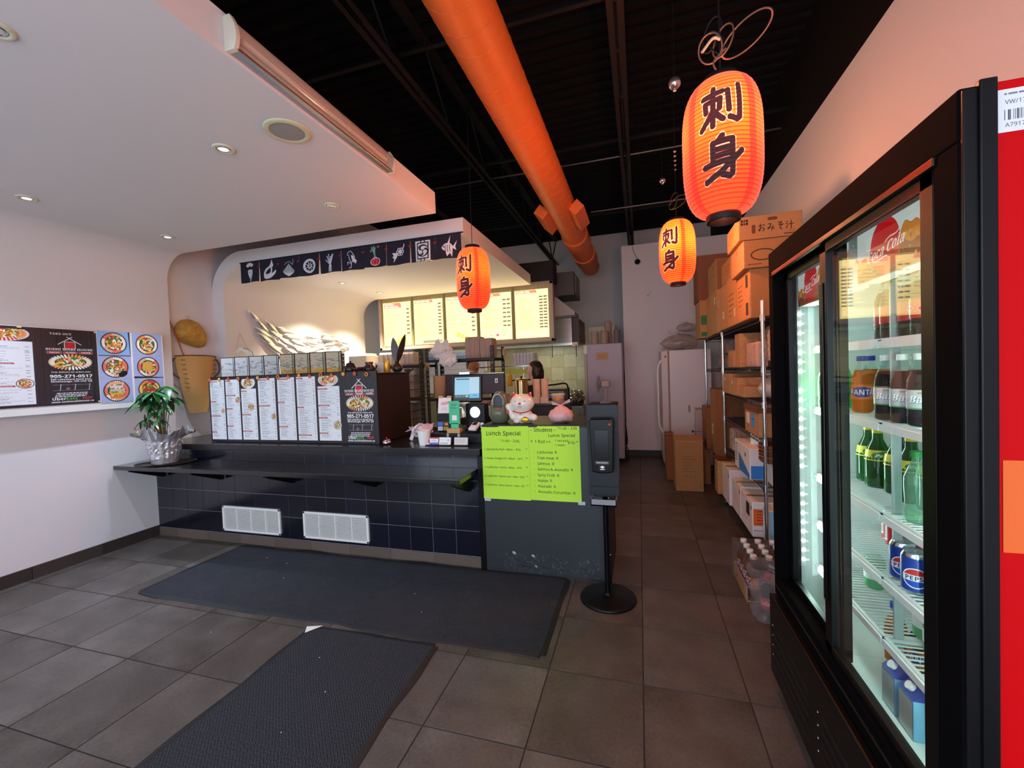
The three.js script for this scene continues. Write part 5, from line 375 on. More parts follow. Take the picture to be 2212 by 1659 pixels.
// ---------------------------------------------------------------- lit menu board behind the counter
{ const z = -6.52, x0 = -4.28, x1 = -1.29, y0 = 2.0, y1 = 2.83, t = placed('light_menu', 'long framed light box menu with five glowing cream panels', 'menu board', [(x0 + x1) / 2, y0, z]);
  const wood = grain(256, 128, (u, v, i) => { const q = fbm(u, v, 3, 3) * 20 + Math.sin(i * 0.7) * 8 + (i % 32 < 2 ? -40 : 0); return [cl(150 + q), cl(138 + q), cl(84 + q)]; }); wood.repeat.set(6, 1);
  obj('backing', bx(x0, x1, y0, y1, z - 0.06, z - 0.004), std({ map: wood, roughness: 0.5, emissive: '#ffffff', emissiveMap: wood, emissiveIntensity: 0.25 }), t);
  const fm = mat('#b49a90', 0.4); obj('frame', [bx(x0 - 0.05, x1 + 0.05, y1, y1 + 0.05, z - 0.1, z + 0.03, 0.006), bx(x0 - 0.05, x1 + 0.05, y0 - 0.05, y0, z - 0.1, z + 0.03, 0.006), bx(x0 - 0.05, x0, y0 - 0.05, y1 + 0.05, z - 0.1, z + 0.03, 0.006), bx(x1, x1 + 0.05, y0 - 0.05, y1 + 0.05, z - 0.1, z + 0.03, 0.006)], fm, t);
  const titles = [['TEMPURA &', 'DEEP FRIED ROLL'], ['SIGNATURE ROLL'], ['DRAGON ROLL'], ['SIMPLE ROLL'], ['CLASSIC ROLL']]; const items = [['Spicy Tuna', 'Shrimp Yam', 'BBQ Roll', 'Tempura', 'Spicy Yam', 'Dyn Roll', 'Yam Roll'], ['Rainbow', 'Dragon', 'Caterpillar', 'Spider', 'Fire Mountain', 'Tiger', 'Volcano', 'Avocado Roll', 'Ontario Tuna Roll', 'Smoked Pineapple Roll'], ['Green', 'Red', 'Black', 'White', 'Golden', 'Salmon', 'Yellow', 'Crunch'], ['Kappa Roll', 'Avocado Roll', 'Avocado cucumber', 'Salmon Roll', 'Smoked Mushroom Roll', 'Tuna Roll (6pcs)', 'Yam Roll (6pcs)'], ['California', 'Crab Meat', 'Salmon', 'Tuna', 'Salmon & Avocado', 'Spicy Crab Meat', 'Crispy Roll (8pcs)', 'Spicy California (8pcs)', 'Spicy Salmon (8pcs)', 'Spicy Tuna (8pcs)', 'Shrimp Tempura Roll (8pcs)']];
  const w = (x1 - x0) / 5; for (let k = 0; k < 5; k++) { const tex = canvas(512, 680, (g, W, H) => { g.fillStyle = '#ffe08c'; g.fillRect(0, 0, W, H); const two = titles[k].length > 1, th = two ? 78 : 44, ty = two ? 8 : 4; g.fillStyle = '#f06a50'; g.beginPath(); g.moveTo(20, ty); g.lineTo(330, ty); g.lineTo(346, ty + th); g.lineTo(20, ty + th); g.fill(); g.fillStyle = '#fff3da'; titles[k].forEach((s, i) => { g.font = 'bold 32px sans-serif'; let z2 = 32; const m = g.measureText(s).width; if (m > 300) z2 *= 300 / m; g.font = `bold ${z2}px sans-serif`; g.fillText(s, 30, ty + 34 + i * 36); }); const n = items[k].length, dy = Math.min(62, (k > 2 ? 470 : 500) / n), yy0 = two ? 130 : 90, two2 = k > 2; const r = rng(60 + k); items[k].forEach((s, i) => { const y = yy0 + i * dy + (two2 ? 30 : 0); g.fillStyle = '#8c7f5a'; g.font = '20px sans-serif'; g.fillText(String(i + 1), 24, y); g.fillStyle = '#2e2614'; g.font = '26px sans-serif'; g.fillText(s, 56, y); textLine(g, 58, y + 11, 180 + r() * 170, r, '#8f7f4c', 5); g.fillStyle = '#241a14'; for (const q of two2 ? [374, 440] : [430]) { const rr = rng(i * 9 + q); g.fillRect(q, y - 24, 54, 20); g.fillStyle = '#8c7a62'; for (let u = 0; u < 4; u++) g.fillRect(q + 6 + u * 12, y - 19, 5 + rr() * 3, 10); g.fillStyle = '#241a14'; } }); if (two2) { g.fillStyle = '#a5976c'; g.fillRect(384, yy0 - 14, 22, 6); g.fillRect(436, yy0 - 14, 48, 6); }
      if (k === 0) { g.save(); g.translate(270, 610); g.rotate(-0.55); for (let q = 0; q < 7; q++) { g.fillStyle = q % 2 ? '#f3cf4a' : '#f7dc6a'; g.beginPath(); g.ellipse(q * 30 - 90, 0, 22, 30, 0.5, 0, 7); g.fill(); g.strokeStyle = '#9a7a2a'; g.lineWidth = 3; g.stroke(); } g.restore(); } if (k === 1) { g.fillStyle = '#8c7f6a'; g.fillRect(150, 622, 340, 40); } if (k === 2) { g.save(); g.translate(280, 600); g.rotate(0.4); for (let q = 0; q < 8; q++) { g.fillStyle = q % 2 ? '#f2a04a' : '#f6b866'; g.beginPath(); g.ellipse(q * 34 - 110, 0, 26, 34, 0.3, 0, 7); g.fill(); } g.restore(); } if (k === 3) ['#f3d24a', '#f0a04a', '#e8483c', '#f0c24a'].forEach((c, q) => { g.strokeStyle = '#8c8450'; g.lineWidth = 5; g.fillStyle = '#fff7d0'; g.beginPath(); g.arc(70 + q * 104, 610, 40, 0, 7); g.fill(); g.stroke(); g.fillStyle = c; g.beginPath(); g.arc(70 + q * 104, 610, 22, 0, 7); g.fill(); }); });
    const xa = x0 + k * w + 0.03, xb = x0 + (k + 1) * w - 0.03; obj('panel', bx(xa, xb, y0 + 0.02, y1 - 0.06, z - 0.004, z + 0.004), mat('#d8cfa8', 0.4), t); obj('glowing_print', plane(xb - xa, y1 - y0 - 0.08, (xa + xb) / 2, (y0 + y1) / 2 - 0.02, z + 0.0055), std({ color: '#000000', roughness: 0.25, emissive: '#ffffff', emissiveMap: tex, emissiveIntensity: 2.5 }), t); if (k) obj('divider', bx(x0 + k * w - 0.009, x0 + k * w + 0.009, y0, y1, z - 0.004, z + 0.012, 0.002), mat('#8a7a55', 0.5), t); }
  areaLight((x0 + x1) / 2, (y0 + y1) / 2, z + 0.035, x1 - x0 - 0.1, 0.74, (x0 + x1) / 2, (y0 + y1) / 2 - 0.1, z + 3, [1, 0.84, 0.5], 0.7);
}
// header above the board, exhaust boxes and hood
tag(obj('menu_header', bx(-4.5, -1.24, 2.885, 3.2, -6.9, -6.55), mat('#1a1618', 0.7)), 'dark boxed header above the lit menu board', 'header');
{ const t = placed('exhaust_box', 'grey exhaust fan box hung above the kitchen hood', 'exhaust', [-1.15, 2.5, -7.2]); obj('casing', bx(-1.75, -0.98, 2.72, 3.1, -7.7, -7.0, 0.01), mat('#4b4545', 0.5), t); obj('vent_frame', bx(-0.985, -0.97, 2.76, 3.06, -7.6, -7.1, 0.004), mat('#8b8380', 0.5), t); obj('lower_duct', extr([[-1.75, 2.405], [-1.0, 2.405], [-1.0, 2.46], [-1.3, 2.72], [-1.75, 2.72]], 0.5).translate(0, 0, -7.6), mat('#b6b0b2', 0.6), t); }
{ const t = placed('range_hood', 'brushed steel kitchen range hood with lit underside', 'hood', [-1.9, 1.95, -7.8]); obj('canopy', bx(-2.9, -1.1, 1.97, 2.4, -8.25, -7.4, 0.006), std({ color: '#9a9ba2', roughness: 0.28, metalness: 0.9 }), t); obj('side_panel', bx(-1.1, -0.98, 1.97, 2.38, -8.25, -7.45, 0.004), mat('#4a3a38', 0.5), t); obj('grease_channel', bx(-2.9, -1.08, 1.92, 1.972, -7.44, -7.38, 0.004), std({ color: '#cfd0c4', roughness: 0.25, metalness: 0.9 }), t); obj('filter', bx(-2.85, -1.15, 1.95, 1.969, -8.2, -7.46), mat('#77756a', 0.4, { metalness: 0.7 }), t); const lm = std({ color: '#fff', emissive: new THREE.Color().setRGB(0.95, 1, 0.8), emissiveIntensity: 4 }); obj('hood_light', bx(-1.9, -1.3, 1.938, 1.949, -7.75, -7.65), lm, t); areaLight(-1.6, 1.93, -7.7, 0.6, 0.1, -1.6, 0, -7.9, [0.95, 1, 0.78], 16); obj('end_bracket', bx(-1.1, -1.0, 1.9, 1.97, -7.46, -7.36, 0.004), M.cream, t); }
// tiled kitchen wall
{ const W = struct('wall_tiled', bx(-4.5, -0.4, 0.0, 2.3, -8.42, -8.31), mat('#8d8a72', 0.9), 'cream green glazed tile wall of the kitchen', 'wall'); const tm = grain(128, 128, (u, v) => { const q = fbm(u, v, 3, 3, 5) * 26 + fbm(u * 0.3, v, 20, 2, 2) * 18; return [cl(204 + q), cl(200 + q), cl(168 + q)]; }); const ms = [std({ map: tm, roughness: 0.3 }), std({ map: tm, color: '#f1efe2', roughness: 0.3 })]; for (let i = 0; i < 11; i++) for (let j = 0; j < 6; j++) obj('tile', bx(-0.42 - (i + 1) * 0.25 + 0.004, -0.42 - i * 0.25, 0.8 + j * 0.25, 0.8 + (j + 1) * 0.25 - 0.004, -8.312, -8.3), ms[(i * 3 + j) % 2], W); }
const kitchenTube = thing('ceiling_tube_light', 'long fluorescent strip light over the kitchen', 'strip light', [-2.6, 3.1, -7.6]); obj('housing', bx(-0.6, 0.6, 0.02, 0.07, -0.06, 0.06, 0.006), M.white, kitchenTube); obj('light_tube', new THREE.CylinderGeometry(0.014, 0.014, 1.16, 14).rotateZ(Math.PI / 2), std({ color: '#fff', emissive: '#f4fff6', emissiveIntensity: 5 }), kitchenTube); areaLight(-2.6, 3.06, -7.6, 1.2, 0.12, -2.6, 0, -7.2, [0.95, 1, 0.95], 26);
// white patch of bright rear room seen through the rack
{ const t = placed('rear_window_panel', 'pale blue white lit serving hatch on the kitchen back wall', 'hatch', [-3.6, 1.2, -8.28]); obj('frame', bx(-4.4, -3.0, 1.1, 2.0, -8.3, -8.27), M.white, t); obj('shutter', bx(-4.35, -3.05, 1.45, 1.95, -8.268, -8.26), mat('#cfd6e6', 0.4), t); for (let k = 0; k < 4; k++) obj('slat', bx(-4.33, -3.07, 1.5 + k * 0.1, 1.58 + k * 0.1, -8.259, -8.25, 0.003), mat(k === 3 ? '#7fa6d0' : '#d9dbe6', 0.4), t); }
// ---------------------------------------------------------------- slotted steel racks behind the counter
const slotPost = (() => { const H = 1.86, holes = []; for (let k = 0; k < 30; k++) { const y = 0.04 + k * 0.061; holes.push([[0.014, y], [0.026, y], [0.026, y + 0.026], [0.014, y + 0.026]]); } const a = extr([[0, 0], [0.04, 0], [0.04, H], [0, H]], 0.003, holes); const b = a.clone(); b.rotateY(-Math.PI / 2); return join([a, b]); })();
const rackM = mat('#231a19', 0.45);
function rack(x0, x1, z0, z1, H, ys, label) { const t = thing('slotted_rack', label, 'rack', [(x0 + x1) / 2, 0, (z0 + z1) / 2], 0, 'dark slotted steel racks'); const w = (x1 - x0) / 2, d = (z1 - z0) / 2; for (const [sx, sz] of [[-1, 1], [1, 1], [-1, -1], [1, -1]]) { const m = obj('post', slotPost, rackM, t); m.position.set(sx * w, 0, sz * d); m.scale.set(-sx, H / 1.86, -sz); } for (const y of ys) obj('shelf', [bx(-w, w, y - 0.035, y, d - 0.004, d - 0.001), bx(-w, w, y - 0.035, y, -d, -d + 0.003), bx(-w, w, y - 0.006, y, -d, d)], rackM, t); return t; }
rack(-3.95, -2.72, -5.45, -5.0, 1.84, [0.3, 0.8, 1.2, 1.64], 'dark slotted steel rack holding foam boxes and trays'); rack(-2.66, -1.73, -5.45, -5.0, 1.84, [0.3, 0.8, 1.19, 1.69], 'dark slotted steel rack holding plastic bags and cup sleeves');
// foam takeaway boxes standing on edge in rows
const foamG = extr([[-0.085, 0], [0.085, 0], [0.1, 0.03], [0.1, 0.17], [0.08, 0.2], [-0.08, 0.2], [-0.1, 0.17], [-0.1, 0.03]], 0.017, [], 0.002).rotateY(Math.PI / 2); const foamM = mat('#cbb8a9', 0.7), foamM2 = mat('#a89284', 0.75);
function clamRow(x, y, z, n, label, m = foamM, tall = 1) { for (let k = 0; k < n; k++) { const o = obj('clamshell_box', foamG, m); o.position.set(x + k * 0.0225, y + 0.003, z + (k % 3) * 0.002); o.scale.y = tall; tag(o, label, 'foam box', label); } }
clamRow(-3.42, 1.641, -5.2, 11, 'foam takeaway box standing in the long row left of the bags', foamM, 0.9); clamRow(-3.08, 1.641, -5.17, 9, 'foam takeaway box standing in the short row beside the rack post', foamM, 0.85); clamRow(-2.14, 1.691, -5.2, 9, 'foam takeaway box standing in the tall row at the rack end', foamM2, 1.35); clamRow(-1.92, 1.691, -5.16, 7, 'foam takeaway box standing in the lower row against the rack end post', foamM2, 1.2);
tag(obj('foam_tray', bx(-0.005, 0.005, -0.06, 0.06, -0.06, 0.06, 0.01).rotateX(0.6).translate(-1.66, 1.745, -5.25), mat('#d6c79a', 0.7)), 'single foam tray standing beyond the rack end post', 'foam tray');
for (const [x, y, z, s, l, sd] of [[-2.5, 1.692, -5.16, 0.14, 'white plastic carrier bag bundle on the rack shelf', 5], [-2.3, 1.6, -4.9, 0.11, 'white plastic carrier bag hanging over the rack shelf front', 8]]) { const t = thing('carrier_bag', l, 'bag', [x, y, z]); const g = warp(new THREE.SphereGeometry(1, 56, 36), 0.2, 1.5, sd); g.scale(s * 1.05, s * 0.85, s * 0.6); g.translate(0, s * 0.72, 0); obj('film', g, std({ color: '#fafafc', roughness: 0.3, transmission: 0.2, thickness: 0, side: THREE.DoubleSide }), t); for (const k of [-1, 1]) { const h = warp(new THREE.SphereGeometry(1, 24, 16), 0.3, 2.3, sd + k); h.scale(s * 0.3, s * 0.5, s * 0.2); h.translate(k * s * 0.45, s * 1.35, 0); obj('handle', h, std({ color: '#eeeef2', roughness: 0.3, transmission: 0.3, thickness: 0, side: THREE.DoubleSide }), t); } }
{ const t = thing('straw_bundle', 'loose bundle of pale wooden sticks at the rack post', 'sticks', [-2.64, 1.54, -4.985]); const r = rng(4); for (let k = 0; k < 9; k++) obj('stick', bar([-0.02 + r() * 0.04, 0.12, 0], [-0.05 + r() * 0.12, r() * 0.06, 0.02], 0.0025, 5), M.woodPale, t); }
// items on lower shelves
{ const t = thing('cup_sleeve', 'tall kraft paper roll standing on the rack', 'paper roll', [-2.52, 1.192, -5.1]); obj('roll', lathe([[0.001, 0], [0.085, 0], [0.085, 0.29], [0.02, 0.29], [0.02, 0.28], [0.001, 0.28]], 36), mat('#c99f7a', 0.7), t); obj('loose_edge', bx(0.083, 0.086, 0, 0.29, -0.01, 0.03), mat('#dcb894', 0.7), t); }
for (const [x, y, k, l] of [[-3.0, 1.202, 0, 'stack of grey lidded tubs on the upper rack shelf'], [-3.28, 1.202, 1, 'second stack of grey lidded tubs on the upper rack shelf'], [-3.05, 0.802, 2, 'grey tub standing on the lower rack shelf'], [-2.3, 1.192, 3, 'dark tray on the rack behind the till']]) { const t = thing('stacked_tubs', l, 'tubs', [x, y, -5.2]); const n = k === 3 ? 1 : 3; for (let q = 0; q < n; q++) { const tub = obj('tub', bx(-0.13, 0.13, q * 0.105, q * 0.105 + 0.085, -0.16, 0.16, 0.012), mat(['#8f8885', '#7d7775', '#938c88', '#4b413d'][k], 0.55), t); obj('lid', bx(-0.137, 0.137, q * 0.105 + 0.085, q * 0.105 + 0.1, -0.167, 0.167, 0.005), mat('#a39c98', 0.5), tub); } }
{ const t = placed('rear_shelf_paper', 'white boxes and paper pads on the high shelf of the first rack', 'boxes', [-3.7, 1.642, -5.2]); obj('box', bx(-3.88, -3.6, 1.642, 1.8, -5.35, -5.05, 0.004), M.cream, t); obj('pad', bx(-3.86, -3.62, 1.8, 1.83, -5.33, -5.1, 0.003), M.paper, t); }
// big black cash drawer monitor seen from behind
{ const t = placed('order_monitor', 'wide dark flat monitor turned away from the room', 'monitor', [-1.85, 1.2, -4.55]); const g = bx(-0.36, 0.36, 0, 0.23, -0.02, 0.02, 0.01); g.rotateX(-0.08); g.translate(-1.8, 1.262, -4.5); obj('shell', g, mat('#3a3640', 0.5), t); obj('bezel', bx(-2.165, -1.435, 1.489, 1.496, -4.53, -4.49, 0.002), M.silver, t); obj('stand', bx(-1.86, -1.74, 1.0, 1.28, -4.56, -4.52, 0.006), M.black, t); obj('foot', bx(-1.95, -1.65, 0.93, 1.0, -4.65, -4.42, 0.01), M.black, t); obj('sticker', plane(0.035, 0.05, -1.52, 1.408, -4.47), std({ roughness: 0.5, map: canvas(40, 60, (g, w, h) => { g.fillStyle = '#e9e9ea'; g.fillRect(0, 0, w, h); g.fillStyle = '#333'; g.fillRect(14, 18, 12, 30); }) }), t); }
tag(obj('prep_counter', [bx(-2.35, -1.3, 0.86, 0.929, -4.75, -4.2, 0.006), bx(-2.33, -1.32, 0, 0.86, -4.72, -4.25)], mat('#2a2526', 0.5)), 'dark low prep counter under the order monitor', 'counter');
{ const t = placed('back_cabinet', 'dark wooden cabinet holding cups and a bucket behind the half cabinet', 'cabinet', [-1.05, 0, -4.6]); obj('body', bx(-1.16, -0.76, 0.0, 1.115, -4.9, -4.5, 0.004), mat('#231b1a', 0.5), t); obj('top', bx(-1.17, -0.745, 1.116, 1.14, -4.92, -4.48, 0.004), mat('#1c1a1d', 0.35), t); }
{ const t = thing('coffee_urn', 'tall polished steel hot water urn', 'urn', [-1.27, 1.15, -4.6]); obj('tank', lathe([[0.001, 0], [0.075, 0], [0.075, 0.012], [0.072, 0.016], [0.072, 0.24], [0.076, 0.245], [0.076, 0.258], [0.06, 0.27], [0.001, 0.275]], 36), std({ color: '#c9a87a', roughness: 0.14, metalness: 1 }), t); obj('base_ring', cyl(0.078, 0.078, 0.02, 0, -0.02, 0, 30), M.black, t); obj('tap', [bar([0, 0.05, 0.07], [0, 0.05, 0.11], 0.008, 10), bar([0, 0.05, 0.105], [0, 0.02, 0.11], 0.006, 10)], M.steel, t); obj('lid_knob', sphere(0.014, 0, 0.285, 0, 1, 0.8, 1, 12), M.black, t); obj('support', bx(-0.06, 0.06, -0.22, -0.02, -0.06, 0.06), M.black, t); }
for (const [x, n, h, l] of [[-1.1, 0, 0.25, 'taller stack of paper cups on the back cabinet'], [-1.01, 1, 0.245, 'stack of paper cups on the back cabinet beside the bucket']]) { const t = thing('cup_stack', l, 'paper cups', [x, 1.1405, -4.62], 0, 'stacks of paper cups'); const cm = mat('#d8b59b', 0.7); for (let k = 0; k < 18; k++) obj('cup', lathe([[0.028, 0], [0.04, 0.06], [0.042, 0.062], [0.042, 0.066], [0.038, 0.066]], 24).translate(0, 0.002 + k * 0.0118, 0), cm, t); obj('carton', bx(-0.05, 0.05, 0, 0.07, 0.055, 0.06, 0.002), mat('#d3b9a4', 0.7), t); }
{ const t = thing('plastic_bucket', 'white plastic tub with orange label and lid', 'bucket', [-0.86, 1.1405, -4.6]); obj('tub', lathe([[0.001, 0], [0.062, 0], [0.072, 0.09], [0.07, 0.09], [0.06, 0.004], [0.001, 0.004]], 32), mat('#d9c6bb', 0.4), t); obj('lid', lathe([[0.001, 0.1], [0.06, 0.1], [0.077, 0.103], [0.077, 0.088], [0.072, 0.088]], 32), M.cream, t); const lb = new THREE.CylinderGeometry(0.0695, 0.0665, 0.04, 24, 1, true, -0.7, 1.4); lb.translate(0, 0.042, 0); obj('label_band', lb, std({ color: '#e39a3a', roughness: 0.5, side: THREE.DoubleSide }), t); obj('handle', tube([[-0.072, 0.085, 0], [-0.05, 0.04, 0.06], [0, 0.03, 0.075], [0.05, 0.04, 0.06], [0.072, 0.085, 0]], 0.002, 24, 5), M.steel, t); }
tiedBag('tied_bag', 'pinkish plastic bag standing beside the rack end post', [-1.5, 1.08, -4.9], 0.12, mat('#c99a88', 0.45, { side: THREE.DoubleSide }), 1, 9, [0.85, 1.1, 0.8]);
tag(obj('bag_shelf', [bx(-1.66, -1.34, 1.05, 1.078, -5.1, -4.75, 0.004), bx(-1.64, -1.36, 0, 1.05, -5.05, -4.8)], M.black), 'black narrow stand under the pinkish bag', 'stand');
{ const t = placed('mustard_bottle', 'yellow squeeze bottle beside the kitchen rack', 'bottle', [-1.74, 1.3, -5.7]); obj('body', lathe([[0.001, 0], [0.035, 0], [0.037, 0.01], [0.037, 0.14], [0.02, 0.165], [0.012, 0.17], [0.004, 0.21], [0.001, 0.21]], 20).translate(-1.74, 1.3, -5.7), mat('#e0b51e', 0.4), t); }
// kitchen island table with cooker, foil trays, wire stand
{ const t = placed('steel_table', 'long steel worktable in the kitchen', 'table', [-1.6, 0, -6.9]); obj('top', bx(-2.9, -0.85, 0.9, 0.94, -7.3, -6.5, 0.004), M.steel, t); for (const [x, z] of [[-2.85, -7.25], [-0.9, -7.25], [-2.85, -6.55], [-0.9, -6.55]]) obj('leg', bx(x - 0.02, x + 0.02, 0, 0.9, z - 0.02, z + 0.02), M.steel, t); obj('lower_shelf', bx(-2.88, -0.87, 0.3, 0.32, -7.28, -6.52), M.steel, t); }
{ const t = placed('griddle', 'black framed cooker with a steel front panel', 'cooker', [-1.3, 0.94, -6.8]); obj('case', bx(-1.5, -1.12, 0.941, 1.2, -7.1, -6.62, 0.006), mat('#3f3d3a', 0.4), t); obj('front', bx(-1.48, -1.14, 1.06, 1.17, -6.618, -6.605, 0.003), M.steel, t); obj('slot', bx(-1.4, -1.22, 1.13, 1.145, -6.604, -6.6), M.black, t); obj('guard_rail', tube([[-1.98, 1.36, -6.6], [-1.62, 1.36, -6.6], [-1.52, 1.35, -6.6], [-1.5, 1.27, -6.6], [-1.3, 1.27, -6.6], [-1.1, 1.28, -6.6], [-1.07, 1.2, -6.6], [-1.07, 0.95, -6.6]], 0.013, 60, 8), M.black, t); }
{ const t = placed('foil_tray', 'heap of crumpled foil in a black tray on the kitchen table', 'tray', [-0.98, 0.941, -6.7]); obj('tray', bx(-1.06, -0.86, 0.942, 0.99, -6.85, -6.55, 0.008), M.black, t); const g = warp(new THREE.SphereGeometry(1, 40, 24), 0.5, 3.2, 4); g.scale(0.1, 0.09, 0.13); g.translate(-0.95, 1.07, -6.7); obj('foil', g, std({ color: '#c9c9b8', roughness: 0.22, metalness: 1, flatShading: true }), t); }
{ const t = placed('wire_shelf', 'chrome overshelf carrying a stack of clear cups', 'shelf', [-1.9, 1.5, -6.4]); obj('shelf', bx(-2.6, -1.45, 1.575, 1.59, -6.6, -6.2), M.chrome, t); for (const x of [-2.55, -1.72, -1.5]) obj('post', bar([x, 0.93, -6.4], [x, 1.62, -6.4], 0.011, 10), M.chrome, t); obj('cup_block', bx(-1.85, -1.53, 1.592, 1.78, -6.55, -6.3, 0.004), std({ color: '#d3dbe8', roughness: 0.25, transmission: 0.4, thickness: 0 }), t); for (let k = 0; k < 6; k++) obj('cup_rib', bx(-1.84 + k * 0.052, -1.81 + k * 0.052, 1.6, 1.775, -6.299, -6.292, 0.003), mat('#c3cbda', 0.3), t); obj('price_strip', bx(-2.3, -1.62, 1.47, 1.53, -6.2, -6.195), mat('#b9d84a', 0.5), t, 'lime green paper strip'); for (const x of [-1.45, -1.03]) obj('hook_rod', bar([x, 1.93, -7.36], [x, 1.72, -7.36], 0.006, 6), M.black, t); }
// tall grey refrigerator with packs on top and a fan in front
{ const t = placed('upright_fridge', 'tall pale grey upright refrigerator seen from its side', 'refrigerator', [-0.52, 0, -7.2]); obj('body', bx(-0.8, -0.255, 0.06, 1.89, -7.6, -6.9, 0.01), mat('#aaa3b2', 0.45), t); obj('door', bx(-0.85, -0.803, 0.1, 1.87, -7.58, -6.92, 0.008), mat('#b3a79f', 0.45), t); obj('hinge', bx(-0.845, -0.79, 1.74, 1.88, -6.9, -6.885, 0.003), M.cream, t); obj('paper_note', plane(0.19, 0.12, -0.56, 1.69, -6.898), std({ roughness: 0.7, map: canvas(160, 100, (g, w, h) => { g.fillStyle = '#c39a72'; g.fillRect(0, 0, w, h); const r = rng(3); for (let k = 0; k < 3; k++) textLine(g, 30, 30 + k * 16, 90, r, '#8d6a4c', 5); }) }), t, 'brown paper note'); obj('gasket', bx(-0.803, -0.8, 0.1, 1.87, -7.58, -6.92), M.black, t); obj('foot', [bx(-0.78, -0.74, 0, 0.06, -6.96, -6.92), bx(-0.3, -0.26, 0, 0.06, -6.96, -6.92)], M.black, t); }
for (const [x, w, h, l] of [[-0.68, 0.13, 0.2, 'short wrapped pack of paper bowls on the grey refrigerator'], [-0.53, 0.15, 0.2, 'middle wrapped pack of paper bowls on the grey refrigerator'], [-0.475, 0.12, 0.37, 'tall wrapped column of paper cups on the grey refrigerator'], [-0.33, 0.12, 0.22, 'grey plastic jug at the end of the grey refrigerator top']]) { const t = placed('wrapped_pack', l, 'pack', [x, 1.891, -7.2]); const z = w === 0.12 && h > 0.3 ? -7.25 : -7.1; obj('stack', cyl(w * 0.42, w * 0.45, h, x, 1.891, z, 24), mat(h === 0.22 ? '#6d666c' : '#b39e90', 0.6), t); if (h !== 0.22) { const g = warp(new THREE.CylinderGeometry(w * 0.5, w * 0.52, h * 1.02, 24, 8), 0.01, 14, x * 10); g.translate(x, 1.893 + h * 0.52, z); obj('film', g, M.clearFilm, t); } else obj('neck', cyl(0.02, 0.02, 0.05, x, 1.891 + h, z, 16), mat('#6d666c', 0.6), t); }
{ const t = placed('desk_fan', 'small grey table fan in front of the tall refrigerator', 'fan', [-0.5, 0.9, -6.3]); const c = [-0.58, 1.27, -6.35]; const rr = []; for (const s of [-0.03, 0.03]) for (const q of [0.05, 0.09, 0.125]) { const g = new THREE.TorusGeometry(q, 0.002, 5, 32); g.rotateY(Math.PI / 2); g.translate(c[0] + s * (1 - q * 4), c[1], c[2]); rr.push(g); } for (let k = 0; k < 16; k++) { const a = k / 16 * 6.283; rr.push(bar([c[0] - 0.04, c[1], c[2]], [c[0], c[1] + Math.cos(a) * 0.125, c[2] + Math.sin(a) * 0.125], 0.0012, 4), bar([c[0] + 0.04, c[1], c[2]], [c[0], c[1] + Math.cos(a) * 0.125, c[2] + Math.sin(a) * 0.125], 0.0012, 4)); } obj('cage', rr, mat('#8d8b90', 0.4), t); for (let k = 0; k < 3; k++) { const g = sphere(0.05, 0, 0.055, 0, 0.1, 1, 0.7, 12); g.rotateX(k * 2.094); g.translate(...c); obj('blade', g, mat('#a9a4a8', 0.4), t); } obj('motor', bx(-0.54, -0.42, 1.22, 1.32, -6.4, -6.3, 0.02), mat('#b9a49c', 0.5), t); obj('stem', bar([-0.48, 1.22, -6.35], [-0.48, 1.02, -6.35], 0.016, 12), mat('#a8a2a6', 0.5), t); obj('base', lathe([[0.001, 0.03], [0.05, 0.025], [0.09, 0.004], [0.09, 0], [0.001, 0]], 28).translate(-0.48, 0.992, -6.35), mat('#a8a2a6', 0.5), t); }
tag(obj('fan_table', [bx(-0.72, -0.32, 0.95, 0.99, -6.6, -6.1, 0.004), bx(-0.7, -0.67, 0, 0.95, -6.13, -6.1), bx(-0.37, -0.34, 0, 0.95, -6.13, -6.1), bx(-0.7, -0.67, 0, 0.95, -6.58, -6.55), bx(-0.37, -0.34, 0, 0.95, -6.58, -6.55)], M.steelDark), 'narrow dark table carrying the small fan', 'table');
tag(obj('power_cables', [tube([[-0.245, 0.55, -7.3], [-0.22, 0.3, -7.2], [-0.245, 0.12, -7.1], [-0.2, 0.03, -7.05], [-0.23, 0.02, -6.95]], 0.008, 40, 6), tube([[-0.24, 0.5, -7.32], [-0.243, 0.25, -7.15], [-0.2, 0.15, -7.1], [-0.24, 0.02, -7.0]], 0.006, 40, 6)], M.black), 'black power cables hanging beside the end wall corner', 'cable');
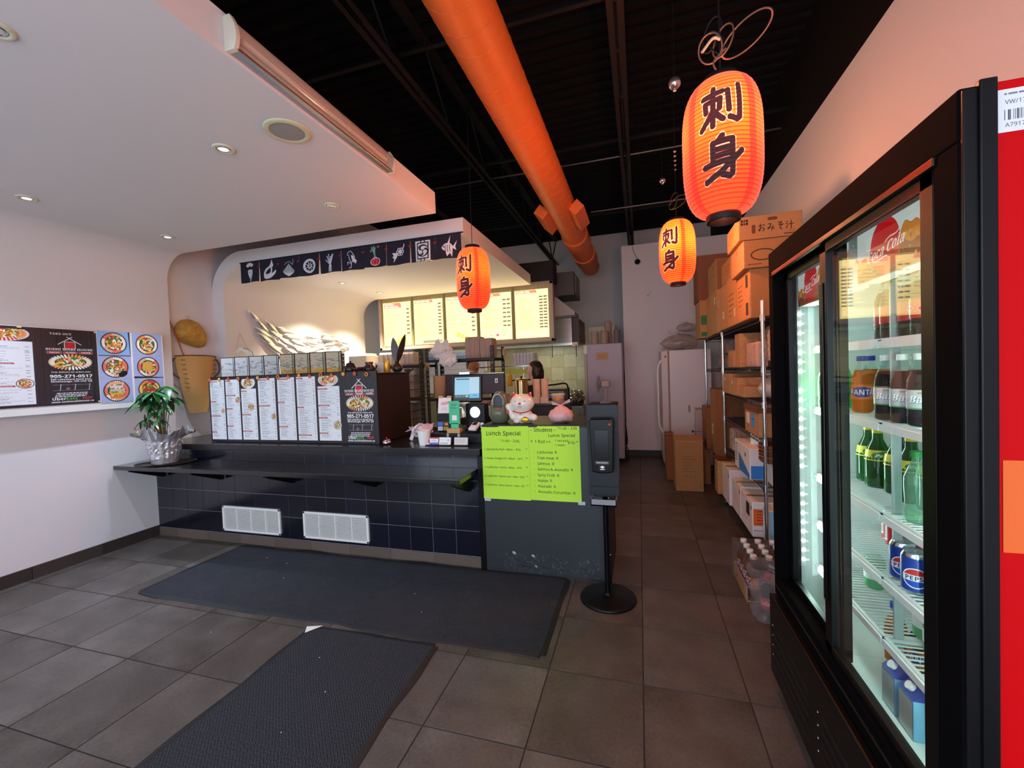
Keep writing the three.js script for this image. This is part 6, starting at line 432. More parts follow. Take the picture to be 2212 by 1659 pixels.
// ---------------------------------------------------------------- people in the kitchen
function person(label, x, z, H, turn, hairLong, topM, hairM, skinM, apron) {
  const t = thing('person', label, 'person', [x, 0, z], turn); const k = H / 1.62; const hy = 1.5 * k; // facing local +x
  const body = (X, Y, Z) => { const x = X / k, y = Y / k, z = Z / k; let d = ell(x, y, z, 0.0, 1.5, 0, 0.092, 0.118, 0.077); d = smin(d, caps(x, y, z, [-0.015, 1.42, 0], [-0.02, 1.32, 0], 0.05, 0.055), 0.03); d = smin(d, caps(x, y, z, [0.085, 1.497, 0], [0.104, 1.478, 0], 0.012, 0.014), 0.02); d = smin(d, caps(x, y, z, [0.06, 1.405, 0], [0.078, 1.405, 0], 0.022, 0.018), 0.03); for (const s of [-1, 1]) { d = smin(d, ell(x, y, z, -0.005, 1.49, s * 0.078, 0.018, 0.03, 0.012), 0.01); d = smin(d, caps(x, y, z, [-0.02, 1.29, s * 0.07], [-0.02, 1.26, s * 0.17], 0.055, 0.058), 0.05); d = smin(d, caps(x, y, z, [-0.02, 1.26, s * 0.18], [-0.01, 1.0, s * 0.22], 0.05, 0.04), 0.03); d = smin(d, caps(x, y, z, [-0.01, 1.0, s * 0.22], [0.2, 0.96, s * 0.16], 0.038, 0.028), 0.02); d = smin(d, ell(x, y, z, 0.26, 0.96, s * 0.15, 0.05, 0.018, 0.036), 0.02); d = smin(d, caps(x, y, z, [0, 0.84, s * 0.09], [0.01, 0.46, s * 0.1], 0.085, 0.055), 0.05); d = smin(d, caps(x, y, z, [0.01, 0.46, s * 0.1], [-0.01, 0.08, s * 0.1], 0.052, 0.036), 0.02); d = smin(d, caps(x, y, z, [-0.02, 0.04, s * 0.1], [0.13, 0.03, s * 0.11], 0.04, 0.03), 0.02); } d = smin(d, ell(x, y, z, -0.01, 1.15, 0, 0.11, 0.2, 0.17), 0.05); d = smin(d, ell(x, y, z, -0.01, 0.9, 0, 0.12, 0.14, 0.165), 0.06); return d * k; };
  obj('body', solid(body, [0.02, 0.82 * k, 0], 0.85 * k, 96), skinM, t);
  const shirt = (X, Y, Z) => { const y = Y / k; return Math.max(body(X, Y, Z) - 0.014, 0.78 - y, y - 1.33 + Math.abs(Z) * 0.1, X / k - 0.13 + (y > 0.94 && y < 1.04 ? -0.0 : 0)); }; obj('shirt', solid(shirt, [0, 1.06 * k, 0], 0.36 * k, 72), topM, t); const pants = (X, Y, Z) => Math.max(body(X, Y, Z) - 0.012, Y / k - 0.82, 0.09 - Y / k); obj('trousers', solid(pants, [0, 0.45 * k, 0], 0.46 * k, 60), mat('#1a1a1f', 0.8), t);
  const hair = (X, Y, Z) => { const x = X / k, y = Y / k, z = Z / k; let d = ell(x, y, z, -0.012, 1.525, 0, 0.103, 0.112, 0.09); if (hairLong) d = smin(d, ell(x, y, z, -0.045, 1.44, 0, 0.085, 0.12, 0.096), 0.04); const face = Math.max(0.03 - x + (y > 1.57 ? 0.09 : 0) + (y - 1.5) * 0.3, 0); return Math.max(d, x - (-0.004 + Math.max(0, y - 1.545) * 1.5)) * k + n3(x * 32, y * 18, z * 32) * 0.007; }; obj('hair', solid(hair, [-0.02, 1.5 * k, 0], 0.19 * k, 48), hairM, t);
  for (const s of [-1, 1]) { obj('eye', sphere(0.009, 0.082 * k, 1.512 * k, s * 0.03, 0.6, 0.8, 1.2, 10), mat('#241612', 0.3), t); obj('eyebrow', bar([0.088 * k, 1.532 * k, s * 0.016], [0.08 * k, 1.534 * k, s * 0.046], 0.003, 5), hairM, t); } obj('mouth', bar([0.088 * k, 1.437 * k, -0.018], [0.088 * k, 1.437 * k, 0.018], 0.0035, 5), mat('#a0524a', 0.5), t);
  if (apron) { const gl = []; for (const s of [-1, 1]) { const q = new THREE.TorusGeometry(0.022, 0.002, 5, 20); q.rotateY(Math.PI / 2); q.translate(0.097 * k, 1.507 * k, s * 0.031); gl.push(q, bar([0.09 * k, 1.51 * k, s * 0.053], [0, 1.51 * k, s * 0.082], 0.002, 5)); } obj('glasses', gl, M.silver, t); obj('apron', bx(0.13, 0.14, 0.7 * k, 1.2 * k, -0.13, 0.13, 0.004), M.white, t); } return t; }
person('woman in a dark jacket with black hair facing left', -1.36, -5.6, 1.63, Math.PI - 0.15, true, mat('#1f222b', 0.7), mat('#1a1012', 0.45), mat('#d8a48c', 0.5), false);
person('man with glasses working behind the dark rack', -2.38, -5.95, 1.735, -0.5, false, mat('#c9cbd2', 0.7), mat('#1c1412', 0.5), mat('#b5734f', 0.5), true);
// ---------------------------------------------------------------- two door drinks fridge on the right
{ const z0 = -2.19, z1 = -0.995, xf = 0.57, xb = 1.4, yT = 1.985, t = placed('drinks_fridge', 'tall black framed glass door drinks fridge with red side', 'fridge', [0.98, 0, -1.59]);
  const redSide = canvas(512, 1024, (g, w, h) => { g.fillStyle = '#d3000f'; g.fillRect(0, 0, w, h); }); const liner = std({ color: '#e9f2ef', roughness: 0.45 });
  obj('side_panel', bx(0.617, xb, 0.1, yT, z1 - 0.03, z1, 0.004), mat('#c80009', 0.45, { specularIntensity: 0.25 }), t, 'bright red side panel'); obj('side_panel', bx(0.617, xb, 0.1, yT, z0, z0 + 0.03, 0.004), mat('#1b1c20', 0.5), t); obj('top_panel', bx(0.617, xb, yT - 0.04, yT, z0 + 0.03, z1 - 0.03), M.blackSatin, t); obj('back_panel', bx(xb - 0.04, xb, 0.1, yT - 0.04, z0 + 0.03, z1 - 0.03), mat('#1b1c20', 0.5), t); obj('base', bx(0.645, xb, 0.05, 0.4, z0 + 0.03, z1 - 0.03), M.blackSatin, t);
  obj('inner_lining', [bx(0.665, 1.34, 0.4, 0.425, z0 + 0.03, z1 - 0.03), bx(1.335, 1.36, 0.425, 1.945, z0 + 0.03, z1 - 0.03), bx(0.665, 1.34, 0.425, 1.945, z0 + 0.03, z0 + 0.045), bx(0.665, 1.34, 0.425, 1.945, z1 - 0.045, z1 - 0.03), bx(0.72, 1.34, 1.92, 1.945, z0 + 0.03, z1 - 0.03)], liner, t, 'white inner lining');
  const frameM = mat('#08080a', 0.92, { specularIntensity: 0.1 }); obj('door_frame', [bx(xf, 0.615, 1.89, yT, z0, z1, 0.006), bx(xf, 0.615, 0.44, 0.53, z0, z1, 0.006), bx(xf, 0.615, 0.53, 1.89, z0, z0 + 0.06, 0.005), bx(xf, 0.615, 0.53, 1.89, z1 - 0.07, z1, 0.005)], frameM, t); { const bm = mat('#4a453e', 0.25, { metalness: 0.8 }); obj('frame_bead', bx(xf - 0.004, xf + 0.01, 1.875, 1.892, z0 + 0.055, z1 - 0.065, 0.002), bm, t); obj('frame_bead', bx(xf - 0.003, xf + 0.003, 0.485, 0.492, z0 + 0.02, z1 - 0.02), bm, t); }
  // side return steps of the frame
  obj('corner_channel', [bx(0.594, 0.62, 0.1, yT + 0.004, z1 - 0.002, z1 + 0.012, 0.003), bx(0.573, 0.596, 0.45, yT - 0.006, z1 - 0.002, z1 + 0.006, 0.002)], M.blackSatin, t);
  const door = (za, zb, x, s) => { const d = obj('sliding_door', [bx(x - 0.012, x + 0.012, 1.845, 1.893, za, zb, 0.003), bx(x - 0.012, x + 0.012, 0.515, 0.56, za, zb, 0.003), bx(x - 0.012, x + 0.012, 0.53, 1.88, za, za + 0.05, 0.003), bx(x - 0.012, x + 0.012, 0.53, 1.88, zb - 0.045, zb, 0.003)], M.blackSatin, t); obj('glass_pane', bx(x - 0.003, x + 0.003, 0.555, 1.85, za + 0.045, zb - 0.04), M.glass, d); obj('door_handle', bx(x - 0.018, x - 0.011, 0.7, 1.75, s > 0 ? za + 0.006 : zb - 0.03, s > 0 ? za + 0.03 : zb - 0.006, 0.003), M.blackGloss, d); return d; };
  door(-1.655, -1.085, 0.592, 1); door(-2.13, -1.6, 0.625, -1);
  // front grille
  const gr = obj('grille_panel', bx(0.548, 0.6, 0.07, 0.435, z0 - 0.004, z1, 0.008), M.blackSatin, t); for (let k = 0; k < 5; k++) for (const [a, b] of [[-2.15, -1.72], [-1.6, -1.1]]) obj('grille_slot', bx(0.5465, 0.549, 0.13 + k * 0.045, 0.142 + k * 0.045, a, b), mat('#020203', 0.8), gr); for (let k = 0; k < 4; k++) for (const z of [-2.15, -1.64]) obj('rivet', sphere(0.005, 0.548, 0.17 + k * 0.045, z, 0.5, 1, 1, 8), M.chrome, gr); obj('kick_plate', bx(0.6, 0.645, 0.0, 0.1, z0 + 0.02, z1 - 0.02), M.black, t);
  // lit header signs
  const sign = canvas(1024, 320, (g, w, h) => { g.fillStyle = '#dfeee8'; g.fillRect(0, 0, w, h); const r = rng(44); g.fillStyle = '#8a3c0e'; g.beginPath(); g.moveTo(0, h); g.lineTo(0, h * 0.5); for (let x = 0; x <= w; x += 16) g.lineTo(x, h * (0.55 - 0.3 * x / w + 0.09 * Math.sin(x * 0.021) + 0.04 * Math.sin(x * 0.06))); g.lineTo(w, h); g.fill(); g.fillStyle = '#d8871c'; g.beginPath(); g.moveTo(0, h * 0.72); for (let x = 0; x <= w; x += 16) g.lineTo(x, h * (0.56 - 0.3 * x / w + 0.09 * Math.sin(x * 0.021) + 0.04 * Math.sin(x * 0.06))); for (let x = w; x >= 0; x -= 16) g.lineTo(x, h * (0.72 - 0.28 * x / w + 0.08 * Math.sin(x * 0.025))); g.fill(); for (let k = 0; k < 160; k++) { g.fillStyle = ['rgba(250,200,90,.6)', 'rgba(90,30,8,.5)', 'rgba(255,235,190,.5)'][(r() * 3) | 0]; const x = r() * w; g.beginPath(); g.arc(x, h * (0.6 - 0.3 * x / w + r() * 0.5), 2 + r() * 9, 0, 7); g.fill(); } g.fillStyle = '#d5101c'; g.beginPath(); g.ellipse(w * 0.3, h * 0.52, 150, 150, 0, 0, 7); g.fill(); g.save(); g.translate(w * 0.3, h * 0.62); g.transform(1, -0.1, -0.2, 1, 0, 0); g.fillStyle = '#fff'; g.textAlign = 'center'; g.font = 'italic bold 78px serif'; g.fillText('Coca Cola', -6, 10); g.strokeStyle = '#fff'; g.lineWidth = 7; g.lineCap = 'round'; g.beginPath(); g.moveTo(-128, 12); g.bezierCurveTo(-60, 44, -10, 10, 30, 30); g.moveTo(-6, -52); g.bezierCurveTo(60, -84, 90, -40, 128, -74); g.stroke(); g.restore(); });
  for (const [a, b] of [[-2.12, -1.66], [-1.6, -1.09]]) { obj('header_box', bx(0.665, 0.72, 1.73, 1.9, a, b), M.white, t); obj('header_sign', plane(b - a, 0.165, 0.6635, 1.815, (a + b) / 2, -Math.PI / 2), std({ color: '#000', roughness: 0.3, emissive: '#ffffff', emissiveMap: sign, emissiveIntensity: 0.62 }), t, 'lit red disc cola sign'); areaLight(0.657, 1.815, (a + b) / 2, b - a, 0.15, -2, 1.5, (a + b) / 2, [1, 0.9, 0.8], 0.25); }
  // LED strips at both ends
  const led = std({ color: '#fff', emissive: new THREE.Color().setRGB(0.82, 1, 0.97), emissiveIntensity: 12 }); for (const [z, d] of [[z0 + 0.062, 1], [z1 - 0.078, -1]]) { const st = obj('led_strip', bx(0.655, 0.675, 0.6, 1.72, z - 0.012, z + 0.012, 0.003), M.whiteGloss, t); for (let k = 0; k < 27; k++) { if (k === 7 || k === 17) continue; obj('led_light', sphere(0.007, 0.665, 1.7 - k * 0.041, z + d * 0.014, 1.2, 0.8, 0.6, 10), led, st); } areaLight(0.69, 1.15, z + d * 0.03, 0.03, 1.15, 0.98, 1.15, z + d * 0.6, [0.62, 1, 0.9], 40); }
  // wire shelves
  const wireM = std({ color: '#eef3f2', roughness: 0.35 }); const ys = [1.556, 1.297, 1.01, 0.805, 0.612]; ys.forEach((y, k) => { for (const [a, b] of [[-2.14, -1.61], [-1.6, -1.05]]) { const w = []; for (let z = a + 0.01; z < b - 0.005; z += 0.022) w.push(bx(0.725, 1.3, y - 0.004, y, z - 0.0018, z + 0.0018)); w.push(bx(0.72, 0.73, y - 0.02, y + 0.004, a, b), bx(0.715, 0.722, y - 0.026, y - 0.004, a, b), bx(1.29, 1.3, y - 0.012, y, a, b), bx(1.0, 1.006, y - 0.012, y - 0.005, a, b), bx(0.72, 1.3, y - 0.012, y, a, a + 0.006), bx(0.72, 1.3, y - 0.012, y, b - 0.006, b)); obj('wire_shelf', w, wireM, t); } });
  for (const z of [z0 + 0.05, -1.605, z1 - 0.05]) { const h = []; for (const x of [0.76, 1.24]) { obj('shelf_track', bx(x - 0.012, x + 0.012, 0.45, 1.72, z - 0.004, z + 0.004), mat('#aeb8b8', 0.4, { metalness: 0.4 }), t); } }
  // stickers on the red side
  obj('barcode_label', plane(0.2, 0.075, 0.725, 1.93, z1 + 0.0015), std({ roughness: 0.5, map: canvas(400, 150, (g, w, h) => { g.fillStyle = '#e3e3e6'; g.fillRect(0, 0, w, h); g.fillStyle = '#3c3c44'; g.font = '20px sans-serif'; g.fillText('VW/170229865', 20, 52); g.fillText('A79170598860', 20, 132); const r = rng(2); for (let x = 18; x < 360; x += 5) if (r() > 0.4) g.fillRect(x, 72, 1 + r() * 3.5, 36); textLine(g, 18, 14, 200, r, '#777', 6); }) }), t, 'white barcode label'); obj('orange_sticker', plane(0.2, 0.17, 0.73, 1.22, z1 + 0.0015), std({ roughness: 0.45, map: canvas(300, 260, (g, w, h) => { g.fillStyle = '#e8641e'; g.fillRect(0, 0, w, h); g.fillStyle = '#f4e9e2'; g.font = 'bold 70px sans-serif'; g.fillText('a', 50, 150); g.fillRect(50, 170, 60, 14); }) }), t, 'orange sticker');
}
// ---------------------------------------------------------------- drinks inside the fridge
const pet = (c, a = 0.9) => std({ color: c, roughness: 0.06, transmission: 0.9, thickness: 0, ior: 1.45 }); const petClear = std({ color: '#eef5f4', roughness: 0.04, transmission: 0.985, thickness: 0, ior: 1.45, specularIntensity: 0.15 }); const drinkM = (c) => mat(c, 0.5, { specularIntensity: 0.15 });
const bottleProf = [[0.001, 0], [0.024, 0], [0.031, 0.006], [0.032, 0.03], [0.03, 0.06], [0.032, 0.11], [0.031, 0.135], [0.02, 0.165], [0.0125, 0.182], [0.0125, 0.2]]; const liquidProf = [[0.001, 0.003], [0.023, 0.003], [0.03, 0.008], [0.031, 0.03], [0.029, 0.06], [0.031, 0.11], [0.03, 0.134], [0.021, 0.16], [0.001, 0.16]];
const G = { canWall: new THREE.CylinderGeometry(0.0334, 0.0334, 0.096, 32, 1, true).translate(0, 0.06, 0), b: lathe(bottleProf, 28), l: lathe(liquidProf, 28), cap: lathe([[0.001, 0.212], [0.0145, 0.212], [0.0155, 0.21], [0.0155, 0.193], [0.0125, 0.193]], 24), lab: new THREE.CylinderGeometry(0.0328, 0.0325, 0.055, 28, 1, true).translate(0, 0.08, 0), can: lathe([[0.001, 0.006], [0.02, 0.004], [0.024, 0], [0.033, 0.012], [0.033, 0.108], [0.027, 0.12], [0.0265, 0.123], [0.024, 0.119], [0.001, 0.118]], 32), gl: lathe([[0.001, 0], [0.028, 0], [0.031, 0.005], [0.031, 0.085], [0.024, 0.115], [0.013, 0.14], [0.012, 0.165]], 28) };
const labelTex = { fanta: canvas(512, 128, (g, w, h) => { g.fillStyle = '#f0821c'; g.fillRect(0, 0, w, h); for (const x of [20, 276]) { g.fillStyle = '#2b3a9e'; g.beginPath(); g.ellipse(x + 100, 66, 96, 44, 0, 0, 7); g.fill(); g.fillStyle = '#fff'; g.font = 'bold 62px sans-serif'; g.fillText('FANTA', x + 2, 88); } }), barqs: canvas(512, 128, (g, w, h) => { g.fillStyle = '#c3c6c8'; g.fillRect(0, 0, w, h); for (const x of [20, 276]) { g.fillStyle = '#b08a3a'; g.fillRect(x + 60, 14, 90, 12); g.fillStyle = '#6a6c76'; g.font = 'italic bold 64px serif'; g.fillText("Barq's", x + 10, 88); g.fillStyle = '#fff'; g.fillText("Barq's", x + 6, 84); } g.fillStyle = '#5aa56a'; g.fillRect(0, 118, w, 10); }), cola: canvas(512, 128, (g, w, h) => { g.fillStyle = '#c8101c'; g.fillRect(0, 0, w, h); g.fillStyle = '#fff'; g.font = 'italic bold 60px serif'; g.fillText('Coca Cola', 20, 86); g.fillRect(330, 24, 70, 82); g.fillStyle = '#222'; for (let k = 0; k < 9; k++) g.fillRect(338 + k * 6.5, 32, 2 + (k % 3), 66); }), pepsi: canvas(512, 256, (g, w, h) => { g.fillStyle = '#123a9c'; g.fillRect(0, 0, w, h); for (const x of [128, 384]) { g.fillStyle = '#fff'; g.beginPath(); g.arc(x, 150, 78, 0, 7); g.fill(); g.fillStyle = '#d5232c'; g.beginPath(); g.arc(x, 150, 70, Math.PI, 0); g.fill(); g.fillStyle = '#1c4fc0'; g.beginPath(); g.arc(x, 150, 70, 0, Math.PI); g.fill(); g.fillStyle = '#fff'; g.fillRect(x - 78, 126, 156, 46); g.fillStyle = '#0b1f5a'; g.font = 'bold 46px sans-serif'; g.textAlign = 'center'; g.fillText('PEPSI', x, 166); g.textAlign = 'left'; } }), green: canvas(512, 128, (g, w, h) => { g.fillStyle = '#d8cf3a'; g.fillRect(0, 0, w, h); g.fillStyle = '#2f7a3a'; g.beginPath(); g.ellipse(130, 64, 90, 50, 0, 0, 7); g.fill(); g.fillStyle = '#fff'; g.font = 'italic bold 46px serif'; g.fillText('Perrier', 60, 80); }) };
for (const k in labelTex) labelTex[k] = std({ map: labelTex[k], roughness: 0.35, side: THREE.DoubleSide });
const YS = [1.5565, 1.2975, 1.0105, 0.8055, 0.6125, 0.4255];
let bottleProto = {};
function bottle(kind, x, y, z, label, group, turn = 0) { if (!bottleProto[kind]) { const o = new THREE.Group(); o.name = 'soda_bottle'; const [body, liq, cap, lab] = { fanta: [petClear, drinkM('#ee7a12'), mat('#2a3fb0', 0.4), labelTex.fanta], root: [petClear, drinkM('#241014'), M.whiteGloss, labelTex.barqs], cola: [petClear, drinkM('#1c0c0a'), mat('#c8101c', 0.4), labelTex.cola], iced: [petClear, drinkM('#5a200c'), M.whiteGloss, labelTex.fanta] }[kind]; obj('body', G.b, body, o); obj('drink', G.l, liq, o); obj('cap', G.cap, cap, o); obj('label_band', G.lab, lab, o); bottleProto[kind] = o; } const c = bottleProto[kind].clone(); c.name = numbered('soda_bottle'); c.position.set(x, y, z); c.rotation.y = turn; c.userData = { label, category: 'bottle', group }; scene.add(c); return c; }
for (const [z, x] of [[-1.885, 0.79], [-1.985, 0.86], [-1.9, 0.87]]) bottle('fanta', x, YS[1], z, 'orange soda bottle with blue cap on the second fridge shelf', 'orange soda bottles in the fridge', -1.9);
for (const [z, x] of [[-1.655, 0.76], [-1.575, 0.765], [-1.655, 0.84], [-1.575, 0.84], [-1.5, 0.77], [-1.5, 0.85]]) bottle('root', x, YS[1], z, 'root beer bottle with white cap and silver label on the second shelf', 'root beer bottles in the fridge', -1.7);
for (const [z, x] of [[-1.74, 0.8], [-1.66, 0.78], [-1.58, 0.79], [-1.5, 0.78], [-1.42, 0.79], [-1.62, 0.88], [-1.5, 0.88], [-1.34, 0.8]]) bottle('cola', x, YS[0], z, 'dark cola bottle on the top fridge shelf', 'cola bottles on the top fridge shelf', -1);
const greenG = std({ color: '#2f9a4a', roughness: 0.04, transmission: 0.85, thickness: 0, ior: 1.5 });
for (const [z, x] of [[-2.03, 0.87], [-1.94, 0.86], [-1.85, 0.88], [-1.95, 0.95], [-1.75, 0.87], [-1.66, 0.88], [-1.8, 0.97]]) { const t = thing('mineral_water_bottle', 'green glass mineral water bottle with yellow label on the third shelf', 'bottle', [x, YS[2], z], -1.4, 'green mineral water bottles in the fridge'); t.scale.setScalar(1.3); obj('body', G.gl, greenG, t); obj('water', lathe([[0.001, 0.004], [0.026, 0.004], [0.0295, 0.008], [0.0295, 0.07], [0.001, 0.07]], 20), std({ color: '#1f8a3c', roughness: 0.05, transmission: 0.5, thickness: 0 }), t); obj('cap', cyl(0.013, 0.013, 0.016, 0, 0.158, 0, 16), mat('#d5c02c', 0.4), t); const lb = new THREE.CylinderGeometry(0.027, 0.0315, 0.03, 24, 1, true).translate(0, 0.095, 0); obj('label_band', lb, labelTex.green, t); }
{ const t = thing('clear_soda_bottle', 'clear green tinted soda bottle standing among the glass bottles', 'bottle', [0.775, YS[2], -1.53], 0); obj('body', G.b, std({ color: '#bfe6cf', roughness: 0.05, transmission: 0.85, thickness: 0 }), t); obj('cap', G.cap, M.green, t); }
for (const [z, x] of [[-1.6, 0.772], [-1.518, 0.762], [-1.6, 0.86], [-1.52, 0.85], [-1.44, 0.78]]) { const t = thing('blue_cola_can', 'blue cola can with round red white emblem on the fourth shelf', 'can', [x, YS[3] + 0.001, z], 1.1, 'blue cola cans in the fridge'); obj('body', G.canWall, labelTex.pepsi, t); obj('can_ends', G.can, M.silver, t); obj('lid', cyl(0.026, 0.026, 0.002, 0, 0.1195, 0, 24), M.silver, t); obj('pull_tab', sphere(0.007, 0.005, 0.1225, 0, 1.3, 0.3, 0.8, 8), M.silver, t); }
for (const [z, x] of [[-1.93, 0.9], [-1.86, 0.88], [-1.79, 0.92]]) { const t = thing('red_cola_can', 'red cola can standing at the back of the fourth shelf', 'can', [x, YS[3] + 0.001, z], 0, 'red cola cans in the fridge'); obj('body', G.canWall, labelTex.cola, t); obj('can_ends', G.can, M.silver, t); obj('lid', cyl(0.026, 0.026, 0.002, 0, 0.1195, 0, 24), M.silver, t); }
for (const [z, x] of [[-1.62, 0.84], [-1.53, 0.82], [-1.95, 0.85]]) { const t = thing('green_soda_can', 'green and white soda can on the fifth fridge shelf', 'can', [x, YS[4] + 0.001, z], 0, 'green soda cans in the fridge'); obj('body', G.can, mat('#5aa46a', 0.25), t); obj('band', new THREE.CylinderGeometry(0.0334, 0.0334, 0.04, 28, 1, true).translate(0, 0.06, 0), mat('#dfe6dc', 0.3, { side: THREE.DoubleSide }), t); obj('lid', cyl(0.026, 0.026, 0.002, 0, 0.1195, 0, 24), M.silver, t); }
for (const [z, x, k] of [[-1.79, 0.84, 'fanta'], [-1.71, 0.87, 'iced'], [-1.66, 0.95, 'iced'], [-1.8, 0.94, 'fanta']]) bottle(k, x, YS[5], z, k === 'fanta' ? 'orange soda bottle on the fridge floor behind the juice cartons' : 'iced tea bottle on the fridge floor behind the juice cartons', 'bottles on the fridge floor', 1);
for (const [z, x] of [[-1.545, 0.74], [-1.455, 0.74]]) { const t = thing('juice_carton', 'blue and white coconut drink carton on the fridge floor', 'carton', [x, YS[5], z], 0, 'drink cartons on the fridge floor'); obj('body', bx(-0.036, 0.036, 0, 0.115, -0.036, 0.036, 0.002), mat('#7fc0e6', 0.4), t); const s = extr([[-0.036, 0.115], [0.036, 0.115], [0.004, 0.142], [0.004, 0.155], [-0.004, 0.155], [-0.004, 0.142]], 0.072).translate(0, 0, -0.036); obj('gable_top', s, mat('#2d49a8', 0.4), t); obj('facts_panel', plane(0.062, 0.1, -0.0366, 0.056, 0, -Math.PI / 2), std({ roughness: 0.5, map: canvas(120, 240, (g, w, h) => { g.fillStyle = '#e9f1f1'; g.fillRect(0, 0, w, h); const r = rng(8); for (let k = 0; k < 20; k++) textLine(g, 10, 14 + k * 11, 98, r, '#98a3a8', 3); }) }), t); obj('cap', cyl(0.012, 0.012, 0.012, 0, 0, 0, 16).rotateZ(0.9).translate(-0.02, 0.133, 0), M.whiteGloss, t); }
for (const [z, x, y, l] of [[-2.05, 0.74, YS[1], 'pale green soda bottle behind the far fridge door'], [-2.09, 0.81, YS[1], 'pale green soda bottle behind the far fridge door'], [-1.975, 0.74, YS[1], 'pale green soda bottle behind the far fridge door']]) { const t = thing('lime_soda_bottle', l, 'bottle', [x, y, z], 0, 'pale green soda bottles in the fridge'); obj('body', G.b, std({ color: '#7fd79a', roughness: 0.05, transmission: 0.8, thickness: 0 }), t); obj('cap', G.cap, M.green, t); obj('label_band', G.lab, mat('#58b46a', 0.4, { side: THREE.DoubleSide }), t); }
// ---------------------------------------------------------------- chrome wire shelving along the right wall
function wireRack(z0, z1, x0, x1, H, ys, label) { const t = placed('wire_shelving', label, 'shelving', [(x0 + x1) / 2, 0, (z0 + z1) / 2], 'chrome wire shelving units'); for (const [x, z] of [[x0, z0], [x0, z1], [x1, z0], [x1, z1]]) { const p = obj('post', bar([x, 0.02, z], [x, H, z], 0.0125, 14), M.chrome, t); obj('post_foot', cyl(0.016, 0.012, 0.02, x, 0, z, 12), M.black, p); obj('collar', ys.map((y) => cyl(0.019, 0.017, 0.045, x, y - 0.035, z, 14)), M.silver, p); }
  const dm = mat('#4a4648', 0.35, { metalness: 0.8 }); for (const y of ys) { const w = []; for (const x of [x0, x1]) { w.push(bar([x, y - 0.004, z0], [x, y - 0.004, z1], 0.004, 6), bar([x, y - 0.034, z0], [x, y - 0.034, z1], 0.004, 6)); const n = Math.round((z1 - z0) / 0.05); for (let k = 0; k < n; k++) { const a = z0 + k / n * (z1 - z0), b = z0 + (k + 1) / n * (z1 - z0); w.push(bar([x, y - (k % 2 ? 0.004 : 0.034), a], [x, y - (k % 2 ? 0.034 : 0.004), b], 0.0022, 4)); } } for (const z of [z0, z1]) w.push(bar([x0, y - 0.004, z], [x1, y - 0.004, z], 0.004, 6), bar([x0, y - 0.034, z], [x1, y - 0.034, z], 0.003, 6)); for (let z = z0 + 0.02; z < z1; z += 0.028) w.push(bx(x0, x1, y - 0.0045, y - 0.0015, z - 0.0015, z + 0.0015)); obj('wire_deck', w, dm, t); } return t; }
const SH = [1.83, 1.46, 1.205, 0.935, 0.6, 0.16];
wireRack(-4.95, -3.43, 0.85, 1.39, 1.94, SH, 'chrome wire shelving unit with cartons next to the drinks fridge'); wireRack(-6.25, -5.02, 0.86, 1.39, 1.9, [1.83, 1.44, 0.45, 0.12], 'chrome wire shelving unit with cartons beside the white freezer');
function carton(label, x0, x1, y0, y1, z0, z1, o = {}) { const t = placed(o.name || 'carton', label, o.cat || 'carton', [(x0 + x1) / 2, y0, (z0 + z1) / 2], o.group); const m = o.m || M.card; obj('body', bx(x0, x1, y0, y1, z0, z1, 0.004), m, t); if (o.tape !== false) { const zc = (z0 + z1) / 2; obj('tape', [bx(x0 - 0.0008, x0, y0 + (y1 - y0) * 0.72, y1 - 0.003, zc - 0.025, zc + 0.025), bx(x0 + 0.003, x1, y1, y1 + 0.0008, zc - 0.025, zc + 0.025)], M.tape, t); obj('flap_seam', bx(x0 + 0.004, x1 - 0.004, y1 - 0.001, y1 + 0.0015, zc - 0.002, zc + 0.002), M.cardInside, t); }
  if (o.left && !o.left.plain) obj('left_print', plane((z1 - z0) * 0.96, (y1 - y0) * 0.96, x0 - 0.0014, (y0 + y1) / 2, (z0 + z1) / 2, -Math.PI / 2), std({ map: canvas(256, Math.round(256 * (y1 - y0) / (z1 - z0)), o.left), roughness: 0.8 }), t); if (o.front && !o.front.plain) obj('front_print', plane((x1 - x0) * 0.97, (y1 - y0) * 0.96, (x0 + x1) / 2, (y0 + y1) / 2, z1 + 0.0014), std({ map: canvas(512, Math.round(512 * (y1 - y0) / (x1 - x0)), o.front), roughness: 0.8 }), t); return t; }
const kraft = (c = '#c08a58') => Object.assign((g, w, h) => { g.fillStyle = c; g.fillRect(0, 0, w, h); const r = rng(w + h); for (let k = 0; k < 1500; k++) { g.fillStyle = `rgba(${r() > 0.5 ? '255,220,170' : '80,50,25'},.05)`; g.fillRect(r() * w, r() * h, 8 * r() + 2, 1); } }, { plain: true });
const printLines = (c, n, x = 0.2, y = 0.3, W = 0.6, ink = 'rgba(60,36,22,.75)') => (g, w, h) => { kraft(c)(g, w, h); const r = rng(n * 7 + 1); for (let k = 0; k < n; k++) textLine(g, w * x, h * (y + k * 0.55 / n), w * (W * (0.6 + r() * 0.4)), r, ink, Math.max(2, h * 0.02)); };
const whiteTag = (c, tx, ty) => (g, w, h) => { kraft(c)(g, w, h); g.fillStyle = '#e9e4df'; g.fillRect(w * tx, h * ty, w * 0.2, h * 0.16); g.fillStyle = '#4a4038'; const r = rng(3); for (let k = 0; k < 10; k++) if (r() > 0.3) g.fillRect(w * tx + 4 + k * w * 0.018, h * (ty + 0.03), 2, h * 0.09); };
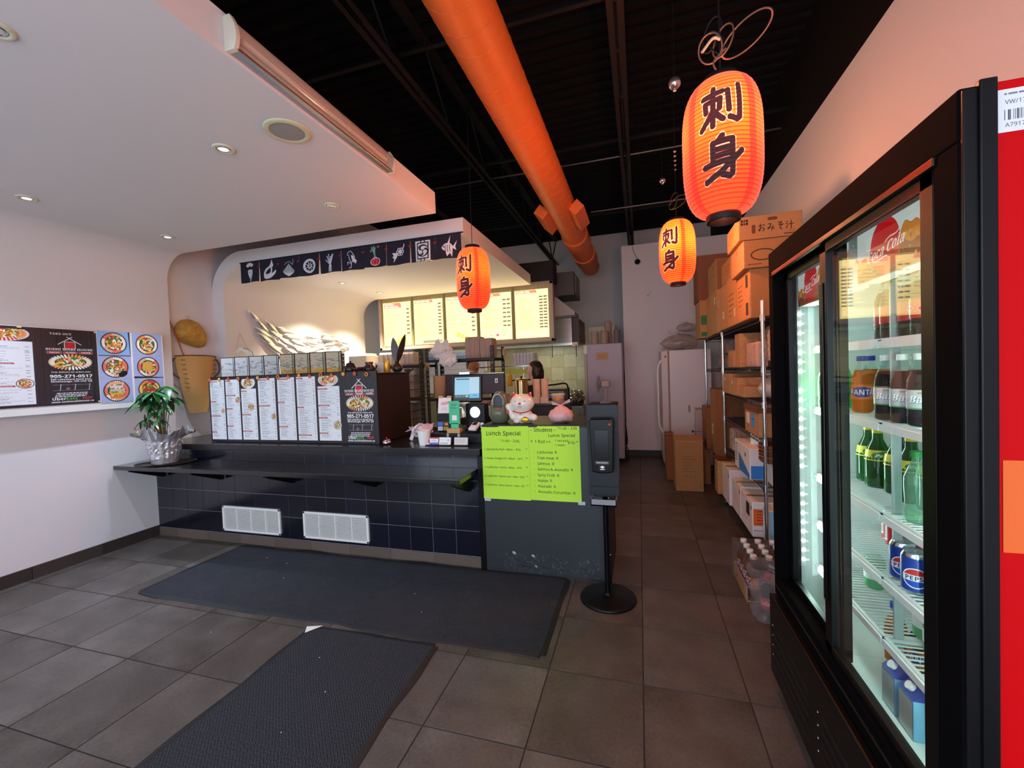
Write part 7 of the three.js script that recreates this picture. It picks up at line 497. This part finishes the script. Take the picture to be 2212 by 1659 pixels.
// top shelf
carton('large carton with black label bars at the near end of the top shelf', 0.8, 1.39, 1.832, 2.19, -3.98, -3.55, { left: (g, w, h) => { printLines('#c98a54', 5, 0.12, 0.2, 0.4)(g, w, h); g.fillStyle = '#3a3028'; g.fillRect(w * 0.72, h * 0.05, w * 0.18, h * 0.28); g.fillRect(w * 0.72, h * 0.66, w * 0.18, h * 0.28); }, front: (g, w, h) => { kraft('#a8743f')(g, w, h); g.fillStyle = 'rgba(50,28,16,.7)'; g.font = `bold ${h * 0.08}px sans-serif`; g.fillText('MADE IN CHINA', w * 0.62, h * 0.8); } });
carton('carton printed with an oval tray drawing on the cater line box', 0.755, 1.36, 2.192, 2.392, -3.96, -3.51, { left: kraft('#cf8a4e'), front: (g, w, h) => { kraft('#b17a45')(g, w, h); g.strokeStyle = 'rgba(45,28,18,.85)'; g.lineWidth = 7; g.beginPath(); g.ellipse(w * 0.2, h * 0.55, w * 0.13, h * 0.2, 0, 0, 7); g.stroke(); g.fillStyle = 'rgba(45,28,18,.9)'; g.font = `bold ${h * 0.2}px sans-serif`; g.fillText('CaterLine', w * 0.46, h * 0.3); textLine(g, w * 0.03, h * 0.88, w * 0.16, rng(2), 'rgba(45,28,18,.8)', 5); } });
const HIRA = { o: [[[0.1, 0.3], [0.55, 0.26]], [[0.32, 0.05], [0.32, 0.75], [0.18, 0.92], [0.1, 0.78], [0.35, 0.55], [0.72, 0.55], [0.8, 0.8], [0.6, 0.95]], [[0.7, 0.15], [0.88, 0.3]]], mi: [[[0.15, 0.18], [0.5, 0.15], [0.35, 0.6], [0.15, 0.8], [0.08, 0.65], [0.3, 0.55], [0.9, 0.75]], [[0.75, 0.4], [0.7, 0.75], [0.55, 0.95]]], so: [[[0.25, 0.1], [0.7, 0.08], [0.3, 0.4], [0.85, 0.38], [0.5, 0.55], [0.45, 0.8], [0.7, 0.95]]], shiru: [[[0.12, 0.1], [0.22, 0.2]], [[0.05, 0.35], [0.16, 0.45]], [[0.06, 0.92], [0.24, 0.6]], [[0.36, 0.45], [0.95, 0.42]], [[0.66, 0.05], [0.66, 0.98]]] };
carton('topmost carton with Japanese brush writing on the stack', 0.725, 1.13, 2.394, 2.562, -3.92, -3.5, { left: printLines('#cf9258', 4, 0.15, 0.25, 0.6), front: (g, w, h) => { kraft('#b98450')(g, w, h); g.fillStyle = '#2a1c14'; g.fillRect(w * 0.02, h * 0.12, w * 0.12, h * 0.24); g.fillStyle = '#b98450'; g.fillRect(w * 0.055, h * 0.12, w * 0.012, h * 0.24); g.fillRect(w * 0.09, h * 0.12, w * 0.012, h * 0.24); g.fillRect(w * 0.02, h * 0.22, w * 0.12, h * 0.03); g.strokeStyle = '#3a2418'; let x = w * 0.3; for (const k of ['o', 'mi', 'so', 'shiru']) { strokes(g, HIRA[k], x, h * 0.36, w * 0.13, h * 0.36, h * 0.035); x += w * 0.15; } g.fillStyle = '#6b4228'; g.beginPath(); g.roundRect(w * 0.46, h * 0.12, w * 0.16, h * 0.14, 16); g.fill(); g.beginPath(); g.roundRect(w * 0.2, h * 0.38, w * 0.06, h * 0.4, 14); g.fill(); g.fillRect(w * 0.72, h * 0.88, w * 0.26, h * 0.06); g.font = `${h * 0.1}px sans-serif`; g.fillText('100x4', w * 0.78, h * 0.82); } });
carton('carton with printed lines standing second on the top shelf', 0.8, 1.38, 1.832, 2.268, -4.4, -3.985, { left: (g, w, h) => { printLines('#c98d58', 5, 0.2, 0.35, 0.55)(g, w, h); g.fillStyle = '#e3d6c6'; g.fillRect(w * 0.72, h * 0.68, w * 0.12, h * 0.16); } });
carton('flat carton lying on the second carton of the top shelf', 0.815, 1.37, 2.27, 2.47, -4.72, -4.0, { left: printLines('#b88250', 3, 0.3, 0.3, 0.3) });
carton('carton with a small white tag third on the top shelf', 0.8, 1.38, 1.832, 2.255, -4.76, -4.405, { left: whiteTag('#c28e5e', 0.4, 0.6) });
carton('pale carton fourth on the top shelf', 0.805, 1.38, 1.832, 2.24, -4.93, -4.765, { m: M.cardPale, left: whiteTag('#c99a68', 0.3, 0.2) });
carton('pale tall carton at the start of the far top shelf', 0.81, 1.38, 1.832, 2.3, -5.42, -5.04, { left: whiteTag('#bf9260', 0.7, 0.15) }); carton('narrow pale carton beside the green striped carton', 0.82, 1.38, 1.832, 2.31, -5.78, -5.43, { m: M.cardPale, left: kraft('#c49a6b') });
carton('carton perched on top of the far shelf cartons', 0.84, 1.38, 2.315, 2.66, -5.75, -5.2, { left: printLines('#b48a5c', 2, 0.6, 0.15, 0.3), front: printLines('#93633c', 2, 0.6, 0.1, 0.3) });
carton('carton with broad green stripes at the far end of the shelf', 0.745, 1.38, 1.832, 2.3, -6.23, -5.8, { left: kraft('#b48250'), front: (g, w, h) => { kraft('#b88450')(g, w, h); g.fillStyle = '#3a7a4a'; g.fillRect(0, h * 0.4, w, h * 0.26); g.fillRect(0, h * 0.86, w, h * 0.12); } });
carton('reddish brown carton stacked above the green striped carton', 0.73, 1.38, 2.302, 2.86, -6.24, -5.82, { m: M.cardDark, left: kraft('#8e6248'), front: printLines('#8a553c', 3, 0.3, 0.3, 0.5) });
// second shelf
carton('small ochre carton on the second shelf', 0.84, 1.1, 1.462, 1.62, -4.62, -4.38, { left: kraft('#b87f3a') }); carton('tall ochre carton on the second shelf', 0.85, 1.25, 1.462, 1.76, -4.36, -4.16, { left: kraft('#b8823f'), front: kraft('#7a4a28') }); carton('pinkish brown box behind the clear bag on the second shelf', 0.95, 1.25, 1.462, 1.7, -4.1, -3.95, { m: M.cardDark });
function wrapped(label, x0, x1, y0, y1, z0, z1, c, seed, film = M.clearFilm, name = 'wrapped_bundle', cat = 'bundle') { const t = placed(name, label, cat, [(x0 + x1) / 2, y0, (z0 + z1) / 2]); if (c) obj('contents', bx(x0 + 0.015, x1 - 0.015, y0 + 0.002, y1 - 0.02, z0 + 0.015, z1 - 0.015, 0.02), mat(c, 0.6), t); const g = warp(new THREE.BoxGeometry(1, 1, 1, 18, 18, 18), 0.07, 3.4, seed); g.scale(x1 - x0 - 0.02, y1 - y0 - 0.02, z1 - z0 - 0.02); g.computeBoundingBox(); g.translate((x0 + x1) / 2, y0 - g.boundingBox.min.y, (z0 + z1) / 2); obj('film', g, film, t); return t; }
wrapped('pink white goods in a clear plastic bag on the second shelf', 0.84, 1.05, 1.462, 1.68, -3.98, -3.62, '#d9b3a6', 3); wrapped('white paper goods in a plastic bag beside the near shelf post', 0.9, 1.3, 1.5, 1.76, -3.6, -3.45, '#d8d0c8', 5); tag(obj('black_tub', bx(0.92, 1.2, 1.462, 1.53, -3.6, -3.45, 0.01), M.black), 'black plastic tub under the white paper goods', 'tub');
wrapped('upper clear wrapped tray pack on the far second shelf', 0.88, 1.25, 1.605, 1.78, -5.45, -5.05, '#8d8078', 7); wrapped('lower clear wrapped tray pack on the far second shelf', 0.88, 1.25, 1.444, 1.6, -5.5, -5.05, '#97897f', 8);
// third shelf
carton('small carton with white label on the third shelf far side', 0.83, 1.1, 1.207, 1.4, -4.85, -4.55, { left: whiteTag('#b58a5e', 0.2, 0.2) }); carton('small carton with white label in the middle of the third shelf', 0.83, 1.1, 1.207, 1.37, -4.5, -4.2, { left: whiteTag('#bb9062', 0.2, 0.2) }); carton('low carton beside the white sack on the third shelf', 0.84, 1.05, 1.207, 1.3, -4.18, -4.0, {});
tiedBag('white_sack', 'bulging white plastic sack on the third shelf', [1.06, 1.208, -3.79], 0.165, std({ color: '#dccfcd', roughness: 0.35, transmission: 0.2, thickness: 0, side: THREE.DoubleSide }), 1, 12, [0.95, 1.0, 1.15]); wrapped('white paper bundle beside the near post on the third shelf', 1.0, 1.36, 1.207, 1.41, -3.6, -3.45, '#cfc4c6', 15);
// fourth shelf
carton('open carton with white and blue labels on the fourth shelf', 0.84, 1.34, 0.937, 1.12, -3.98, -3.55, { tape: false, left: (g, w, h) => { kraft('#b5845a')(g, w, h); g.fillStyle = '#e6ddd4'; g.fillRect(w * 0.12, h * 0.1, w * 0.26, h * 0.5); g.fillStyle = '#4a9bd0'; g.fillRect(w * 0.5, h * 0.08, w * 0.28, h * 0.62); g.fillStyle = '#1d4a6a'; textLine(g, w * 0.56, h * 0.3, w * 0.16, rng(2), '#1d4a6a', 5); }, front: kraft('#a5714b') }); obj('flap', [bx(0.83, 0.845, 1.12, 1.165, -3.98, -3.55).rotateZ(0), bx(0.84, 1.34, 1.12, 1.15, -3.555, -3.545)], M.cardInside, scene.children[scene.children.length - 1]);
wrapped('crumpled clear bag in the open carton', 0.9, 1.2, 1.124, 1.168, -3.95, -3.65, null, 22); carton('tall brown carton leaning on the far shelving', 0.8, 1.1, 0.47, 1.22, -5.55, -5.12, { m: M.cardDark, left: whiteTag('#a0744c', 0.25, 0.55), front: kraft('#8f6442') }); carton('brown carton in front of the white freezer side', 0.76, 1.0, 0.47, 0.98, -5.95, -5.6, { m: M.cardDark, left: kraft('#a87c55') }); wrapped('clear plastic bag drooping above the tall carton', 0.88, 1.05, 1.225, 1.395, -5.4, -5.15, null, 31);
// fifth shelf and below
carton('white and blue printed box on the fifth shelf', 0.79, 1.25, 0.602, 0.84, -4.15, -3.62, { name: 'printed_box', cat: 'box', m: M.white, tape: false, left: (g, w, h) => { g.fillStyle = '#e0dde0'; g.fillRect(0, 0, w, h); g.fillStyle = '#2f7cc8'; g.beginPath(); g.moveTo(w * 0.3, h * 0.35); g.lineTo(w, h * 0.85); g.lineTo(w, h); g.lineTo(w * 0.3, h); g.fill(); const r = rng(4); for (let k = 0; k < 7; k++) textLine(g, w * 0.05, h * (0.1 + k * 0.1), w * 0.14, r, '#55505a', 5); g.fillStyle = '#3b3b44'; g.beginPath(); g.arc(w * 0.75, h * 0.28, 9, 0, 7); g.fill(); }, front: (g, w, h) => { g.fillStyle = '#dcd8dc'; g.fillRect(0, 0, w, h); g.fillStyle = '#2f7cc8'; g.fillRect(0, h * 0.55, w * 0.3, h * 0.45); } });
{ const t = placed('shopping_bag', 'printed plastic bag of snacks and packets on the fifth shelf', 'bag', [1.0, 0.602, -4.5]); const g = warp(new THREE.BoxGeometry(1, 1, 1, 18, 18, 18), 0.08, 2.6, 41); g.scale(0.3, 0.26, 0.4); g.computeBoundingBox(); g.translate(1.03, 0.602 - g.boundingBox.min.y, -4.45); obj('film', g, M.clearFilm, t); const r = rng(6); const cs = ['#b23a48', '#d8d0d0', '#3a5aa8', '#7d5a4a', '#5d8a5a', '#8a5a6a']; for (let k = 0; k < 12; k++) obj('packet', bx(-0.05, 0.05, -0.03, 0.03, -0.04, 0.04, 0.01).rotateY(r() * 3).rotateX(r()).translate(0.95 + r() * 0.16, 0.66 + r() * 0.12, -4.56 + r() * 0.22), mat(cs[k % 6], 0.4), t); }
wrapped('clear bag with white packs at the far end of the fifth shelf', 0.87, 1.1, 0.605, 0.85, -4.92, -4.74, '#c9bfb5', 44); tag(obj('paper_roll', cyl(0.05, 0.05, 0.085, 0.9, 0.842, -3.85, 24), M.white), 'white paper roll standing on the printed box', 'paper roll');
carton('white box under the wicker trays', 0.9, 1.3, 0.602, 0.76, -3.6, -3.45, { name: 'printed_box', cat: 'box', m: M.white, tape: false });
for (let k = 0; k < 5; k++) { const t = thing('wicker_tray', k === 4 ? 'topmost brown woven tray holding a round bowl beside the near shelf post' : 'brown woven tray in the stack beside the near shelf post', 'tray', [1.03, 0.763 + k * 0.026, -3.535], 0.0, 'stacked woven trays'); const w = 0.165, d = 0.085, m = mat(['#7a4a22', '#8a5628', '#6d4020'][k % 3], 0.65); const rim = (y, s) => tube([[-w * s, y, -d * s], [w * s, y, -d * s], [w * s, y, d * s], [-w * s, y, d * s]], 0.006, 60, 6, true); obj('rim', [rim(0.021, 1), rim(0.013, 0.97), rim(0.006, 0.94)], m, t); obj('base', bx(-w * 0.85, w * 0.85, 0.0, 0.006, -d * 0.85, d * 0.85), m, t); if (k === 4) obj('inner_bowl', lathe([[0.001, 0.012], [0.06, 0.014], [0.075, 0.04], [0.08, 0.04], [0.07, 0.01]], 30), mat('#5f2c1a', 0.35), t); }
const shipLeft = (g, w, h) => { g.fillStyle = '#e2dad8'; g.fillRect(0, 0, w, h); g.strokeStyle = '#b8514a'; g.lineWidth = 3; g.beginPath(); g.moveTo(w * 0.86, 0); g.lineTo(w * 0.86, h); g.stroke(); g.fillStyle = '#3a3436'; g.fillRect(w * 0.9, h * 0.12, w * 0.07, h * 0.12); const r = rng(5); for (let k = 0; k < 5; k++) textLine(g, w * 0.3, h * (0.3 + k * 0.09), w * 0.4, r, '#c4918c', 4); };
carton('tall white shipping box at the back of the bottom shelf', 0.78, 1.2, 0.162, 0.5, -4.72, -4.38, { name: 'shipping_box', cat: 'box', m: M.white, left: shipLeft, front: (g, w, h) => { g.fillStyle = '#d9d4da'; g.fillRect(0, 0, w, h); } }); carton('white shipping box with red lines in the middle of the bottom shelf', 0.8, 1.22, 0.162, 0.44, -4.36, -4.02, { name: 'shipping_box', cat: 'box', m: M.white, left: shipLeft, front: (g, w, h) => { g.fillStyle = '#d9d4da'; g.fillRect(0, 0, w, h); g.fillStyle = '#c05a52'; g.fillRect(0, h * 0.06, w, 5); } });
carton('white shipping box with an orange printed panel on the bottom shelf', 0.8, 1.24, 0.162, 0.43, -4.0, -3.62, { name: 'shipping_box', cat: 'box', m: M.white, left: (g, w, h) => { shipLeft(g, w, h); g.fillStyle = '#1c1416'; g.fillRect(w * 0.5, h * 0.12, w * 0.3, h * 0.4); }, front: (g, w, h) => { g.fillStyle = '#dcd6d8'; g.fillRect(0, 0, w, h); g.fillStyle = '#d9601e'; g.fillRect(0, h * 0.18, w * 0.55, h * 0.5); const r = rng(7); for (let k = 0; k < 5; k++) textLine(g, w * 0.06, h * (0.24 + k * 0.09), w * 0.42, r, '#5a2208', 8); g.fillStyle = '#b8443c'; g.fillRect(0, h * 0.82, w, 6); } });
carton('light blue fruit printed box at the near end of the bottom shelf', 0.87, 1.2, 0.162, 0.42, -3.61, -3.45, { name: 'printed_box', cat: 'box', m: M.white, tape: false, left: (g, w, h) => { g.fillStyle = '#9fd0e6'; g.fillRect(0, 0, w, h); g.fillStyle = '#e9f2f4'; g.beginPath(); g.ellipse(w * 0.5, h * 0.5, w * 0.4, h * 0.4, 0, 0, 7); g.fill(); g.fillStyle = '#2a5a8c'; g.beginPath(); g.arc(w * 0.35, h * 0.2, 20, 0, 7); g.fill(); g.fillStyle = '#6fb04a'; g.beginPath(); g.ellipse(w * 0.6, h * 0.4, 30, 9, -0.6, 0, 7); g.fill(); g.fillStyle = '#3a78c0'; g.font = `bold ${h * 0.16}px sans-serif`; g.fillText('ice', w * 0.3, h * 0.66); }, front: (g, w, h) => { g.fillStyle = '#8cc4e0'; g.fillRect(0, 0, w, h); g.fillStyle = '#43356a'; g.fillRect(w * 0.2, 0, w * 0.8, h * 0.16); } });
carton('opened brown carton with a raised flap on the bottom shelf end', 0.74, 1.1, 0.162, 0.5, -4.93, -4.76, { left: kraft('#a07048'), tape: false }); obj('flap', bx(-0.09, 0.09, 0, 0.006, -0.07, 0.07).rotateZ(-0.2).translate(0.8, 0.518, -4.86), M.cardInside, scene.children[scene.children.length - 1]);
// ---------------------------------------------------------------- white freezer, bags, cartons in the aisle
{ const t = placed('white_freezer', 'white upright freezer at the end of the aisle', 'refrigerator', [0.65, 0, -6.95]); obj('body', bx(0.42, 0.98, 0.05, 1.725, -7.4, -6.6, 0.012), mat('#d8cfd2', 0.35), t); obj('door', bx(0.31, 0.405, 0.07, 1.725, -7.4, -6.6, 0.012), mat('#cfc2bf', 0.35), t); obj('door_gasket', bx(0.405, 0.42, 0.08, 1.715, -7.39, -6.62), mat('#a07f78', 0.6), t); obj('handle', tube([[0.312, 1.58, -6.63], [0.27, 1.5, -6.63], [0.262, 1.1, -6.63], [0.27, 0.62, -6.63], [0.312, 0.52, -6.63]], 0.014, 40, 10), M.whiteGloss, t); obj('badge', bx(0.36, 0.375, 1.62, 1.65, -6.6, -6.597), M.black, t); obj('switch_plate', bx(0.66, 0.69, 0.82, 0.92, -6.6, -6.596, 0.001), mat('#8d8488', 0.4), t); obj('logo_strip', plane(0.16, 0.03, 0.78, 0.54, -6.598), std({ roughness: 0.5, map: canvas(160, 30, (g, w, h) => { g.fillStyle = '#d8cfd2'; g.fillRect(0, 0, w, h); g.fillStyle = '#222'; g.fillRect(0, 0, 30, 30); textLine(g, 44, 10, 100, rng(3), '#5a5f7a', 10); }) }), t); obj('foot', [bx(0.34, 0.4, 0, 0.07, -6.68, -6.62), bx(0.9, 0.96, 0, 0.05, -6.68, -6.62)], M.black, t); }
{ const sackM = std({ color: '#efe6e2', roughness: 0.35, transmission: 0.8, thickness: 0, side: THREE.DoubleSide }); for (const [x, y, s, l, sd] of [[0.6, 1.727, 0.23, 'large clear plastic sack on the white freezer', 51], [0.7, 2.0, 0.13, 'smaller clear plastic sack piled on the large one', 57]]) { const t = tiedBag('clear_sack', l, [x, y, -6.9], s, sackM, 1, sd, [1.15, 0.9, 1]); for (let k = 0; k < 4; k++) obj('packed_tray', bx(-s * 0.6, s * 0.6, s * (0.1 + k * 0.17), s * (0.13 + k * 0.17), -s * 0.5, s * 0.5, 0.008).rotateY(k * 0.4), mat('#c9bfba', 0.3), t); } }
carton('large brown carton standing in the aisle before the freezer', 0.385, 0.69, 0.002, 0.6, -5.85, -5.4, { front: (g, w, h) => { kraft('#a57c4f')(g, w, h); const r = rng(9); for (let k = 0; k < 6; k++) textLine(g, w * 0.25, h * (0.3 + k * 0.06), w * (0.3 + r() * 0.3), r, 'rgba(60,40,22,.8)', 8); for (let k = 0; k < 4; k++) { g.strokeStyle = 'rgba(60,40,22,.8)'; g.lineWidth = 4; g.strokeRect(w * (0.24 + k * 0.14), h * 0.7, 26, 26); } g.fillStyle = 'rgba(90,62,38,.5)'; for (let k = 0; k < 26; k++) g.fillRect(r() * w, h * (0.9 + r() * 0.06), 30, 5); } }); obj('flap', [bx(-0.16, 0.16, 0, 0.005, -0.12, 0.12).rotateX(0.12).translate(0.54, 0.615, -5.53), bx(-0.16, 0.16, 0, 0.005, -0.1, 0.1).rotateX(-0.15).translate(0.54, 0.615, -5.75)], M.card, scene.children[scene.children.length - 1]);
carton('narrow brown carton behind the large aisle carton', 0.31, 0.42, 0.002, 0.58, -6.32, -5.9, { m: M.cardDark, left: whiteTag('#9c744c', 0.3, 0.5) }); carton('dark brown carton between the aisle carton and the shelving', 0.71, 0.82, 0.002, 0.44, -6.2, -5.75, { m: M.cardDark }); wrapped('clear plastic film bag hanging beside the freezer', 0.68, 0.82, 0.442, 0.9, -6.15, -5.98, null, 61);
{ const t = placed('dome_camera', 'small black security camera dome on the end wall', 'camera', [0.02, 3.22, ZB]); obj('ring', lathe([[0.03, 0], [0.055, 0], [0.055, 0.012], [0.045, 0.03]], 28).rotateX(Math.PI / 2).translate(0.02, 3.24, ZB + 0.001), M.white, t); obj('dome', sphere(0.042, 0.02, 3.24, ZB + 0.03, 1, 1, 0.8, 20), M.blackGloss, t); obj('cable', tube([[-0.06, 3.53, ZB + 0.005], [-0.03, 3.4, ZB + 0.006], [0.02, 3.3, ZB + 0.006]], 0.004, 20, 5), mat('#5c5456', 0.6), t); }
{ const t = placed('wall_sensor', 'small white sensor box high on the end wall', 'sensor', [0.17, 2.66, ZB]); obj('case', bx(0.14, 0.205, 2.63, 2.74, ZB + 0.001, ZB + 0.025, 0.006), M.cream, t); obj('lens', sphere(0.016, 0.172, 2.68, ZB + 0.024, 1, 1, 0.5, 14), mat('#b9aeb0', 0.3), t); }
// ---------------------------------------------------------------- bottle packs on the floor by the fridge
{ const tray = placed('drinks_tray', 'cardboard tray and torn film around the iced tea bottles on the floor', 'tray', [0.75, 0, -3.1]); obj('tray', [bx(0.61, 0.88, 0.0, 0.01, -3.29, -2.93), bx(0.605, 0.612, 0, 0.1, -3.29, -2.93), bx(0.878, 0.885, 0, 0.1, -3.29, -2.93), bx(0.605, 0.885, 0, 0.1, -3.295, -3.288)], M.card, tray); const g = warp(new THREE.BoxGeometry(1, 1, 1, 14, 14, 14), 0.04, 3.1, 71); g.scale(0.3, 0.26, 0.37); g.translate(0.745, 0.14, -3.105); obj('film', g, M.clearFilm, tray); for (let i = 0; i < 3; i++) for (let j = 0; j < 4; j++) { const c = bottle('iced', 0.66 + i * 0.088, 0.011, -3.245 + j * 0.088, 'iced tea bottle with white cap packed in the tray on the floor', 'iced tea bottles on the floor', 0.4 * i); c.scale.setScalar(1.28); }
  const tr2 = placed('torn_wrap', 'torn clear wrap and cardboard around the cola bottle on the floor', 'packaging', [0.7, 0, -2.8]); const h = warp(new THREE.CylinderGeometry(0.09, 0.1, 0.3, 28, 10, true, 2.2, 4.4), 0.03, 9, 73); h.translate(0.7, 0.15, -2.8); obj('film', h, std({ color: '#e6d9d6', roughness: 0.15, transmission: 0.85, thickness: 0, specularIntensity: 0.4, side: THREE.DoubleSide }), tr2); obj('card_edge', bx(-0.002, 0.002, 0, 0.22, -0.12, 0.1).rotateX(-0.1).rotateY(0.5).translate(0.785, 0.002, -2.78), M.card, tr2); const cb = bottle('cola', 0.685, 0.002, -2.77, 'cola bottle with red cap standing in torn wrap on the floor', undefined, 2.4); cb.scale.setScalar(1.2); delete cb.userData.group; const wc = thing('water_pack', 'blue capped water bottles wedged against the fridge foot', 'bottles', [0.86, 0, -2.74]); for (const [x, z] of [[0, 0], [0.07, 0.0], [0.03, -0.07]]) { const b = obj('bottle', G.b.clone().scale(1.1, 1.25, 1.1).translate(x, 0.1, z), petClear, wc); obj('cap', G.cap.clone().scale(1.1, 1.25, 1.1).translate(x, 0.1, z), mat('#2a62c0', 0.4), b); } obj('card_base', bx(-0.05, 0.12, 0, 0.1, -0.12, 0.05, 0.003), M.card, wc); }
// shadows for every lamp and mesh
scene.traverse((o) => { if (o.isMesh) o.castShadow = o.receiveShadow = true; });
renderer.render(scene, camera);
